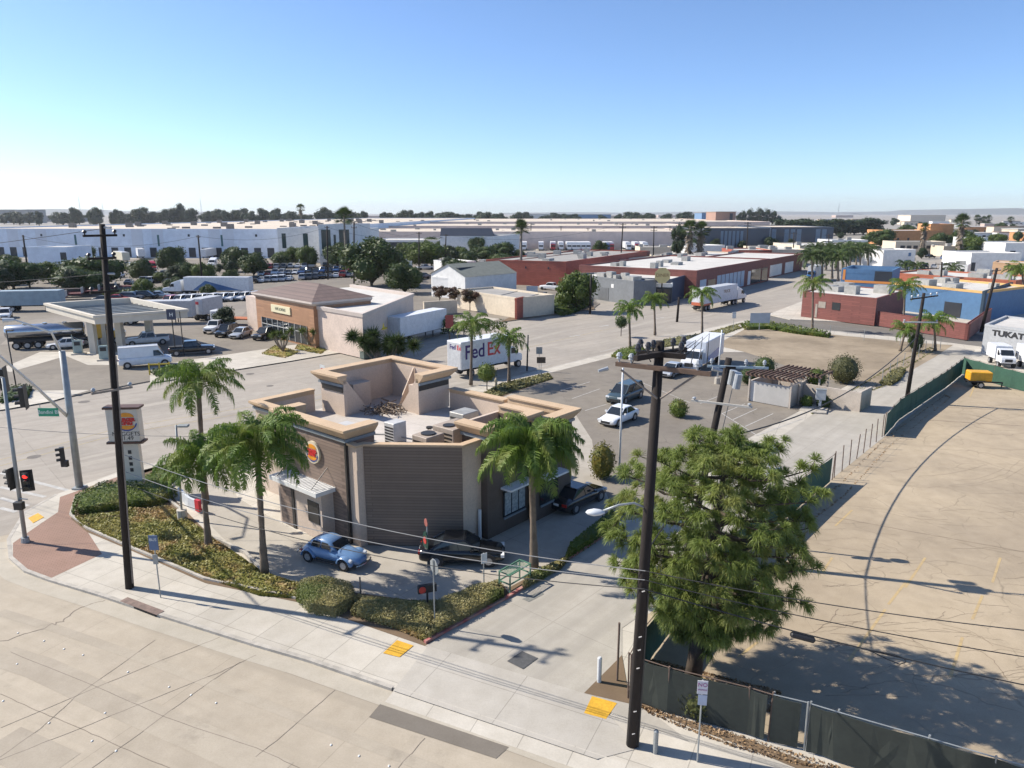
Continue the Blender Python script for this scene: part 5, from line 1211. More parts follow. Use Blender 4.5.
# far small houses scatter along the right side (each its own)
rr = random.Random(21)
cols = [WWH, CRM, M("pale pink house", (.5, .38, .33), .9, .1, .1), M("pale grey house", (.42, .42, .42), .9, .1, .1), ORW, M("tan house", (.42, .34, .25), .9, .1, .1)]
names = ['white', 'cream', 'pale pink', 'pale grey', 'orange', 'tan']
hp = [(820 + (i * 61) % 230, 219 + (i * 13 % 34) * .62) for i in range(44)]
for i, (x, y) in enumerate(hp):
    if (890 < x < 946 and y > 226) or (x < 895 and y > 224): continue
    c = rr.randrange(6); p = G(x, y + 2.5); w_ = rr.uniform(12, 26); dp = rr.uniform(10, 16); hh_ = rr.uniform(4, 7)
    o = thing('distant_house', 'small %s building among the trees in the right distance' % names[c], 'house', (p[0], p[1], 0), R(rr.uniform(-35, 20)), '%s buildings in the right distance' % names[c])
    MB().box(0, w_, 0, dp, 0, hh_).build('wall', cols[c], o)
    MB().box(-.3, w_ + .3, -.3, dp + .3, hh_ + .01, hh_ + .4).build('roof', RWH if i % 3 else M("brown shingle roof", (.24, .16, .12), .9, .2, .2), o)
    for k in range(3): MB().box(w_ * (.15 + k * .3), w_ * (.27 + k * .3), -.05, .05, 1.2, 2.6).build('window', DKD, o)
for i in range(26):
    x = 300 + i * 24 + rr.uniform(-8, 8); y = rr.uniform(216.5, 219.5)
    if 700 < x < 890 and y > 218: continue
    c = rr.randrange(6); p = G(x, y); w_ = rr.uniform(40, 90)
    o = thing('distant_building', 'faint %s flat building near the horizon line' % names[c], 'building', (p[0], p[1], 0), 0, '%s flat buildings near the horizon' % names[c])
    MB().box(0, w_, 0, 40, 0, 9).build('wall', cols[c], o); MB().box(0, w_, 0, 40, 9.01, 9.6).build('roof', RWH, o)
# hills
def hills(name, x0, x1, base_y, amp, dist, seed, mat):
    rr = random.Random(seed); n = 60; top = []; 
    for i in range(n + 1):
        t = i / n; a = G(x0 + (x1 - x0) * t, 213.2); 
        X = (x0 + (x1 - x0) * t - 512) / FPX * dist * 1.02
        e = math.sin(math.pi * t) ** .6
        hgt = HC + amp * e * (.6 + .25 * math.sin(t * 9 + seed) + .15 * math.sin(t * 23 + seed * 2) + .06 * math.sin(t * 57))
        top.append((X, hgt))
    m = MB(); vs = []
    for X, h_ in top: vs += [(X, dist, -5), (X, dist + 300, h_), (X, dist + 1500, h_ * .9), (X, dist + 2500, -5)]
    m.add(vs, [(4 * i + k, 4 * i + 4 + k, 4 * i + 5 + k, 4 * i + 1 + k) for i in range(n) for k in range(3)])
    return tag(m.build(name, mat, smooth=True), kind='structure')
hm = M("hazy hills", (.16, .17, .16), 1, .2, .001)
hills('hills', 850, 1120, 213, 62, 8800, 3, hm); hills('hills', -60, 200, 213, 60, 9200, 5, hm); hills('hills', 500, 900, 213, 22, 9000, 8, hm)
# ================================================================ VEGETATION
PALM = leafmat("palm leaflets", (.13, .20, .035), (.08, .14, .026), (.21, .25, .06), 1.2, .35)
PALMD = leafmat("distant palm leaflets", (.06, .095, .025), (.045, .07, .02), None, .5, .25)
BARKP = M("palm bark", (.20, .155, .115), .9, .35, 2.5, fine=9, bump=.4)
BARKG = M("grey palm trunk", (.26, .22, .18), .9, .3, 2, fine=7, bump=.3)
BARK = M("tree bark", (.10, .075, .055), .95, .35, 4, fine=12, bump=.5)
OAK = leafmat("broad leaves", (.045, .075, .018), (.03, .052, .014), (.075, .10, .025), .6, .25)
OAKB = leafmat("bright broad leaves", (.085, .12, .022), (.055, .085, .018), None, .6, .3)
DARKL = leafmat("dark evergreen leaves", (.028, .048, .018), (.02, .035, .014), None, .3, .2)
REDL = leafmat("dull red leaves", (.10, .045, .03), (.07, .05, .025), (.05, .06, .02), .5, .25)
HEDGE = leafmat("hedge leaves", (.11, .15, .028), (.07, .105, .02), (.18, .18, .04), 1.2, .25)
SAGE = leafmat("grey green hedge leaves", (.27, .24, .12), (.20, .19, .085), (.13, .16, .045), 1.1, .25)
COVER = leafmat("ground cover leaves", (.28, .25, .08), (.17, .18, .045), (.38, .26, .11), .75, .25)
DULLG = leafmat('dull verge leaves', (.17, .16, .07), (.12, .12, .05), None, .6, .2)
NEED = leafmat("pine needles", (.20, .25, .065), (.13, .175, .045), (.28, .30, .085), 1.0, .35)
def rdir(rn):
    z = rn.uniform(-1, 1); a = rn.uniform(0, 2 * math.pi); r = math.sqrt(1 - z * z); return Vector((r * math.cos(a), r * math.sin(a), z))
def leafblob(mb, cen, rad, n, size, rn, shell=.55, flat=1.0):
    """n leaf faces through an uneven ellipsoid volume"""
    cen = Vector(cen)
    for _ in range(n):
        dv = rdir(rn); k = (shell + (1 - shell) * rn.random()) * (1 if rn.random() < .85 else 1.12)
        p = cen + Vector((dv.x * rad[0] * k, dv.y * rad[1] * k, dv.z * rad[2] * k))
        nrm = (dv + rdir(rn) * .9).normalized(); a = nrm.cross(rdir(rn)).normalized(); b = nrm.cross(a)
        s = size * rn.uniform(.6, 1.3)
        mb.add([p - a * s * .5, p + b * s * .28, p + a * s * .5, p - b * s * .28], [(0, 1, 2, 3)])
def core(mb, q, r, rz_, rn):
    """small faceted lumps of leaves inside a lobe, so the crown is not see-through"""
    rings = []
    for j in range(6):
        a = .25 + j * .53; rings.append([(q.x + r * math.sin(a) * math.cos(b) * rn.uniform(.8, 1.1), q.y + r * math.sin(a) * math.sin(b) * rn.uniform(.8, 1.1), q.z - rz_ * math.cos(a)) for b in [k * math.pi / 4 for k in range(8)]])
    mb.loft(rings)
def tree_mesh(seed, h, cr, leaf=.35, n=2600, trunk=.22, lobes=9, low=.35, mat=OAK, tall=1.0):
    """returns (trunk mesh builder, crown mesh builder), origin at base"""
    rn = random.Random(seed); t = MB(); c = MB(); ch = h * (1 - low) / 2; cz = h - ch
    t.tube([(0, 0, 0), (rn.uniform(-.1, .1), rn.uniform(-.1, .1), h * low), (rn.uniform(-.3, .3), rn.uniform(-.3, .3), h * .75)], [trunk, trunk * .75, trunk * .25], 8)
    for i in range(lobes):
        dv = rdir(rn); dv.z = dv.z * .85
        q = Vector((dv.x * cr * .62, dv.y * cr * .62, cz + dv.z * ch * .62)); r = cr * rn.uniform(.34, .55)
        t.tube([(0, 0, h * low * rn.uniform(.7, 1)), (q.x * .5, q.y * .5, (q.z + h * low) * .5), q], [trunk * .45, trunk * .28, trunk * .08], 5)
        rz_ = r * max(.55, min(1.5, ch / cr)) * rn.uniform(.8, 1.1)
        leafblob(c, q, (r, r, rz_), n // lobes, leaf, rn)
        core(c, q, r * .74, rz_ * .74, rn)
    leafblob(c, (0, 0, cz), (cr * .7, cr * .7, ch * .8), n // 4, leaf, rn, .2)
    zm = max(v[2] for v in c.v); xr = sorted(math.hypot(v[0], v[1]) for v in c.v)[int(len(c.v) * .985)]; z0 = min(v[2] for v in c.v); zb = h * low
    c.v = [(x * cr / xr, y * cr / xr, zb + (z - z0) / (zm - z0) * (h - zb)) for x, y, z in c.v]
    return t, c
TREES = {}
def tree(kind, p, h, label, cat='tree', group=None, z=.13, rz=None, wide=1.0, name=None):
    """copies share the crown mesh of their kind; scaled to height h"""
    P = dict(round=(1, 9, 4.4, .55, 5000, .22, 14, .04, OAK), bright=(2, 8, 4.2, .5, 4200, .2, 13, .06, OAKB), dark=(3, 12, 5.2, .6, 3600, .3, 13, .08, DARKL),
             red=(4, 6, 2.6, .35, 1300, .12, 8, .35, REDL), conifer=(5, 18, 3.6, .6, 2800, .3, 12, .08, DARKL), low=(6, 7, 5.4, .5, 5200, .25, 18, .1, OAK), cloud=(7, 9, 5.0, .9, 1500, .3, 10, .05, DARKL))[kind]
    if kind not in TREES:
        t, c = tree_mesh(P[0], P[1], P[2], P[3], P[4], P[5], P[6], P[7])
        o = thing(name or 'tree', label, cat); t.build('trunk', BARK, o, smooth=True); c.build('crown', P[8], o); TREES[kind] = o; first = True
    else: first = False
    rr = random.Random(int(p[0] * 97 + p[1] * 13)); s = h / P[1]
    return place(TREES[kind], (p[0], p[1], z), rr.uniform(0, 6.28) if rz is None else rz, label, cat, group, (s * wide, s * wide, s), first)
# ---- queen palms
def frond(mb, base, az, elev, L, rn, nl=34, leaf=.62, droop=1.0, wd=.03):
    """arching rachis with drooping leaflets"""
    pts = []; p = Vector(base); a = elev; seg_ = 14
    d = Vector((math.cos(az), math.sin(az), 0))
    for i in range(seg_ + 1):
        pts.append(p.copy()); t = i / seg_
        a = elev - droop * (t ** 1.3) * 2.0
        p = p + (d * math.cos(a) + Vector((0, 0, math.sin(a)))) * (L / seg_)
    side = Vector((-d.y, d.x, 0))
    mb.tube(pts, [.028 * (1 - .8 * i / seg_) + .004 for i in range(seg_ + 1)], 3, 0, False)
    for k in range(nl):
        t = .14 + .86 * k / nl; x = t * seg_; i = min(seg_ - 1, int(x)); q = pts[i].lerp(pts[i + 1], x - i); tan_ = (pts[i + 1] - pts[i]).normalized()
        ll = leaf * math.sin(math.pi * min(1, .18 + t * .8)) ** .6 * rn.uniform(.8, 1.15)
        for s in (1, -1):
            dirn = (side * s * rn.uniform(.6, 1.0) + tan_ * rn.uniform(.35, .8) + Vector((0, 0, rn.uniform(-.5, .35)))).normalized()
            m_ = q + dirn * ll * .45; e = m_ + (dirn * .4 + Vector((0, 0, -rn.uniform(.8, 1.5)))).normalized() * ll * .75
            u = tan_ * wd
            mb.add([q - u, q + u, m_ + u * .9, m_ - u * .9, e], [(0, 1, 2, 3), (3, 2, 4)])
def palm(px, top, label, seed, L=3.2, nf=26, nl=34, lean=None, rad=.17, leafm=PALM, z=.13, leaf=.62, wd=.03, barkm=None, dist=None, group=None):
    p = G(*px) if dist is None else dist; h = Hz(top[1], p); rn = random.Random(seed)
    tx = (top[0] - 512) / FPX * (p[1] * math.cos(PITCH) + (HC - h) * math.sin(PITCH)) - p[0]
    o = thing('palm_tree', label, 'palm tree', (p[0], p[1], z), group=group)
    t = MB(); n = 16; pts = []; rr = []
    for i in range(n + 1):
        k = i / n; pts.append((tx * k ** 1.2, 0, (h - z) * k)); rr.append(rad * (1.35 - .5 * min(1, k * 3)) * (1 + (.07 if i % 2 else -.03)))
    t.tube(pts, rr, 10); t.build('trunk', barkm or BARKP, o, smooth=True)
    T = Vector((tx, 0, h - z))
    b = MB(); b.tube([T - Vector((0, 0, .9)), T - Vector((0, 0, .2)), T + Vector((0, 0, .5))], [rad * 1.15, rad * 1.5, rad * .5], 8); b.build('crown_shaft', M("green palm sheath", (.14, .17, .05), .7, .3, 2), o, smooth=True)
    c = MB()
    for i in range(nf):
        q = i / nf; el = R(78 - 92 * q + rn.uniform(-8, 8)); az = i * 2.39996 + rn.uniform(-.25, .25)
        frond(c, T, az, el, L * rn.uniform(.85, 1.08) * (.8 + .2 * math.sin(q * 3.1)), rn, nl, leaf, rn.uniform(.75, 1.1), wd)
    c.build('crown', leafm, o)
    return o
palm((265, 576), (257, 446), 'feathery palm on the ground cover bed, nearest the blue vintage car', 1, 3.6, 34, 58, leaf=.85)
palm((209, 549), (201, 460), 'feathery palm with a slim trunk left of the one beside the vintage car', 2, 3.1, 30, 52, leaf=.75)
palm((206, 505), (198, 382), 'tallest feathery palm standing behind the other two by the pylon sign', 3, 3.3, 24, 46, leaf=.75)
palm((534, 570), (531, 446), 'feathery palm at the end of the side lane hedge, against the restaurant tower', 4, 3.5, 38, 64, rad=.2, leaf=.9)
# street palms farther off
palm((471, 386), (472, 325), 'street palm in front of the lettered parcel truck', 5, 3.0, 20, 22, wd=.045, leaf=.7)
palm((509, 384), (509, 340), 'street palm at the front end of the lettered parcel truck', 6, 2.8, 20, 22, wd=.045, leaf=.7)
palm((630, 352), (629, 310), 'street palm on the strip left of the diner view, shorter of two', 7, 2.9, 20, 20, wd=.05, leaf=.75)
palm((655, 336), (654, 300), 'street palm in line with the diner doorway, with an orange skirted trunk', 8, 2.9, 20, 20, wd=.05, leaf=.75)
palm((702, 336), (702, 295), 'street palm overlapping the tail of the white articulated trailer', 9, 3.3, 20, 20, wd=.05, leaf=.75)
palm((812, 331), (813, 285), 'street palm before the left end of the low red building', 10, 3.6, 20, 20, wd=.05, leaf=.8)
palm((903, 330), (905, 287), 'street palm before the right end of the low red building', 11, 3.6, 22, 20, wd=.05, leaf=.8)
palm((900, 352), (906, 330), 'small young palm beside the alley pole', 12, 2.6, 16, 20, wd=.05, leaf=.7)
palm((935, 352), (934, 322), 'young palm right of the alley pole near the side street', 13, 3.2, 20, 20, wd=.05, leaf=.8)
palm((1024, 310), (1022, 270), 'green palm at the right edge above the company building', 14, 3.8, 20, 20, wd=.06, leaf=.9)
for i, (x, yb, yt) in enumerate([(812, 282, 257), (822, 281, 255), (832, 279, 256), (842, 276, 252), (850, 274, 252), (860, 272, 250), (868, 271, 251), (816, 270, 250), (826, 270, 250), (836, 271, 250), (846, 268, 249), (856, 266, 248), (864, 265, 249), (838, 283, 258)]):
    palm((x, yb), (x, yt), 'tall date like palm in the dense clump beyond the side street', 20 + i, 5.6, 26, 18, leafm=PALMD, wd=.10, leaf=1.0, barkm=BARKG, rad=.3, group='palms in the dense clump beyond the side street')
for i, (x, yb, yt) in enumerate([(905, 275, 265), (917, 276, 266), (952, 278, 268), (1013, 280, 270)]):
    palm((x, yb), (x, yt), ['low palm poking over the long red roof at its left end', 'low palm over the long red roof, right of the leftmost', 'low palm over the middle of the long red roof', 'low palm over the right end of the long red roof'][i], 40 + i, 3.8, 16, 14, leafm=PALMD, wd=.10, leaf=.9)
# ---- fan palms (shaggy)
def fanpalm(px, top, label, seed, skirt=.5, r=1.6, p=None, group=None):
    p = p or G(*px); h = Hz(top, p); rn = random.Random(seed)
    o = thing('fan_palm', label, 'palm tree', (p[0], p[1], 0), group=group)
    MB().tube([(0, 0, 0), (0, 0, h * .5), (0, 0, h - .8)], [.45, .32, .28], 8).build('trunk', BARKG, o, smooth=True)
    c = MB()
    for i in range(70):
        el = R(rn.uniform(-25, 85)); az = rn.uniform(0, 6.28); dv = Vector((math.cos(az) * math.cos(el), math.sin(az) * math.cos(el), math.sin(el)))
        s = dv.cross(Vector((0, 0, 1))).normalized(); T = Vector((0, 0, h - r * .8)); e = T + dv * r * rn.uniform(.6, .9)
        u = s.cross(dv)
        for k in range(9):
            a = R(-80 + k * 20); q = e + (dv * math.cos(a) + s * math.sin(a)).normalized() * r * .55 + Vector((0, 0, -r * .1))
            w_ = (s * math.cos(a) - dv * math.sin(a)) * r * .045
            c.add([e - w_, e + w_, q], [(0, 1, 2)])
        c.tube([T, e], .04, 3)
    c.build('crown', PALMD, o)
    if skirt:
        c = MB()
        for i in range(160):
            az = rn.uniform(0, 6.28); z_ = h - r - rn.uniform(0, 1) * h * skirt; k = rn.uniform(.5, 1.0) * r * .62
            a = Vector((math.cos(az) * .3, math.sin(az) * .3, z_ + .6)); b = Vector((math.cos(az) * k, math.sin(az) * k, z_ - .9)); s = Vector((-math.sin(az), math.cos(az), 0)) * .3
            c.add([a - s * .4, a + s * .4, b + s, b - s], [(0, 1, 2, 3)])
        c.build('dead_leaf_skirt', M("dead palm leaves", (.22, .175, .13), .95, .35, 1.5), o)
    return o
fanpalm((688, 268), 222, 'shaggy fan palm with a dead leaf skirt, left of the pair behind the shops', 1, .55, 3.2)
fanpalm((699, 268), 224, 'shaggy fan palm with a dead leaf skirt, right of the pair behind the shops', 2, .55, 3.2)
fanpalm((957, 262), 216, 'big shaggy fan palm standing alone above the red roofs at right', 3, .5, 3.2)
fanpalm((921, 258), 224, 'thinner fan palm left of the big shaggy one', 4, .5, 2.2)
fanpalm((521, 285), 222, 'slim tall fan palm in front of the lit red warehouse', 5, 0, 2.4)
fanpalm((302, 232), 205, 'fan palm towering over the tree line behind the office', 6, .2, 4.5)
fanpalm((347, 275), 210, 'slim tall fan palm right of the white office tower', 7, 0, 3.2)
fanpalm((350, 262), 226, 'second shorter fan palm right of the white office tower', 8, .1, 3.2)
for i, (x, t) in enumerate([(976, 215.5), (983, 217), (988, 216), (1010, 217), (979, 219)]): fanpalm((x, 226), t, 'hazy fan palm in the cluster near the right horizon', 60 + i, .2, 5, group='hazy fan palms near the right horizon')
# ---- pine in the foreground
def pine():
    b = G(692, 688); o = thing('pine_tree', 'big bushy long needled pine by the fence corner behind the foreground pole', 'pine tree', (b[0], b[1], .13))
    rn = random.Random(42); top = Hz(425, (b[0], b[1] + 1.5)) - .2; cx = .9
    MBt = MB(); path = [Vector((0, 0, 0)), Vector((.12, .1, 1.6)), Vector((.35, .5, 3.6)), Vector((.8, .9, 6)), Vector((1.1, 1.3, top - .8))]
    MBt.tube(path, [.36, .29, .23, .15, .05], 10); MBt.build('trunk', BARK, o, smooth=True)
    lm = MB(); c = MB()
    def tuft(p, dv, r, n=88):
        dv = dv.normalized()
        for _ in range(n):
            v = (dv * rn.uniform(.3, 1.0) + rdir(rn) * .75).normalized(); L = r * rn.uniform(.75, 1.1)
            a = v.cross(rdir(rn)).normalized() * .0115
            m_ = p + v * L * .6; e = m_ + (v * .8 + Vector((0, 0, -.8))).normalized() * L * .45
            c.add([p + v * .04 - a, p + v * .04 + a, m_ + a, m_ - a, e], [(0, 1, 2, 3), (3, 2, 4)])
    C = Vector((.82, 1.2, (top + 1.3) / 2 + .0)); RX, RY, RZ = 4.55, 4.0, (top - 1.5) / 2 + .35
    n = 80
    for i in range(n):
        dv = Vector(); zz = 1 - 2 * (i + .5) / n; a = i * 2.39996; rr = math.sqrt(1 - zz * zz)
        dv = Vector((rr * math.cos(a), rr * math.sin(a), zz)); k = rn.uniform(.74, 1.0)
        if dv.z < -.3: k *= .92
        e = C + Vector((dv.x * RX * k, dv.y * RY * k, dv.z * RZ * k))
        s = path[1].lerp(path[4], max(.05, min(.97, (e.z - 1.0 - 1.0) / (top - 2.4)))) 
        mid = s.lerp(e, .5) + Vector((0, 0, -.25)) + rdir(rn) * .25
        lm.tube([s, mid, e], [.085, .05, .02], 5)
        for j in range(11):
            t = rn.uniform(.4, 1.0) if j else 1.0
            q = (mid.lerp(e, (t - .5) * 2) if t > .5 else s.lerp(mid, t * 2)); off = rdir(rn); off.z = abs(off.z) * .7
            q2 = q + off * rn.uniform(.25, .85) * (1 if j else .1)
            lm.tube([q, q2], [.02, .012], 3); out = (q2 - C).normalized() + Vector((0, 0, .35)) + off * .5
            tuft(q2, out, rn.uniform(.4, .58))
    lm.build('limb', BARK, o, smooth=True); c.build('crown', NEED, o)
    print('pine faces', len(c.f), 'top', top)
pine()
# ---- other trees (measured base, top row)
def tr(kind, x, yb, yt, label, cat='tree', group=None, wide=1.0, z=.13):
    p = G(x, yb); return tree(kind, p, Hz(yt, p), label, cat, group, z, wide=wide * (1.25 if kind in ('round', 'bright') else 1))
tr('low', 14, 290, 258, 'dense dark green street tree at the left edge', wide=1.3)
tr('low', 92, 288, 255, 'wide dense green street tree behind the big pole', wide=1.35)
tr('round', 172, 272, 246, 'green tree beside the red road tractor at the docks')
tr('round', 188, 284, 262, 'low green tree behind the row of small cars')
tr('round', 237, 272, 246, 'green tree between the white dock truck and the office', wide=.9)
tr('round', 254, 276, 252, 'green tree at the left end of the office front')
tr('bright', 205, 285, 262, 'loose pale green tree by the slim pole at the docks', wide=.8)
tr('bright', 293, 266, 246, 'light green tree before the white office, left one', wide=.7)
tr('bright', 308, 268, 245, 'light green tree before the white office, right one', wide=.7)
tr('round', 338, 268, 242, 'round green tree at the foot of the office tower', wide=.9)
tr('round', 372, 286, 236, 'large dark broad tree right of the white office', wide=1.05)
tr('round', 405, 294, 262, 'dense round green tree between the shop and the white gabled house', wide=1.0)
tr('dark', 352, 240, 228, 'dark tree behind the large broad tree')
tr('bright', 425, 268, 240, 'wide light green tree behind the gabled house', wide=1.2)
tr('bright', 404, 258, 242, 'small round light green tree left of the wide light one', wide=.8)
tr('bright', 460, 262, 246, 'light green tree in front of the dark sloping roof')
tr('round', 478, 258, 236, 'taller green tree right of the dark sloping roof', wide=.8)
tr('dark', 498, 260, 250, 'bush like tree beyond the red warehouse corner')
tr('red', 440, 306, 285, 'thin red leaved tree at the left end of the cream wall')
tr('red', 455, 308, 286, 'thin red brown leaved tree in the middle before the cream wall')
tr('red', 470, 312, 288, 'thin red brown leaved tree at the right before the cream wall')
tr('bright', 576, 312, 270, 'tall light green street tree left of the grey block wall', wide=.75)
tr('round', 600, 246 + 10, 240, 'small green tree among the trucks by the pink warehouses', wide=.8)
tr('red', 245, 331, 305, 'small dark leaved tree over the parked pickups left of the shop') if False else tr('dark', 227, 330, 306, 'small dark leaved tree over the parked pickups', wide=1.2)
tr('round', 640, 278, 262, 'dark bushy tree beside the shaded brick warehouse wing', wide=.8)
tr('conifer', 677, 262, 220, 'tall dark green tree behind the shops, left of the shaggy palms', wide=.95)
tr('dark', 716, 250, 238, 'dark hedge tree before the blue glass building, left', wide=1.2)
tr('dark', 742, 250, 240, 'dark hedge tree before the blue glass building, middle', wide=1.2)
tr('dark', 769, 250, 236, 'dark green tree before the blue glass building, right')
tr('dark', 790, 248, 238, 'dark tree at the far side of the pale sheds')
for i, (x, t) in enumerate([(742, 209), (750, 207), (758, 206), (765, 207), (772, 209), (778, 214), (738, 213)]): tr('conifer', x, 226, t, 'tall dark conifer in the clump on the horizon right of the brick block', group='dark conifers on the horizon', z=0, wide=1.3)
for i in range(11): tr('cloud', 782 + i * 9, 236 - i * .15, 217.6 + (i % 3) * .8 - (i > 8) * 1, 'dense dark evergreen in the tall hedge row beyond the blue glass building', group='evergreens in the tall hedge row', z=0, wide=1.5)
tr('low', 880, 248, 228, 'broad green tree between the tall hedge row and the orange building', z=0)
tr('round', 905, 240, 224, 'green tree behind the orange building', z=0); tr('round', 940, 250, 232, 'green tree left of the big shaggy palm', z=0)
tr('bright', 970, 258, 234, 'bright tree right of the big shaggy palm', z=0); tr('round', 962, 248, 228, 'dark tree just behind the big shaggy palm', z=0)
tr('round', 1000, 232, 222, 'green tree near the right horizon, before the hazy palms', z=0); tr('dark', 984, 256, 240, 'dark tree beside the white billboard block', z=0)
tr('bright', 1016, 300, 278, 'bright green tree at the right end of the dark blue gable', wide=.9)
tr('dark', 1002, 268, 260, 'dark shrub behind the pale orange shed', z=0)
rr = random.Random(4)
def horizon_spot(x): return 'left of the big pole' if x < 100 else 'above the long blue white warehouse' if x < 275 else 'above the white office block' if x < 365 else 'above the dark sloping roof' if x < 500 else 'above the docked trucks' if x < 660 else 'left of the brown brick block'
for i, (x, t) in enumerate([(37, 209), (73, 205), (94, 205), (92, 208), (116, 207), (112, 210), (120, 212), (135, 207), (141, 205), (150, 210), (163, 207), (170, 206), (178, 201), (190, 206), (186, 208), (207, 209), (215, 207), (223, 208), (232, 208), (243, 206), (250, 209), (262, 206), (276, 206), (290, 209), (322, 205), (331, 208), (342, 208), (363, 209), (384, 210), (392, 211), (402, 208), (410, 208), (421, 210), (430, 209), (464, 213), (495, 213), (500, 211), (517, 210), (526, 210), (602, 213), (619, 212), (634, 213), (650, 213), (680, 212)]):
    q = At(x, t + 1.0, 1060 + rr.uniform(0, 60)); wh = horizon_spot(x); tree('cloud', (q.x, q.y), q.z, ('tall ' if t < 207 else 'low ') + 'hazy dark tree on the horizon ' + wh, 'tree', 'hazy trees on the horizon ' + wh, 0, wide=rr.uniform(.55, 1.0))
for i in range(64):
    x = rr.uniform(-5, 720); q = At(x, rr.uniform(210.5, 214.5), 1130 + rr.uniform(0, 120)); wh = horizon_spot(x)
    tree('cloud', (q.x, q.y), q.z, 'small hazy tree low on the horizon ' + wh, 'tree', 'small hazy trees on the horizon ' + wh, 0, wide=rr.uniform(.8, 1.6))
for i in range(36):
    x = 800 + (i * 53) % 225; y = 220 + (i * 7 % 20)
    if 885 < x < 960 and y > 225: continue
    tr('cloud', x, y + 4, y - rr.uniform(1, 4), 'small dark tree among the distant buildings at right', group='small trees among the distant right buildings', z=0, wide=rr.uniform(.9, 1.5))
# more distant trees mixed into the left car parks
for i, (x, y, t) in enumerate([(160, 283, 272), (140, 290, 280), (110, 299, 290), (285, 262, 252), (215, 284, 276)]):
    tr('bright', x, y, t, ['small shrubby tree near the dock cars', 'small shrubby tree left of the small car row', 'small shrubby tree behind the red flatbeds', 'small shrubby tree by the office corner', 'small shrubby tree right of the slim pole'][i])
rr = random.Random(77)
for (x0, x1, y0, y1, n, lab, grp, hs) in [(120, 350, 264, 300, 30, 'tree dotted among the left car parks', 'small trees dotted among the left car parks', (3, 6.5)), (384, 520, 246, 284, 22, 'tree in the cluttered blocks behind the gabled house', 'trees in the blocks behind the gabled house', (4, 8)),
        (640, 800, 238, 254, 14, 'tree among the sheds behind the shop row', 'small trees among the sheds behind the shop row', (4, 8)), (895, 1024, 238, 266, 20, 'tree among the low buildings at right', 'trees among the low buildings at right', (4, 8)), (0, 110, 262, 296, 12, 'tree along the left street in front of the annex', 'trees along the left street', (4, 7))]:
    for i in range(n):
        x, y = rr.uniform(x0, x1), rr.uniform(y0, y1)
        if (240 < x < 430 and y > 270 and x0 == 120) or (930 < x < 965 and y > 250): continue
        q = G(x, y); kd = rr.choice(['round', 'bright', 'low', 'dark']); tree(kd, (q.x, q.y), rr.uniform(*hs), {'round': 'round green ', 'bright': 'light green ', 'low': 'wide low ', 'dark': 'dark '}[kd] + lab, 'tree', grp, 0, wide=rr.uniform(.8, 1.3))
# topiary balls on stems and clipped bushes
def ball(px, d, h, label, mat=HEDGE, name='clipped_bush', stem=True, n=900, sq=1.0, z=.13):
    p = G(*px); o = thing(name, label, 'bush', (p[0], p[1], z)); rn = random.Random(int(px[0]))
    if stem: MB().tube([(0, 0, 0), (0, 0, h - d * .5)], .06, 6).build('stem', BARK, o)
    c = MB(); cz = (h - d * sq / 2) if stem else d * sq * .42
    leafblob(c, (0, 0, cz), (d / 2, d / 2, d / 2 * sq), n, .16, rn, .78); 
    s = MB(); s.loft([[(d * .40 * math.sin(a) * math.cos(b), d * .40 * math.sin(a) * math.sin(b), cz - d * .40 * sq * math.cos(a)) for b in [k * math.pi / 5 for k in range(10)]] for a in [.1 + j * .49 for j in range(7)]])
    for v, f in ((s.v, s.f),): c.add(v, f)
    c.build('crown', mat, o); return o
ball((487, 391), 2.2, 3.0, 'dark round clipped tree on a stem behind the parcel truck palm')
ball((678, 418), 1.9, 1.8, 'dark round clipped bush in the car park beyond the foreground pole', stem=False, n=800)
ball((602, 480), 2.0, 3.2, 'orange tipped bush at the head of the side lane hedge', leafmat("orange green leaves", (.15, .12, .025), (.07, .09, .02), None, 1.2, .25), stem=False, sq=1.5)
ball((843, 384), 3.6, 3.6, 'large dull green shrub beside the bin enclosure', leafmat("dull shrub leaves", (.085, .085, .035), (.06, .065, .025), None, 1, .2), stem=False, n=1800)
ball((815, 402), 1.9, 3.3, 'small leafy tree growing through the bin enclosure corner', OAKB, name='tree')
ball((806, 408), 1.3, 1, 'low yellow green bush at the foot of the enclosure, left of the meter box', HEDGE, stem=False, n=350)
ball((823, 409), 1.5, 1, 'low dark green bush at the foot of the enclosure, right of the meter box', OAK, stem=False, n=350)
ball((748, 385), 2.2, 2, 'dark rounded bush at the left end of the bin enclosure', OAK, stem=False, n=700)
ball((764, 378), 2.8, 2, 'dark rounded bush behind the bin enclosure', OAK, stem=False, n=700)
ball((915, 352), 2.2, 2, 'dense green bush beside the alley pole base', OAK, stem=False, n=700, sq=1.4)
ball((621, 337), 2.0, 3.2, 'dark small round tree on the street strip left of the rental truck', OAK)
ball((697, 716), 1.5, 1.5, 'olive bush growing against the dark front fence', leafmat("olive leaves", (.10, .11, .04), (.06, .07, .025), None, 2, .25), stem=False, n=700, z=.14)
ball((686, 722), .9, 1, 'small olive bush low beside the front fence', leafmat("olive leaves"), stem=False, n=250, z=.14) if False else None
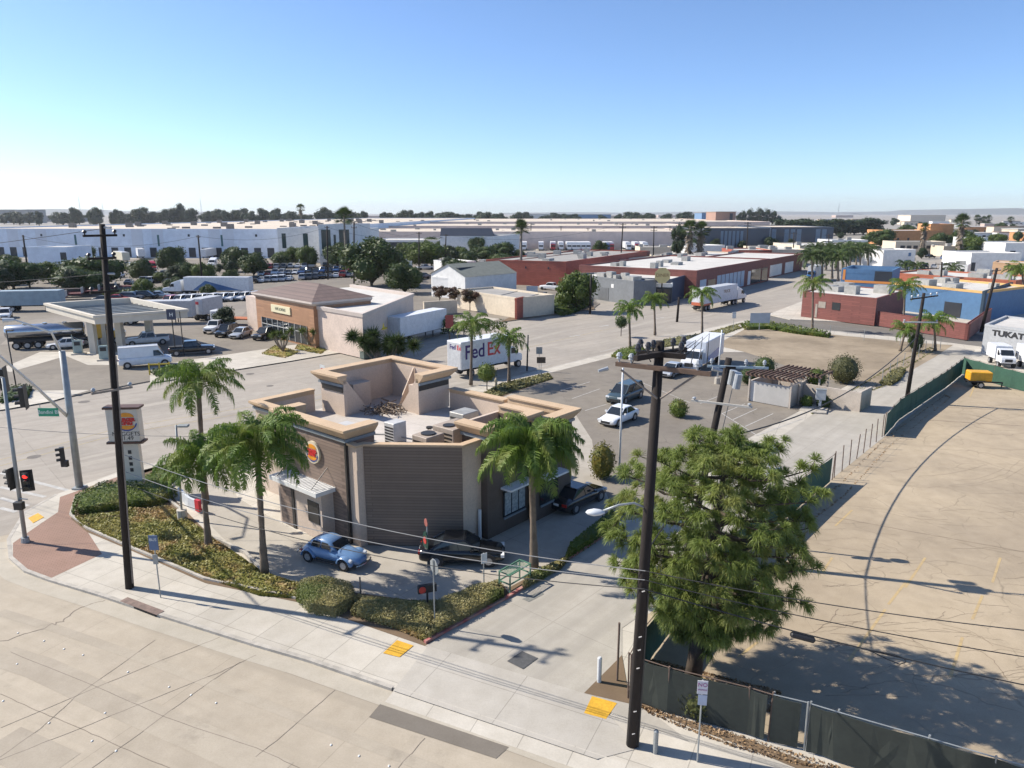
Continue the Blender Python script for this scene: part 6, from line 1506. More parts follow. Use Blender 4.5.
for i, (x, y) in enumerate([(283, 352), (312, 348)]):
    p = G(x, y); rn = random.Random(i); o = thing('multi_stem_yucca', ['multi stemmed yucca like tree left of the shop kerb', 'multi stemmed yucca like tree nearest the shop corner'][i], 'tree', (p[0], p[1], .13))
    t = MB(); c = MB()
    for k in range(6):
        a = k * 1.05 + i; e = Vector((math.cos(a) * 1.3, math.sin(a) * 1.3, rn.uniform(1.9, 3.0))); t.tube([(0, 0, 0), e * .5 + Vector((0, 0, -.2)), e], [.13, .1, .08], 6)
        for q in range(110):
            v = rdir(rn); v.z = v.z * .8 + .25; v.normalize(); s = v.cross(rdir(rn)).normalized() * .05; c.add([e - s, e + s, e + v * rn.uniform(.6, .95)], [(0, 1, 2)])
    t.build('trunk', BARKG, o); c.build('crown', OAKB, o)
# spiky shrub by the road behind the restaurant
p = G(386, 361); rn = random.Random(8); o = thing('spiky_shrub', 'wide spiky leaved shrub by the far kerb above the restaurant roof', 'shrub', (p[0], p[1], .13)); c = MB(); t = MB()
for k in range(13):
    e = Vector((rn.uniform(-4.2, 4.2), rn.uniform(-1.5, 1.5), rn.uniform(1.2, 3.6))); t.tube([(e.x * .4, 0, 0), e], [.12, .07], 5)
    for q in range(260):
        v = rdir(rn); s = v.cross(rdir(rn)).normalized() * .08; c.add([e - s, e + s, e + v * rn.uniform(.8, 1.7)], [(0, 1, 2)])
t.build('stem', BARKG, o); c.build('foliage', OAK, o)
p = G(450, 338)
o = thing('spiky_shrub', 'feathery green shrub before the cream wall, right of the box trailer', 'shrub', (p[0] + 2, p[1] + 2, .13)); c = MB()
for k in range(12): leafblob(c, (rn.uniform(-3, 6), rn.uniform(-1, 1), rn.uniform(1, 2.4)), (1.4, 1.2, 1.1), 160, .35, rn, .3)
MB().tube([(0, 0, 0), (0, 0, 1.6)], .1, 6).build('stem', BARKG, o); c.build('foliage', OAKB, o)
hedge_strips = [([(105, 294), (160, 291), (200, 288), (200, 290), (160, 293), (105, 297)], 'low verge hedge behind the fuel canopy'), ([(0, 300), (60, 292), (110, 288), (110, 290), (60, 295), (0, 303)], 'low verge hedge along the far left street')]
# red street panel by the trailer
# ---- hedges: solid core + leaf faces, from measured outlines
def hedge(name, px, h, label, mat, n, leaf=.14, seed=0, cat='hedge', group=None, z=.13, jit=.15, kind=None, bumps=None, core=True):
    P = [Vector((q[0], q[1], 0)) for q in W(px, z)]; rn = random.Random(seed); cen = sum(P, Vector()) / len(P)
    x0, x1 = min(p.x for p in P), max(p.x for p in P); y0, y1 = min(p.y for p in P), max(p.y for p in P)
    def inside(x, y):
        c_ = False; j = len(P) - 1
        for i in range(len(P)):
            if (P[i].y > y) != (P[j].y > y) and x < (P[j].x - P[i].x) * (y - P[i].y) / (P[j].y - P[i].y) + P[i].x: c_ = not c_
            j = i
        return c_
    mb = MB(); 
    if core: mb.prism([((p.x - cen.x) * .9, (p.y - cen.y) * .9) for p in P], 0, h * .6)
    k = 0; tries = 0
    while k < n and tries < n * 20:
        tries += 1
        if rn.random() < .30:      # side faces
            i = rn.randrange(len(P)); t = rn.random(); q = P[i].lerp(P[(i + 1) % len(P)], t); x, y = q.x, q.y; zz = rn.uniform(0, h * .6); nr = Vector((x - cen.x, y - cen.y, .3)).normalized()
            x += rn.uniform(-.06, .06); y += rn.uniform(-.06, .06)
        else:
            x, y = rn.uniform(x0, x1), rn.uniform(y0, y1)
            if not inside(x, y): continue
            hh = h * (1 + (bumps or 0) * (math.sin(x * 2.3 + seed) * math.cos(y * 2.9) ) ) ; ed = min(abs((P[(q_ + 1) % len(P)] - P[q_]).normalized().cross(Vector((x, y, 0)) - P[q_]).z) for q_ in range(len(P))); hh *= min(1, .45 + .55 * math.sqrt(ed / .55)); zz = hh * rn.uniform(.85, 1.0 + jit); nr = Vector((0, 0, 1))
        k += 1; v = (nr + rdir(rn) * .8).normalized(); a = v.cross(rdir(rn)).normalized(); b = v.cross(a); s = leaf * rn.uniform(.6, 1.3); p = Vector((x - cen.x, y - cen.y, zz))
        mb.add([p - a * s * .5, p + b * s * .3, p + a * s * .5, p - b * s * .3], [(0, 1, 2, 3)])
    o = mb.build(name, mat); o.location = (cen.x, cen.y, z); return tag(o, label, cat, group, kind)
sheet("planter_bed", [(71, 519), (76, 500), (104, 486), (166, 466), (184, 472), (168, 490), (178, 503), (216, 541), (262, 576), (302, 588), (297, 602), (205, 583), (130, 550), (87, 532)], .138, soil)
sheet("planter_bed", [(297, 602), (302, 586), (352, 592), (440, 604), (470, 592), (503, 584), (512, 598), (425, 646)], .138, soil)
sheet("planter_bed", [(512, 598), (508, 588), (560, 560), (612, 516), (618, 529), (545, 577)], .138, soil)
kp = [(297, 601), (205, 581.5), (130, 549.5), (88, 531), (71, 517), (76, 500), (104, 485)]
kerb("kerb", [tuple(p[:2]) for p in W(kp)], kerbm, .24, .15)
kerb("kerb", [tuple(p[:2]) for p in W([(425, 646), (512, 598), (545, 577), (616, 530)])], redkerb, .26, .16)
kerb("kerb", [tuple(p[:2]) for p in W([(186, 516), (170, 503), (168, 492), (180, 482)])], kerbm, .26, .15)
hedge('clipped_hedge', [(73, 516), (76, 502), (104, 489), (166, 488), (178, 496), (160, 506), (122, 510)], .75, 'flat clipped green hedge around the pylon sign', HEDGE, 5200, .13, 1)
hedge('clipped_hedge', [(140, 484), (170, 468), (184, 474), (168, 488)], .6, 'strip of clipped hedge running back from the pylon sign', HEDGE, 1500, .13, 2)
hedge('ground_cover', [(84, 526), (76, 518), (170, 508), (215, 541), (262, 574), (300, 586), (298, 598), (260, 595), (205, 577), (130, 546)], .15, 'low orange and green ground cover in the corner bed', COVER, 22000, .16, 3, cat='ground cover', jit=1.2, kind='stuff', bumps=.6)
hedge('clipped_bush', [(297, 601), (300, 590), (325, 586), (352, 592), (356, 606), (335, 618), (310, 614)], .85, 'rounded grey green clipped bush at the pavement edge', SAGE, 7000, .08, 4, cat='bush', jit=.1)
hedge('clipped_hedge', [(352, 616), (358, 600), (400, 606), (440, 606), (430, 640)], .55, 'grey green hedge left of the leaning stop sign', SAGE, 8000, .085, 5, bumps=.15)
hedge('clipped_hedge', [(430, 640), (436, 608), (470, 594), (500, 586), (503, 600)], .6, 'grey green hedge ending at the green bench frame', SAGE, 8000, .085, 6, bumps=.15)
hedge('clipped_hedge', [(524, 590), (526, 580), (556, 566), (566, 562), (560, 570)], .5, 'pale low hedge around the foot of the lane palm', SAGE, 1500, .12, 7)
hedge('clipped_hedge', [(566, 562), (572, 548), (612, 516), (618, 528)], .75, 'dark low hedge in the shade along the side lane', HEDGE, 2200, .14, 8)
hedge('weedy_strip', [(372, 617), (395, 628), (425, 641), (432, 632), (400, 618)], .3, 'bright green weeds at the tip of the hedge bed', COVER, 900, .2, 9, cat='ground cover', kind='stuff')
hedge('grass_strip', [(480, 396), (500, 385), (548, 374), (552, 379), (510, 392), (488, 401)], .15, 'dull green planting strip between pavement and car park', DULLG, 2500, .3, 10, cat='ground cover', kind='stuff', jit=1)
sheet("planter_bed", [(478, 398), (500, 384), (546, 373), (554, 378), (510, 394), (488, 403)], .142, soil)
hedge('clipped_hedge', [(612, 357), (618, 352), (640, 347), (645, 352), (626, 360)], .6, 'short clipped hedge left of the rental truck', HEDGE, 700, .25, 11)
hedge('grass_strip', [(645, 350), (665, 340), (705, 334), (740, 324), (745, 327), (705, 341), (680, 345)], .2, 'pale planting strip along the cross road pavement', DULLG, 2000, .3, 12, cat='ground cover', kind='stuff', jit=1)
hedge('clipped_hedge', [(742, 326), (768, 325), (800, 331), (830, 336), (828, 338), (795, 334), (766, 329), (745, 330)], .9, 'long low clipped hedge along the vacant lot edge', HEDGE, 1800, .35, 13)
hedge('dry_planting', [(880, 384), (893, 373), (905, 371), (900, 380), (890, 386)], .5, 'dull dry planting beside the alley', DULLG, 800, .3, 14, cat='ground cover', kind='stuff', jit=1)
hedge('grass_strip', [(812, 414), (870, 380), (900, 362), (930, 348), (935, 350), (906, 368), (884, 386)], .08, 'thin weedy strip between vacant lot and alley', DULLG, 900, .3, 15, cat='ground cover', kind='stuff', jit=1.5, core=False)
for k_, (hp_, hl_) in enumerate(hedge_strips): hedge('clipped_hedge', hp_, 1.0, hl_, OAK, 1500, .6, 30 + k_)
hedge('leaf_litter', [(780, 560), (803, 512), (840, 485), (884, 440), (945, 395), (950, 398), (890, 446), (845, 495), (812, 520), (790, 566)], .04, 'thin scatter of dead leaves and weeds along the inside of the alley fence', leafmat('dead leaves', (.30, .20, .12), (.22, .15, .09), None, 2, .15), 900, .14, 33, cat='leaf litter', kind='stuff', jit=2, core=False)
hedge('leaf_litter', [(640, 706), (660, 712), (745, 738), (840, 768), (800, 765), (735, 747), (690, 730), (650, 713)], .06, 'brown leaf litter and dead weeds along the front fence', leafmat("dead leaves", (.30, .20, .12), (.22, .15, .09), None, 2, .15), 1300, .10, 16, cat='leaf litter', kind='stuff', jit=2, core=False)
hedge('leaf_litter', [(640, 690), (650, 660), (700, 672), (780, 692), (770, 712), (700, 700)], .06, 'brown leaf litter under the pine behind the fence', leafmat("dead leaves"), 2600, .12, 17, cat='leaf litter', kind='stuff', jit=2, core=False)
sheet("bare_soil", [(584, 693), (622, 655), (628, 690), (660, 712), (745, 738), (880, 790), (850, 790), (738, 744), (690, 727), (640, 706)], .148, soil)
hedge('clipped_hedge', [(548, 309), (556, 303), (590, 297), (591, 305), (575, 313), (560, 316)], 1.4, 'dense green hedge on the far corner island', OAKB, 2200, .4, 18)
sheet("planter_bed", [(500, 322), (595, 309), (590, 300), (545, 300)], .138, soil)
for (a, lab) in (([(262, 354), (275, 346), (300, 352), (285, 358)], 'small grass bed around the left yucca like tree'), ([(295, 349), (300, 343), (330, 348), (320, 354)], 'small grass bed around the right yucca like tree')):
    hedge('grass_strip', a, .12, lab, COVER, 400, .3, 19, cat='ground cover', kind='stuff', jit=1)
hedge('clipped_hedge', [(150, 372), (180, 366), (200, 370), (180, 376), (158, 378)], .4, 'small bushes at the fuel station kerb by the yellow rail', OAK, 700, .25, 20)
hedge('clipped_hedge', [(0, 404), (5, 391), (32, 389), (28, 398)], .7, 'small dark bushes at the left corner of the fuel station', OAK, 600, .25, 21)
ball((830, 0 + 402), .1, .1, 'x') if False else None
# ================================================================ POLES, WIRES, SIGNS, FENCES
WOOD = M("creosote pole timber", (.022, .015, .012), .9, .3, 3, fine=10, bump=.3); WOODG = M("grey weathered timber", (.30, .25, .21), .9, .3, 3, fine=10)
STEEL = M("galvanised steel", (.34, .36, .36), .5, .2, 2, metal=.3); INS = M("grey insulator", (.36, .38, .40), .35, .2, 4); INSD = M("dark insulator", (.03, .025, .025), .4, .2, 4)
WIREM = M("black cable", (.03, .03, .03), .7, .1, 1); WIREG = M("pale aluminium wire", (.22, .22, .22), .5, .1, 1)
WMET = M("white lamp metal", (.60, .62, .63), .45, .15, 2)
def upole(px, top, label, r0=.22, r1=.15, name='utility_pole', mat=WOOD, z=.13, p=None):
    p = p or G(*px); h = Hz(top[1], p); tx = (top[0] - 512) / FPX * (p[1] * math.cos(PITCH) + (HC - h) * math.sin(PITCH)) - p[0]
    o = thing(name, label, 'utility pole' if name == 'utility_pole' else 'pole', (p[0], p[1], z))
    MB().tube([(0, 0, -.05), (tx, 0, h - z)], [r0, r1], 14).build('shaft', mat, o, smooth=True)
    def at(zz): return Vector((tx * zz / (h - z), 0, zz))
    return o, p, h - z, at
def crossarm(o, c, az, half, t=.06, mat=WOOD, ins=None, insm=INSD, ih=.22, up=True):
    d = Vector((math.cos(az), math.sin(az), 0)); s = Vector((-d.y, d.x, 0)); m = MB(); c = Vector(c)
    P = [c + d * a + s * b + Vector((0, 0, z_)) for a in (-half, half) for b in (-t, t) for z_ in (-t, t)]
    m.add(P, [(0, 1, 3, 2), (4, 6, 7, 5), (0, 4, 5, 1), (2, 3, 7, 6), (1, 5, 7, 3), (0, 2, 6, 4)])
    a = m.build('crossarm', mat, o); out = []
    for q in (ins or []):
        b = c + d * q + Vector((0, 0, t + .002)); k = MB()
        if up: k.tube([b, b + Vector((0, 0, ih * .3)), b + Vector((0, 0, ih * .35)), b + Vector((0, 0, ih * .6)), b + Vector((0, 0, ih * .65)), b + Vector((0, 0, ih))], [.03, .03, .09, .07, .11, .05], 8)
        else: k.tube([b, b - Vector((0, 0, ih)) - Vector((0, 0, 2 * t))], .06, 8)
        k.build('insulator', insm, o); out.append(b + Vector((0, 0, ih)))
    return out
# --- foreground pole
oC, pC, hC, aC = upole((632, 748), (660, 341), 'big dark timber utility pole in front of the pine, with two crossarms', .215, .145)
oC['category'] = 'utility pole'
zt = hC - .1
for dz, az, half, ins in ((0, R(38), 1.15, (-1.05, -.6, .55, 1.05)), (-.02, R(-25), .75, (-.65, -.25, .6))):
    crossarm(oC, aC(zt - .25 + dz) + Vector((0, -.28, 0)), az, half, .08, WOOD, ins, INSD, .35)
z2 = Hz(368, pC) - .13
armC = crossarm(oC, aC(z2) + Vector((.05, -.32, .05)), R(-30), 1.5, .07, M("weathered brown timber", (.16, .105, .075), .9, .3, 3), (-1.4, -1.0, 1.1), INS, .3)
bm = MB(); c_ = aC(z2)
bm.tube([c_ + Vector((-1.2, -.2, 0)), c_ + Vector((-.05, -.33, -.9))], .035, 5); bm.tube([c_ + Vector((1.2, -.55, 0)), c_ + Vector((.05, -.33, -.9))], .035, 5)
bm.build('arm_brace', WOODG, oC)
for dx in (-1.6, 1.6):
    MB().tube([c_ + Vector((dx, -.3, .05)), c_ + Vector((dx + .3 * (1 if dx > 0 else -1), -.35, -.02))], [.07, .05], 8).build('insulator', INS, oC)
m = MB()
for k in range(3): m.tube([c_ + Vector((.9 + .25 * k, -.4, .1)), c_ + Vector((1.1 + .2 * k, -.1, .9 + .1 * k)), aC(hC - .4) + Vector((.4 + .2 * k, -.2, 0))], .018, 5)
m.tube([c_ + Vector((-.9, -.4, .2)), c_ + Vector((-.6, -.3, .8)), aC(hC - .6) + Vector((-.3, -.3, 0))], .018, 5)
m.build('jumper_wire', WIREM, oC)
# streetlight arm on the pole
zl = Hz(507, pC) - .2
e = MB().tube([aC(zl), aC(zl) + Vector((-.5, -.1, .25)), aC(zl) + Vector((-1.0, -.15, .2)), aC(zl) + Vector((-1.5, -.2, .02))], .04, 8).build('lamp_arm', STEEL, oC, smooth=True)
m = MB(); q = aC(zl) + Vector((-1.75, -.22, -.02)); rr_ = []
for k, (dx, r) in enumerate([(-.32, .02), (-.25, .12), (-.05, .19), (.15, .15), (.3, .06)]): rr_.append([(q.x + dx, q.y + r * 1.0 * math.cos(t), q.z + r * .62 * math.sin(t)) for t in [j * math.pi / 5 for j in range(10)]])
m.loft(rr_); m.build('lamp_head', WMET, oC, smooth=True)
m = MB()
for zz in (.6, 1.5, 3.2, 3.9, 4.4, 6.1): m.tube([aC(zz) + Vector((-.07, -.2, 0)), aC(zz) + Vector((.03, -.21, .04))], .022, 5)
m.build('pole_tag', M("pale tin tag", (.55, .52, .48), .6, .2, 5), oC)
MB().tube([aC(.0) + Vector((.19, -.12, 0)), aC(6) + Vector((.17, -.12, 0))], .03, 6).build('conduit', M("dark conduit", (.05, .045, .04), .6, .1, 2), oC)
# --- left tall pole
oL, pL, hL, aL = upole((130, 590), (102, 224), 'very tall dark timber utility pole on the left pavement beside the bus stop sign', .205, .12)
topL = []
for dz, half in ((-.5, .7), (-1.5, .6), (-3.0, .6)):
    if half: topL += crossarm(oL, aL(hL + dz) + Vector((0, -.22, 0)), R(48), half, .05, WOOD, (-half + .08, half - .08), INSD, .2)
m = MB(); 
for k, z_ in enumerate((hL - .15, hL - 2.2)): m.tube([aL(z_), aL(z_) + Vector((.45, -.1, 0))], .05, 8)
m.build('standoff_insulator', INS, oL)
MB().tube([aL(.3) + Vector((.22, -.1, 0)), aL(hL - 6) + Vector((.2, -.05, 0))], .035, 6).build('conduit', WOODG, oL)
crossarm(oL, aL(hL - 7.6) + Vector((0, -.22, 0)), R(48), .9, .05, WOODG, (-.8, .8), INS, .2)
# --- pole behind the pine
o2, p2, h2_, a2_ = upole((687, 560), (729, 358), 'leaning dark timber pole rising behind the pine crown', .2, .165)
crossarm(o2, a2_(h2_ - .45) + Vector((.1, -.25, 0)), R(-2), .25, .06, WOOD)
ar = crossarm(o2, a2_(h2_ - .42) + Vector((.45, -.26, 0)), R(-10), 1.5, .055, M("blue grey fibreglass arm", (.38, .46, .50), .5, .1, 3), (-1.3, .4, 1.3), INS, .35)
crossarm(o2, a2_(h2_ - 2.35) + Vector((0, -.28, 0)), R(-28), 1.55, .05, M("pale timber arm", (.50, .47, .42), .85, .15, 3), (-1.4, 1.4), INS, .15)
for k, dx in enumerate((-.45, .0, .45)): MB().tube([a2_(h2_ - 1.5) + Vector((.62 - abs(dx) * .2, dx + .0, 0)), a2_(h2_ - .75) + Vector((.62 - abs(dx) * .2, dx, 0))], .2, 12).build('transformer', INS, o2)
MB().tube([a2_(.1) + Vector((.26, 0, 0)), a2_(h2_ - 1) + Vector((.45, -.2, 0))], .02, 5).build('ground_wire', WIREG, o2)
# --- slim post with white boxes behind the pine
q = G(764, 548); o = thing('equipment_post', 'slim post with white cabinets and a pale blue dome top showing over the pine', 'post', (q[0], q[1], .13))
hq = Hz(446, q); MB().tube([(0, 0, 0), (0, 0, hq - .5)], .07, 8).build('post', STEEL, o)
boxpart('cabinet', o, -.28, .0, -.3, -.08, hq - 1.25, hq - .6, M("white enclosure", (.7, .72, .74), .5, .1, 3), .03); boxpart('cabinet', o, -.3, .15, -.3, -.08, hq - 2.1, hq - 1.65, M("lilac white enclosure", (.6, .6, .72), .5, .1, 3), .03)
MB().tube([(.1, 0, hq - .5), (.1, 0, hq - .3), (.1, 0, hq - .05), (.1, 0, hq)], [.24, .27, .2, .04], 14).build('dome', M("pale blue dome", (.36, .45, .5), .4, .1, 3), o, smooth=True)
MB().tube([(.1, 0, hq - 1.5), (.55, -.1, hq - 1.45)], [.05, .14], 10).build('spotlight', WMET, o)
# --- alley poles
oR, pR, hR, aR = upole((906, 404), (924, 293), 'dark timber pole standing in the alley by the green fence', .21, .14)
armR = crossarm(oR, aR(hR - .4) + Vector((0, -.2, 0)), R(35), 2.6, .06, WOOD, (-2.4, -1.2, 1.2, 2.4), INS, .3)
crossarm(oR, aR(hR - 2.8) + Vector((0, -.2, 0)), R(-5), 1.6, .06, M("white arm", (.55, .55, .52), .7, .1, 2), (-1.5, 1.5), INS, .2)
oA, pA, hA_, aA = upole((981, 333), (997, 268), 'dark timber pole at the dark blue gable on the side street', .26, .18)
crossarm(oA, aA(hA_ - .4), R(35), 1.6, .06, WOOD, (-1.4, 1.4), INS, .25)
mats_far = [('far_pole')]
def farpole(px, top, label, arms=1, r=.18, group=None, z=0):
    o, p, h, a = upole(px, top, label, r * 1.2, r, z=z)
    if group: o['group'] = group
    for k in range(arms): crossarm(o, a(h - .5 - k * 1.0), R(-48), 1.3, .07, WOOD, (-1.2, 1.2), INSD, .3)
    return o, a(h - .3) + Vector(o.location)
FP = {}
for key, px, top, lab, arms in [('a', (30, 288), (23, 235), 'timber pole between the street trees at the far left', 1), ('b', (203, 289), (198, 235), 'timber pole before the long warehouse, beside the swoosh trailer', 1), ('c', (328, 280), (327, 226), 'timber pole in front of the white office tower', 1), ('d', (354, 284), (354, 222), 'timber pole just right of the office tower, by the dark broad tree', 2),
     ('e', (419, 272), (419, 232), 'timber pole behind the wide light green tree', 1), ('f', (445, 268), (446, 234), 'timber pole by the left end of the dark sloping roof', 1), ('g', (620, 272), (623, 223), 'double armed timber pole behind the red warehouse, left', 2), ('h', (653, 270), (654, 226), 'double armed timber pole behind the red warehouse, right', 2),
     ('i', (746, 264), (748, 222), 'timber pole at the brick shop row', 2), ('j', (793, 262), (794, 232), 'timber pole with a round lamp at the far shop end', 1), ('k', (828, 262), (829, 234), 'timber pole with a round lamp behind the palm clump', 1), ('l', (590, 314), (591, 275), 'timber pole on the far corner island by the hedge', 0), ('m', (677, 322), (679, 297), 'slim dark pole in the cross road strip before the diner', 0),
     ('n', (940, 300), (942, 262), 'thin pole over the long blue warehouse roof', 1)]:
    FP[key] = farpole(px, top, lab, arms)
for i, (x, yt) in enumerate([(531, 223), (561, 226), (588, 228), (670, 226), (678, 230), (550, 232), (604, 230), (475, 232), (503, 230)]): farpole((x, 246), (x, yt), 'thin yard pole before the pink warehouses', 1, .22, 'thin yard poles before the pink warehouses')
o, *_ = upole((702, 445 + 0), (721, 372), 'x', .1, .1) if False else (None,)
# thin radio masts on the horizon
for i, (x, t) in enumerate([(81, 196), (202, 198), (838, 203), (104, 203)]):
    p = G(x, 217); hh_ = Hz(t, p); o = thing('radio_mast', ['lattice mast on the left horizon', 'pointed mast on the horizon above the warehouse', 'tall thin mast on the right horizon', 'short mast at the left horizon beside the big pole'][i], 'mast', (p[0], p[1], 0))
    m = MB()
    for a in range(3): m.tube([(3.5 * math.cos(a * 2.094), 3.5 * math.sin(a * 2.094), 0), (0, 0, hh_)], .45, 4)
    for k in range(5): z_ = hh_ * k / 5; r_ = 3.5 * (1 - k / 5); m.tube([(r_ * math.cos(a * 2.094), r_ * math.sin(a * 2.094), z_) for a in (0, 1, 2, 0)], .25, 3)
    m.build('lattice', M("hazy mast steel", (.3, .33, .36), .6, .1, .1), o)
# --- wires
def wire(name, label, a, b, sag, r=.014, mat=WIREM, cat='wire', group=None, n=18):
    a, b = Vector(a), Vector(b); pts = [a.lerp(b, i / n) - Vector((0, 0, 4 * sag * (i / n) * (1 - i / n))) for i in range(n + 1)]
    return tag(MB().tube(pts, r, 5).build(name, mat), label, cat, group), pts
def offs(px, d): return At(px[0], px[1], d)
# three service cables: from the restaurant side to the foreground pole and on to the right
cy = pC[1]
cab = []
for i, (xl, yl, zp, xr, yr) in enumerate([(-60, 418, 568, 1100, 638), (-60, 446, 577, 1100, 668), (-60, 462, 586, 1100, 700)]):
    P0 = aC(0) + Vector((0, 0, 0)); hp = Hz(zp, pC) - .13; att = aC(hp) + Vector(oC.location) + Vector((0, -.2, 0))
    # left end hangs on the tall left pole, at its measured height
    zL = Hz({0: 455, 1: 472, 2: 484}[i], pL); attL = aL(zL - .13) + Vector(oL.location) + Vector((.25, 0, 0))
    wire('service_cable', ['topmost of the three cables from the tall left pole to the foreground pole', 'middle of the three cables from the tall left pole to the foreground pole', 'lowest of the three cables from the tall left pole to the foreground pole'][i], attL, att, .75 + .1 * i, .017, WIREG if i < 2 else WIREM, 'cable')
    E_ = At(xr, yr, 17.5 + i)
    o_, pts = wire('service_cable', ['topmost of the three cables running right from the foreground pole', 'middle of the three cables running right from the foreground pole', 'lowest cable running right from the foreground pole, with a coil and a splice box'][i], att, E_, .22, .016 + .006 * (i == 2), WIREM, 'cable'); cab.append(pts)
pts = cab[2]
def near_(px): return min(pts_f, key=lambda q: abs(proj(q)[0] - px))
def proj(q):
    dz = q[2] - HC; zc = q[1] * math.cos(PITCH) - dz * math.sin(PITCH); yc = q[1] * math.sin(PITCH) + dz * math.cos(PITCH); return (512 + FPX * q[0] / zc, 384 - FPX * yc / zc)
pts_f = [pts[i].lerp(pts[i + 1], t / 10) for i in range(len(pts) - 1) for t in range(10)]
a, b = near_(790), near_(815)
sp = thing('splice_closure', 'black cylindrical splice closure hanging under the lowest cable', 'splice box', a - Vector((0, 0, .14)))
dv = b - a; MB().tube([(0, 0, 0), dv * .06, dv * .94, dv], [.05, .1, .1, .05], 12).build('case', BLK, sp); MB().tube([dv * 1.0, dv * 1.5 + Vector((0, 0, .02)), dv * 2 + Vector((0, 0, .13))], .012, 5).build('tail_cable', WIREM, sp)
a, b = near_(868), near_(905); dv = b - a; m = MB()
m.tube([Vector((0, 0, 0)), dv * .3 + Vector((0, 0, .03)), dv * .7 + Vector((0, 0, .05)), dv * .95, dv * 1.0 + Vector((0, 0, -.12)), dv * .85 + Vector((0, 0, -.24)), dv * .5 + Vector((0, 0, -.16)), Vector((0, 0, 0))], .018, 6)
o = m.build('cable_coil', WIREM); o.location = a; tag(o, 'long slack loop tied on the lowest cable', 'cable loop')
# primary wires from foreground pole to pole behind / off frame right
for k in range(3):
    A_ = aR(hR - .2) + Vector(oR.location) + Vector((math.cos(R(35)) * (-1.2 + 1.8 * k), math.sin(R(35)) * (-1.2 + 1.8 * k), 0))
    wire('power_line', 'thin power line from the alley pole towards the dark blue gable pole', A_, aA(hA_) + Vector(oA.location) + Vector((.5 * k, .3 * k, 0)), .5, .012, WIREM, 'power line', 'power lines above the alley')
# heavy cable sagging above the lot whose shadow snakes over it
for (k1, k2, sag) in (('a', 'b', 2.5), ('b', 'c', 2), ('c', 'e', 2), ('d', 'f', 2), ('f', 'g', 3), ('h', 'i', 2), ('i', 'j', 1.5), ('j', 'k', 1)):
    wire('power_line', 'thin power line between the distant poles', FP[k1][1], FP[k2][1], sag, .03, WIREM, 'power line', 'thin power lines between the distant poles')
LT = aL(hL - .2) + Vector(oL.location)
for k in range(2):
    wire('power_line', ['upper power line leaving the tall left pole to the left', 'lower power line leaving the tall left pole to the left'][k], LT - Vector((0, 0, k * 2.0)), Vector((-80, 65, 15.5 - 1.5 * k)), 1.2, .014, WIREM, 'power line')
wire('service_cable', 'pale cable from the pylon side crossing low over the corner bed', Vector((-45, 40, 9.0)), Vector(F(-.1, -3.5, 6.0)), 1.2, .014, WIREG, 'cable')
# overhead cable along the fence, high above the lot (casts the long winding shadow)
SD = Vector((math.cos(SUN_EL) * math.cos(SUN_AZ), math.cos(SUN_EL) * math.sin(SUN_AZ), -math.sin(SUN_EL)))
def lift(px, z):
    g_ = G(*px); t = z / -SD.z; return g_ - SD * t
hz_ = 6.4
att = aR(6.6) + Vector(oR.location)
a0 = a2_(6.8) + Vector(o2.location)
# second run of cable between the pole behind the pine and the alley pole; its shadow falls over the sandy lot
o_, _ = wire('service_cable', 'heavy cable from the leaning pole along the fence to the alley pole', a0, att, 1.7, .045, WIREM, 'cable')
o_, _ = wire('service_cable', 'heavy cable from the leaning pole to the foreground pole through the pine', a0, aC(7.4) + Vector(oC.location), .3, .03, WIREM, 'cable')
tag(MB().tube([G(735, 466, .0) + Vector((0, 0, .05)), G(848, 400, 0)], .02, 4).build('x', WIREM), 'x', 'x') if False else None
# --- traffic signals at the left corner
SIGY = M("black signal housing", (.02, .02, .02), .5, .2, 4); REDLIT = _new("red signal light")[0]; b_ = REDLIT.node_tree.nodes["Principled BSDF"]
b_.inputs['Base Color'].default_value = (.6, .02, .02, 1); b_.inputs['Emission Color'].default_value = (1, .03, .02, 1); b_.inputs['Emission Strength'].default_value = 1.5
LENS = M("dark signal lens", (.03, .035, .03), .2, .2, 3)
def signal(par, c, rz, lit=False, n=3, s=1.0, plate=True):
    """one signal head, faces local +... direction rz"""
    F_ = frame(c, rz)
    m = MB(); m.box(-.14 * s, .14 * s, -.17 * s, .17 * s, c[2], c[2] + .36 * n * s, F=F_)
    hd_ = m.build('signal_head', SIGY, par)
    if plate: MB().box(-.145 * s, -.13 * s, -.33 * s, .33 * s, c[2] - .12 * s, c[2] + (.36 * n + .12) * s, F=F_).build('backplate', SIGY, hd_)
    for k in range(n):
        z_ = c[2] + (.18 + .36 * k) * s
        MB().tube([F_(.142 * s, 0, z_), F_(.155 * s, 0, z_)], .14 * s, 12).build('lens', REDLIT if (lit and k == n - 1) else LENS, hd_)
        v = MB(); rings = []
        for t in range(7):
            a = math.pi * t / 6; y, zz = .16 * s * math.cos(a), .16 * s * math.sin(a)
            rings.append([F_(.14 * s, y, z_ + zz), F_(.38 * s, y, z_ + zz + .0), F_(.38 * s, y * .9, z_ + zz * .9), F_(.14 * s, y * .9, z_ + zz * .9)])
        v.loft(rings); v.build('visor', SIGY, hd_)
q = G(80, 490); H1 = Hz(351, q); sgn_ = thing('traffic_signal', 'tall steel traffic signal mast with long arm and green street sign at the corner', 'traffic signal', (q[0], q[1], .13))
tx = (62 - 512) / FPX * (q[1] * math.cos(PITCH) + (HC - H1) * math.sin(PITCH)) - q[0]
MB().tube([(0, 0, 0), (tx, 0, H1 - .13)], [.24, .19], 14).build('mast', STEEL, sgn_, smooth=True)
MB().box(-.35, .35, -.35, .35, 0, .12).build('base', STEEL, sgn_)
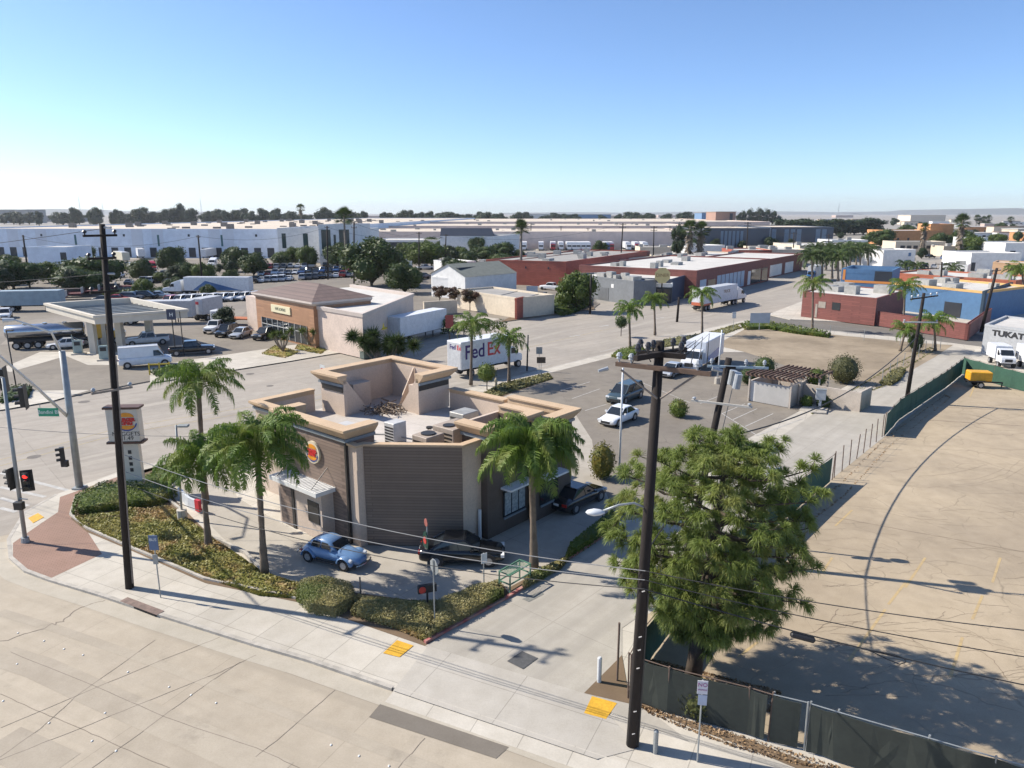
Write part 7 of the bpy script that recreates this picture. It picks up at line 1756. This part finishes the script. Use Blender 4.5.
def loc3(x, y, dist): v = At(x, y, dist); return v - Vector((q[0], q[1], .13))
armS, armE = loc3(67, 416, q[1]), loc3(2, 358, q[1] - 7.5)
MB().tube([armS, armS.lerp(armE, .5) + Vector((0, 0, .1)), armE, armE + (armE - armS) * .5], [.11, .085, .06, .05], 10).build('signal_arm', WMET, sgn_, smooth=True)
lA = loc3(60, 350, q[1]); lB = loc3(44, 326, q[1] - 3)
MB().tube([lA, lA.lerp(lB, .5) + Vector((0, 0, .4)), lB + Vector((-1.2, -.8, .5))], [.09, .07, .05], 8).build('lamp_arm', WMET, sgn_, smooth=True)
MB().tube([lB + Vector((-1.2, -.8, .5)), lB + Vector((-1.7, -1.1, .5))], [.1, .16], 8).build('lamp_head', WMET, sgn_)
c = loc3(22, 392, q[1] - 5.6); signal(sgn_, (c.x, c.y, c.z - .9), R(-160), False, 3, 1.1)
c = loc3(2, 374, q[1] - 7.6); signal(sgn_, (c.x, c.y, c.z - .9), R(-160), False, 3, 1.1)
c = loc3(66, 450, q[1]); signal(sgn_, (c.x - .1, c.y - .3, c.z - .8), R(-150), False, 3, 1.0, False)
c = loc3(69, 458, q[1]); boxpart('pedestrian_signal', sgn_, c.x - .35, c.x + .1, c.y - .45, c.y - .2, c.z - .5, c.z - .05, SIGY, .02)
c = loc3(50, 411, q[1] - 1.6)
gs = MB().box(c.x - .75, c.x + .55, c.y - .04, c.y - .0, c.z - .35, c.z + .2).build('street_sign', M("street sign green", (.02, .30, .17), .45, .1, 2), sgn_)
g2 = text('lettering', 'Bandini Bl', .34, M("white lettering", (.75, .78, .75), .5, .05, 2), gs, (c.x - .1, c.y - .045, c.z - .07), (R(90), 0, 0), .004)
for dx_, dz_ in ((-.6, .5), (.45, .3)): MB().tube([(c.x + dx_, c.y - .02, c.z + .2), (c.x + dx_, c.y, c.z + dz_)], .02, 5).build('hanger', STEEL, gs)
# nearer left post with the red light
q = G(26, 544); H2 = Hz(378, q); s2 = thing('traffic_signal', 'slimmer steel signal post with a lit red light at the left edge', 'traffic signal', (q[0], q[1], .13))
tx = (3 - 512) / FPX * (q[1] * math.cos(PITCH) + (HC - H2) * math.sin(PITCH)) - q[0]
MB().tube([(0, 0, 0), (tx, 0, H2 - .13)], [.12, .09], 10).build('post', STEEL, s2, smooth=True); MB().tube([(0, 0, 0), (0, 0, .3)], [.24, .2], 10).build('base', STEEL, s2)
MB().tube([(tx, 0, H2 - .13), (tx - .6, 0, H2 - .05)], .06, 8).build('cap_arm', STEEL, s2)
def loc4(x, y): v = At(x, y, q[1] - .3); return v - Vector((q[0], q[1], .13))
c = loc4(28, 490); signal(s2, (c.x, c.y, c.z), R(-70), True, 3, .95)
c = loc4(10, 488); signal(s2, (c.x, c.y + .2, c.z), R(170), False, 3, .95)
c = loc4(19, 503); boxpart('pedestrian_signal', s2, c.x - .3, c.x + .2, c.y - .1, c.y + .2, c.z - .4, c.z + .05, SIGY, .02)
m = MB(); 
for (x, y) in ((22, 490), (22, 500)): c = loc4(x, y); m.tube([(c.x - .25, c.y + .2, c.z), (c.x + .25, c.y + .1, c.z)], .03, 6)
m.build('bracket', STEEL, s2)
# --- lot lights
def lotlight(px, top, label, base=True, heads=1, r=.06, mat=STEEL, drop=0):
    q = G(*px); h = Hz(top[1], q); tx = (top[0] - 512) / FPX * (q[1] * math.cos(PITCH) + (HC - h) * math.sin(PITCH)) - q[0]
    o = thing('lamp_post', label, 'lamp post', (q[0], q[1], .13))
    z0 = .0
    if base: MB().tube([(0, 0, 0), (0, 0, .7)], .3, 14).build('concrete_base', conc_walk, o); z0 = .702
    MB().tube([(0, 0, z0), (tx, 0, h - .13)], [r * 1.1, r], 8).build('pole', mat, o, smooth=True)
    for k in range(heads): s = 1 if k == 0 else -1; boxpart('lamp_head', o, tx + (.1 if s > 0 else -.75), tx + (.75 if s > 0 else -.1), -.16, .16, h - .25, h - .11, mat, .03)
    return o
lotlight((183, 522), (176, 425), 'slim lamp post on a round concrete base behind the corner bed')
lotlight((619, 478), (623, 368), 'slim white lamp post rising beside the white sedan', False, 0, .07, WMET)
lotlight((717, 385), (722, 330), 'white lamp post on a concrete base beside the rental truck', True, 0, .08, WMET)
lotlight((17, 391), (6, 330), 'dark thin lamp post at the fuel station corner', False, 1, .06, BLK)
lotlight((527, 372), (528, 335), 'dark slim lamp post on the pavement by the parcel truck', False, 0, .09, BLK)
lotlight((487, 322), (489, 298), 'dark slim lamp post beside the red street panel', False, 0, .09, BLK) if False else None
# --- signs
def sign(px, top, label, shape='rect', w_=.3, h_=.4, mat=WMET, rz=0, r=.03, face=None, post=STEEL, cat='sign', name='street_sign'):
    q = G(*px); h = Hz(top, q); o = thing(name, label, cat, (q[0], q[1], .13), rz)
    MB().tube([(0, 0, 0), (0, 0, h - .13)], r, 6).build('post', post, o)
    z1 = h - .13
    if shape == 'oct':
        P = [(w_ * math.cos(R(22.5 + 45 * k)), z1 - w_ * .9 + w_ * math.sin(R(22.5 + 45 * k))) for k in range(8)]
        m = MB().add([(x, -r - .005, z) for x, z in P] + [(x, -r - .03, z) for x, z in P], [tuple(range(8)), tuple(range(15, 7, -1))] + [(i, 8 + i, 8 + (i + 1) % 8, (i + 1) % 8) for i in range(8)])
        p_ = m.build('plate', mat, o)
    else: p_ = boxpart('plate', o, -w_, w_, -r - .03, -r - .005, z1 - h_ * 2, z1, mat, 0)
    return o, z1
so, z1 = sign((161, 600), 535, 'blue and grey bus stop sign on a thin post beside the tall left pole', 'rect', .22, .38, M("blue sign plate", (.10, .16, .28), .45, .1, 3))
text('lettering', 'BUS', .2, M("white lettering"), so, (0, -.07, z1 - .22), (R(90), 0, 0), .004); boxpart('timetable', so, -.12, .12, -.07, -.035, z1 - 1.5, z1 - 1.0, STEEL, 0)
so, z1 = sign((435, 630), 560, 'grey back of a leaning stop sign above the hedge tip', 'oct', .38, 0, STEEL, R(125), .035)
so, z1 = sign((484, 592), 553, 'small white sign on a post at the hedge by the side lane', 'rect', .16, .27, WMET, R(30))
so, z1 = sign((697, 765), 680, 'white and purple parking sign on the front pavement post', 'rect', .17, .25, M("white sign plate", (.62, .62, .66), .45, .1, 3), R(-8))
text('lettering', 'NO', .2, M("purple red lettering", (.35, .08, .25), .5, .1, 3), so, (0, -.065, z1 - .15), (R(90), 0, 0), .004); text('lettering', 'STOPPING', .065, M("purple red lettering"), so, (0, -.065, z1 - .34), (R(90), 0, 0), .004)
boxpart('lower_plate', so, -.12, .17, -.06, -.035, z1 - .92, z1 - .54, M("pale blue sign plate", (.42, .48, .60), .45, .1, 3), 0)
so, z1 = sign((541, 380), 357, 'small dark sign box on a post by the car park entrance', 'rect', .5, .35, M("brown sign plate", (.12, .08, .05), .6, .2, 2))
so, z1 = sign((539, 378), 347, 'grey street sign on the pavement by the parcel truck cab', 'rect', .35, .4, STEEL)
so, z1 = sign((733, 331), 312, 'white marker sign at the kerb in front of the articulated trailer', 'rect', .3, .5, WMET)
so, z1 = sign((759, 331), 313, 'wide grey blank board sign at the corner of the vacant lot', 'rect', 1.6, .8, M("blue grey board", (.42, .47, .52), .6, .1, 2), r=.06)
so, z1 = sign((661, 304), 268, 'round yellow diner sign on a tall pole', 'oct', 1.7, 0, M("pale yellow sign", (.62, .50, .22), .5, .1, 2), r=.15, post=BLK)
text('lettering', 'NORMS', 1.0, M("brown lettering"), so, (0, -.2, z1 - 1.5), (R(90), 0, 0), .02) if False else text('lettering', 'DINER', .95, M("brown lettering"), so, (0, -.2, z1 - 1.5), (R(90), 0, 0), .02)
so, z1 = sign((450, 349), 315, 'red sign panel on a dark post beside the box trailer', 'rect', .55, .9, M("dark red panel", (.32, .06, .05), .6, .2, 1), r=.1, post=BLK)
so, z1 = sign((176, 357), 309, 'dark fuel price sign on two posts by the black pickup', 'rect', .6, .7, M("dark blue sign plate", (.03, .04, .08), .4, .1, 2), r=.07, post=BLK)
text('lettering', 'H', .7, M("white lettering"), so, (0, -.11, z1 - .75), (R(90), 0, 0), .01); MB().tube([(1.1, 0, 0), (1.1, 0, z1 - .3)], .06, 6).build('post', BLK, so)
so, z1 = sign((532, 296), 286, 'white blank sign board above the hedge on the far corner', 'rect', 1.3, .9, WMET, r=.08)
# roundel drive-through signs near the hedge
q = G(423, 606); dm = thing('menu_sign', 'dark slanted drive through sign with a red disc, low in the hedge', 'sign', (q[0] + .3, q[1] - .6, .13), R(20))
MB().tube([(0, 0, 0), (0, 0, 1.0)], .05, 6).build('post', BLK, dm); boxpart('cabinet', dm, -.45, .45, -.1, .1, .95, 1.35, BLK, .02)
MB().tube([(-.25, -.105, 1.15), (-.25, -.13, 1.15)], .17, 14).build('disc', M("red disc", (.5, .05, .04), .5, .2, 4), dm)
q = G(428, 566); dm = thing('order_board', 'tall leaning green and red oval order board at the lane edge', 'sign', (q[0], q[1], .13), R(-60))
MB().tube([(0, 0, 0), (0, 0, 1.9)], .05, 6).build('post', STEEL, dm)
m = MB(); P = [(.34 * math.cos(k * .3927), 1.3 + .6 * math.sin(k * .3927)) for k in range(16)]
m.add([(x, -.06, z) for x, z in P] + [(x, -.12, z) for x, z in P], [tuple(range(16)), tuple(range(31, 15, -1))] + [(i, 16 + i, 16 + (i + 1) % 16, (i + 1) % 16) for i in range(16)]); m.build('panel', M("dark green panel", (.02, .06, .045), .4, .2, 2), dm)
MB().tube([(0, -.125, 1.4), (0, -.15, 1.4)], .2, 16).build('disc', M("red disc"), dm); MB().tube([(0, 0, 1.9), (-.0, 0, 2.35)], .05, 6).build('upper_post', STEEL, dm)
MB().tube([(0, -.03, 2.4), (0, -.06, 2.4)], .22, 14).build('top_disc', M("faded red disc", (.35, .12, .10), .5, .2, 4), dm)
q = G(361, 596 - 0); m = None
# bollards
def bollard(px, top, label, r, mat):
    q = G(*px); h = Hz(top, q) - .13; o = tag(MB().tube([(0, 0, 0), (0, 0, h - .05), (0, 0, h)], [r, r, r * .6], 14).build('bollard', mat, smooth=False), label, 'bollard'); o.location = (q[0], q[1], .13); return o
bollard((599, 685), 657, 'white bollard on the bare soil by the fence corner', .09, WMET)
bollard((655, 756), 730, 'grey steel bollard on the pavement right of the foreground pole', .085, STEEL)
bollard((489, 538), 499, 'x', .1, WMET) if False else None
# fire hydrant-like cone near palm
q = G(486, 389); h_ = thing('fire_hydrant', 'small pale hydrant on the pavement beyond the clipped round tree', 'hydrant', (*G(496, 387)[:2], .13))
MB().tube([(0, 0, 0), (0, 0, .7), (0, 0, .9)], [.16, .15, .06], 10).build('barrel', M("tan hydrant paint", (.5, .42, .28), .6, .1, 3), h_); MB().tube([(-.22, 0, .55), (.22, 0, .55)], .08, 8).build('outlet', M("tan hydrant paint"), h_)
# green frame bench / rack
q = G(510, 600); bn = thing('green_rack', 'green metal framed enclosure at the end of the hedge', 'rack', (q[0], q[1] + .3, .13), R(50))
gr = M("green painted tube", (.10, .22, .15), .5, .2, 3)
for (x, y) in ((0, 0), (1.6, 0), (0, .7), (1.6, .7)): boxpart('leg', bn, x - .03, x + .03, y - .03, y + .03, 0, 1.0, gr, 0)
m = MB(); 
for z_ in (.5, 1.0): m.box(-.03, 1.63, -.03, .03, z_, z_ + .05).box(-.03, 1.63, .67, .73, z_, z_ + .05).box(-.03, .03, .03, .67, z_, z_ + .05).box(1.57, 1.63, .03, .67, z_, z_ + .05)
for k in range(15): m.box(.05 + k * .1, .065 + k * .1, .035, .665, 1.0, 1.02)
m.build('frame', gr, bn)
# meter cabinet by the enclosure, yellow rail at fuel station
q = G(810, 410); mc = thing('meter_cabinet', 'grey meter cabinet on a stub post at the enclosure planter', 'cabinet', (q[0] + .9, q[1], .13), R(-20))
boxpart('post', mc, -.12, .12, -.1, .1, 0, .9, WMET, 0); boxpart('box', mc, -.45, .45, -.25, .25, .9, 1.9, M("grey cabinet", (.45, .47, .48), .5, .1, 2), .03); boxpart('lid', mc, -.48, .48, -.28, .28, 1.903, 1.96, STEEL, 0)
struct("planter_kerb", MB().prism([tuple(p[:2]) for p in W([(799, 412), (806, 406), (828, 410), (826, 416), (812, 415)])], .13, .27), kerbm)
yr = thing('yellow_guard_rail', 'yellow guard rail at the fuel station kerb in front of the white van', 'guard rail', (*G(150, 376)[:2], .13), R(15))
for x in (0, 1.1, 2.2): boxpart('post', yr, x - .07, x + .07, -.07, .07, 0, 1.4, M("yellow rail paint", (.62, .45, .04), .5, .2, 3), 0)
boxpart('rail', yr, .07, 2.13, -.05, .05, 1.15, 1.3, M("yellow rail paint"), 0)
# drive-through barrier at the lane bend
bq = thing('lane_barrier', 'white and red curved lane barrier by the drive through entrance', 'barrier', (*G(185, 512)[:2], .13))
P_ = W([(180, 500), (190, 510), (201, 515)]); m = MB().sweep([(p[0] - bq.location.x, p[1] - bq.location.y) for p in P_], [(-.08, 0), (-.08, .75), (.08, .75), (.08, 0)]); m.build('panel', WMET, bq)
MB().sweep([(p[0] - bq.location.x, p[1] - bq.location.y) for p in W([(197, 513.6), (201, 515.2)])], [(-.1, .1), (-.1, .85), (.1, .85), (.1, .1)]).build('red_end', M("red panel"), bq)
struct("island", MB().prism([tuple(p[:2]) for p in W([(238, 500), (232, 488), (246, 476), (285, 470), (330, 540), (300, 535), (262, 515)])], .13, .17), conc_walk)
dk = MB().sweep([tuple(p[:2]) for p in W([(213, 541), (222, 545), (245, 556), (262, 574)])], [(-.08, .13), (-.08, .33), (.08, .33), (.08, .13)])
struct("kerb", dk, kerbm)
# --- fences
GSCR = M("green privacy screen", (.035, .10, .065), .85, .2, .8, fine=5); GSD = M("shade-darkened green screen", (.05, .058, .048), .9, .2, .8, fine=5)  # second screen: same fabric with the front fence's shade in its colour
RUST = M("rusty fence post", (.16, .11, .085), .8, .3, 3)
def fence(name, px, label, h=1.9, screen=GSCR, step=2.6, postm=RUST, group=None, wavy=.03, rail=True, z=.14, gaps=()):
    P = [Vector((q[0], q[1], 0)) for q in W(px, z)]; O_ = P[0]; o = thing(name, label, 'fence', (O_.x, O_.y, z), group=group)
    pts = []
    for a, b in zip(P[:-1], P[1:]):
        L = (b - a).length; k = max(1, round(L / step))
        for i in range(k): pts.append(a.lerp(b, i / k))
    pts.append(P[-1]); rn = random.Random(len(pts))
    for q in pts:
        m = MB().tube([q - O_, q - O_ + Vector((rn.uniform(-.06, .06), rn.uniform(-.06, .06), h + .08))], .035, 6); m.build('post', postm, o)
    if screen:
        rows = []
        for a, b in zip(pts[:-1], pts[1:]):
            for i in range(5):
                q = a.lerp(b, i / 5) - O_; d_ = (b - a).normalized(); n_ = Vector((d_.y, -d_.x, 0)); w0 = rn.uniform(-1, 1) * wavy; s_ = -.06 * math.sin(math.pi * i / 5) * (1 if i else 0)
                rows.append([q + n_ * (w0 + .04) + Vector((0, 0, .05)), q + n_ * (rn.uniform(-1, 1) * wavy + .04) + Vector((0, 0, h * .5)), q + n_ * .04 + Vector((0, 0, h - .02 + s_)), q + n_ * .055 + Vector((0, 0, h - .02 + s_)), q + n_ * (.055 + w0) + Vector((0, 0, .05))])
        MB().loft(rows, 0, True, True).build('screen', screen, o)
    if rail:
        m = MB().tube([q - O_ + Vector((0, 0, h)) for q in pts], .022, 5); m.build('top_rail', postm, o)
    if not screen:
        m = MB()
        for a, b in zip(pts[:-1], pts[1:]):
            for z_ in (.4, 1.0, 1.6): m.tube([a - O_ + Vector((0, 0, z_)), b - O_ + Vector((0, 0, z_))], .006, 3)
        m.build('wire_strand', STEEL, o)
    return o
fence('screened_fence', [(628, 698), (640, 672), (700, 592), (803, 503), (832, 480)], 'green screened fence along the alley from the pine to the bare posts')
fence('wire_fence', [(834, 478), (882, 437)], 'row of bare rusty fence posts with wire between the two green screens', screen=None, step=1.9, rail=False)
fence('screened_fence', [(884, 436), (898, 420), (945, 388), (962, 374)], 'far green screened fence bending along the alley', h=2.0)
fence('screened_fence', [(962, 374), (1010, 388), (1060, 400)], 'green screened fence across the end of the sandy lot', h=2.0)
fence('screened_fence', [(630, 699), (667, 712), (747, 734), (768, 741)], 'green screened fence in a shade-darkened colour along the front pavement below the pine', screen=GSD, step=2.2)
gt = fence('fence_gate', [(769, 741), (804, 750)], 'double post gate leaf in the dark front fence', screen=GSD, step=1.2, postm=STEEL)
fence('screened_fence', [(806, 751), (833, 760), (922, 788), (1060, 832)], 'green screened fence in a shade-darkened colour continuing right past the gate', screen=GSD, step=2.2, postm=STEEL)
sp_ = G(621, 690); o = tag(MB().tube([(0, 0, 0), (0, 0, 2.6)], .045, 8).build('fence_post', RUST), 'single tall rusty post at the alley corner of the fence', 'post'); o.location = (sp_[0] - .1, sp_[1] + .4, .14)
# birds
rr = random.Random(31)
for i, (x, y) in enumerate([(575, 60), (470, 190), (640, 158), (905, 180), (530, 207), (420, 182), (800, 152)][:0]): pass
# a pair of thin chain link panels on the vacant lot side
fence('wire_fence', [(768, 329), (830, 336), (900, 345), (940, 350)], 'thin wire fence on the far side of the vacant lot', screen=None, step=4.5, h=1.6, postm=STEEL, rail=False)
fence('wire_fence', [(882, 384), (903, 366), (932, 349)], 'thin wire fence between vacant lot and alley', screen=None, step=4, h=1.6, postm=STEEL, rail=False)
# delineator rods around the drive through
for i, (x, y) in enumerate([(361, 600), (281, 508), (286, 509)]):
    q = G(x, y); o = tag(MB().tube([(0, 0, 0), (0, 0, 1.1)], .045, 6).build('marker_post', WOODG), ['short timber marker at the hedge edge below the vintage car', 'left of two short posts by the restaurant wall', 'right of two short posts by the restaurant wall'][i], 'post'); o.location = (q[0], q[1], .13)
# ---------------------------------------------------------------- air
hz = MB().box(-4500, 4500, -200, 9000 + 3500, -1.2, 150)
hzm = bpy.data.materials.new("haze air"); hzm.use_nodes = True; n_ = hzm.node_tree; n_.nodes.clear()
ho = n_.nodes.new("ShaderNodeOutputMaterial"); pv = n_.nodes.new("ShaderNodeVolumePrincipled")
pv.inputs['Color'].default_value = (.93, .96, 1, 1); pv.inputs['Density'].default_value = .00007; pv.inputs['Anisotropy'].default_value = .2
n_.links.new(pv.outputs[0], ho.inputs['Volume'])
if HAZE:
    o = hz.build('haze', hzm); tag(o, kind='stuff')
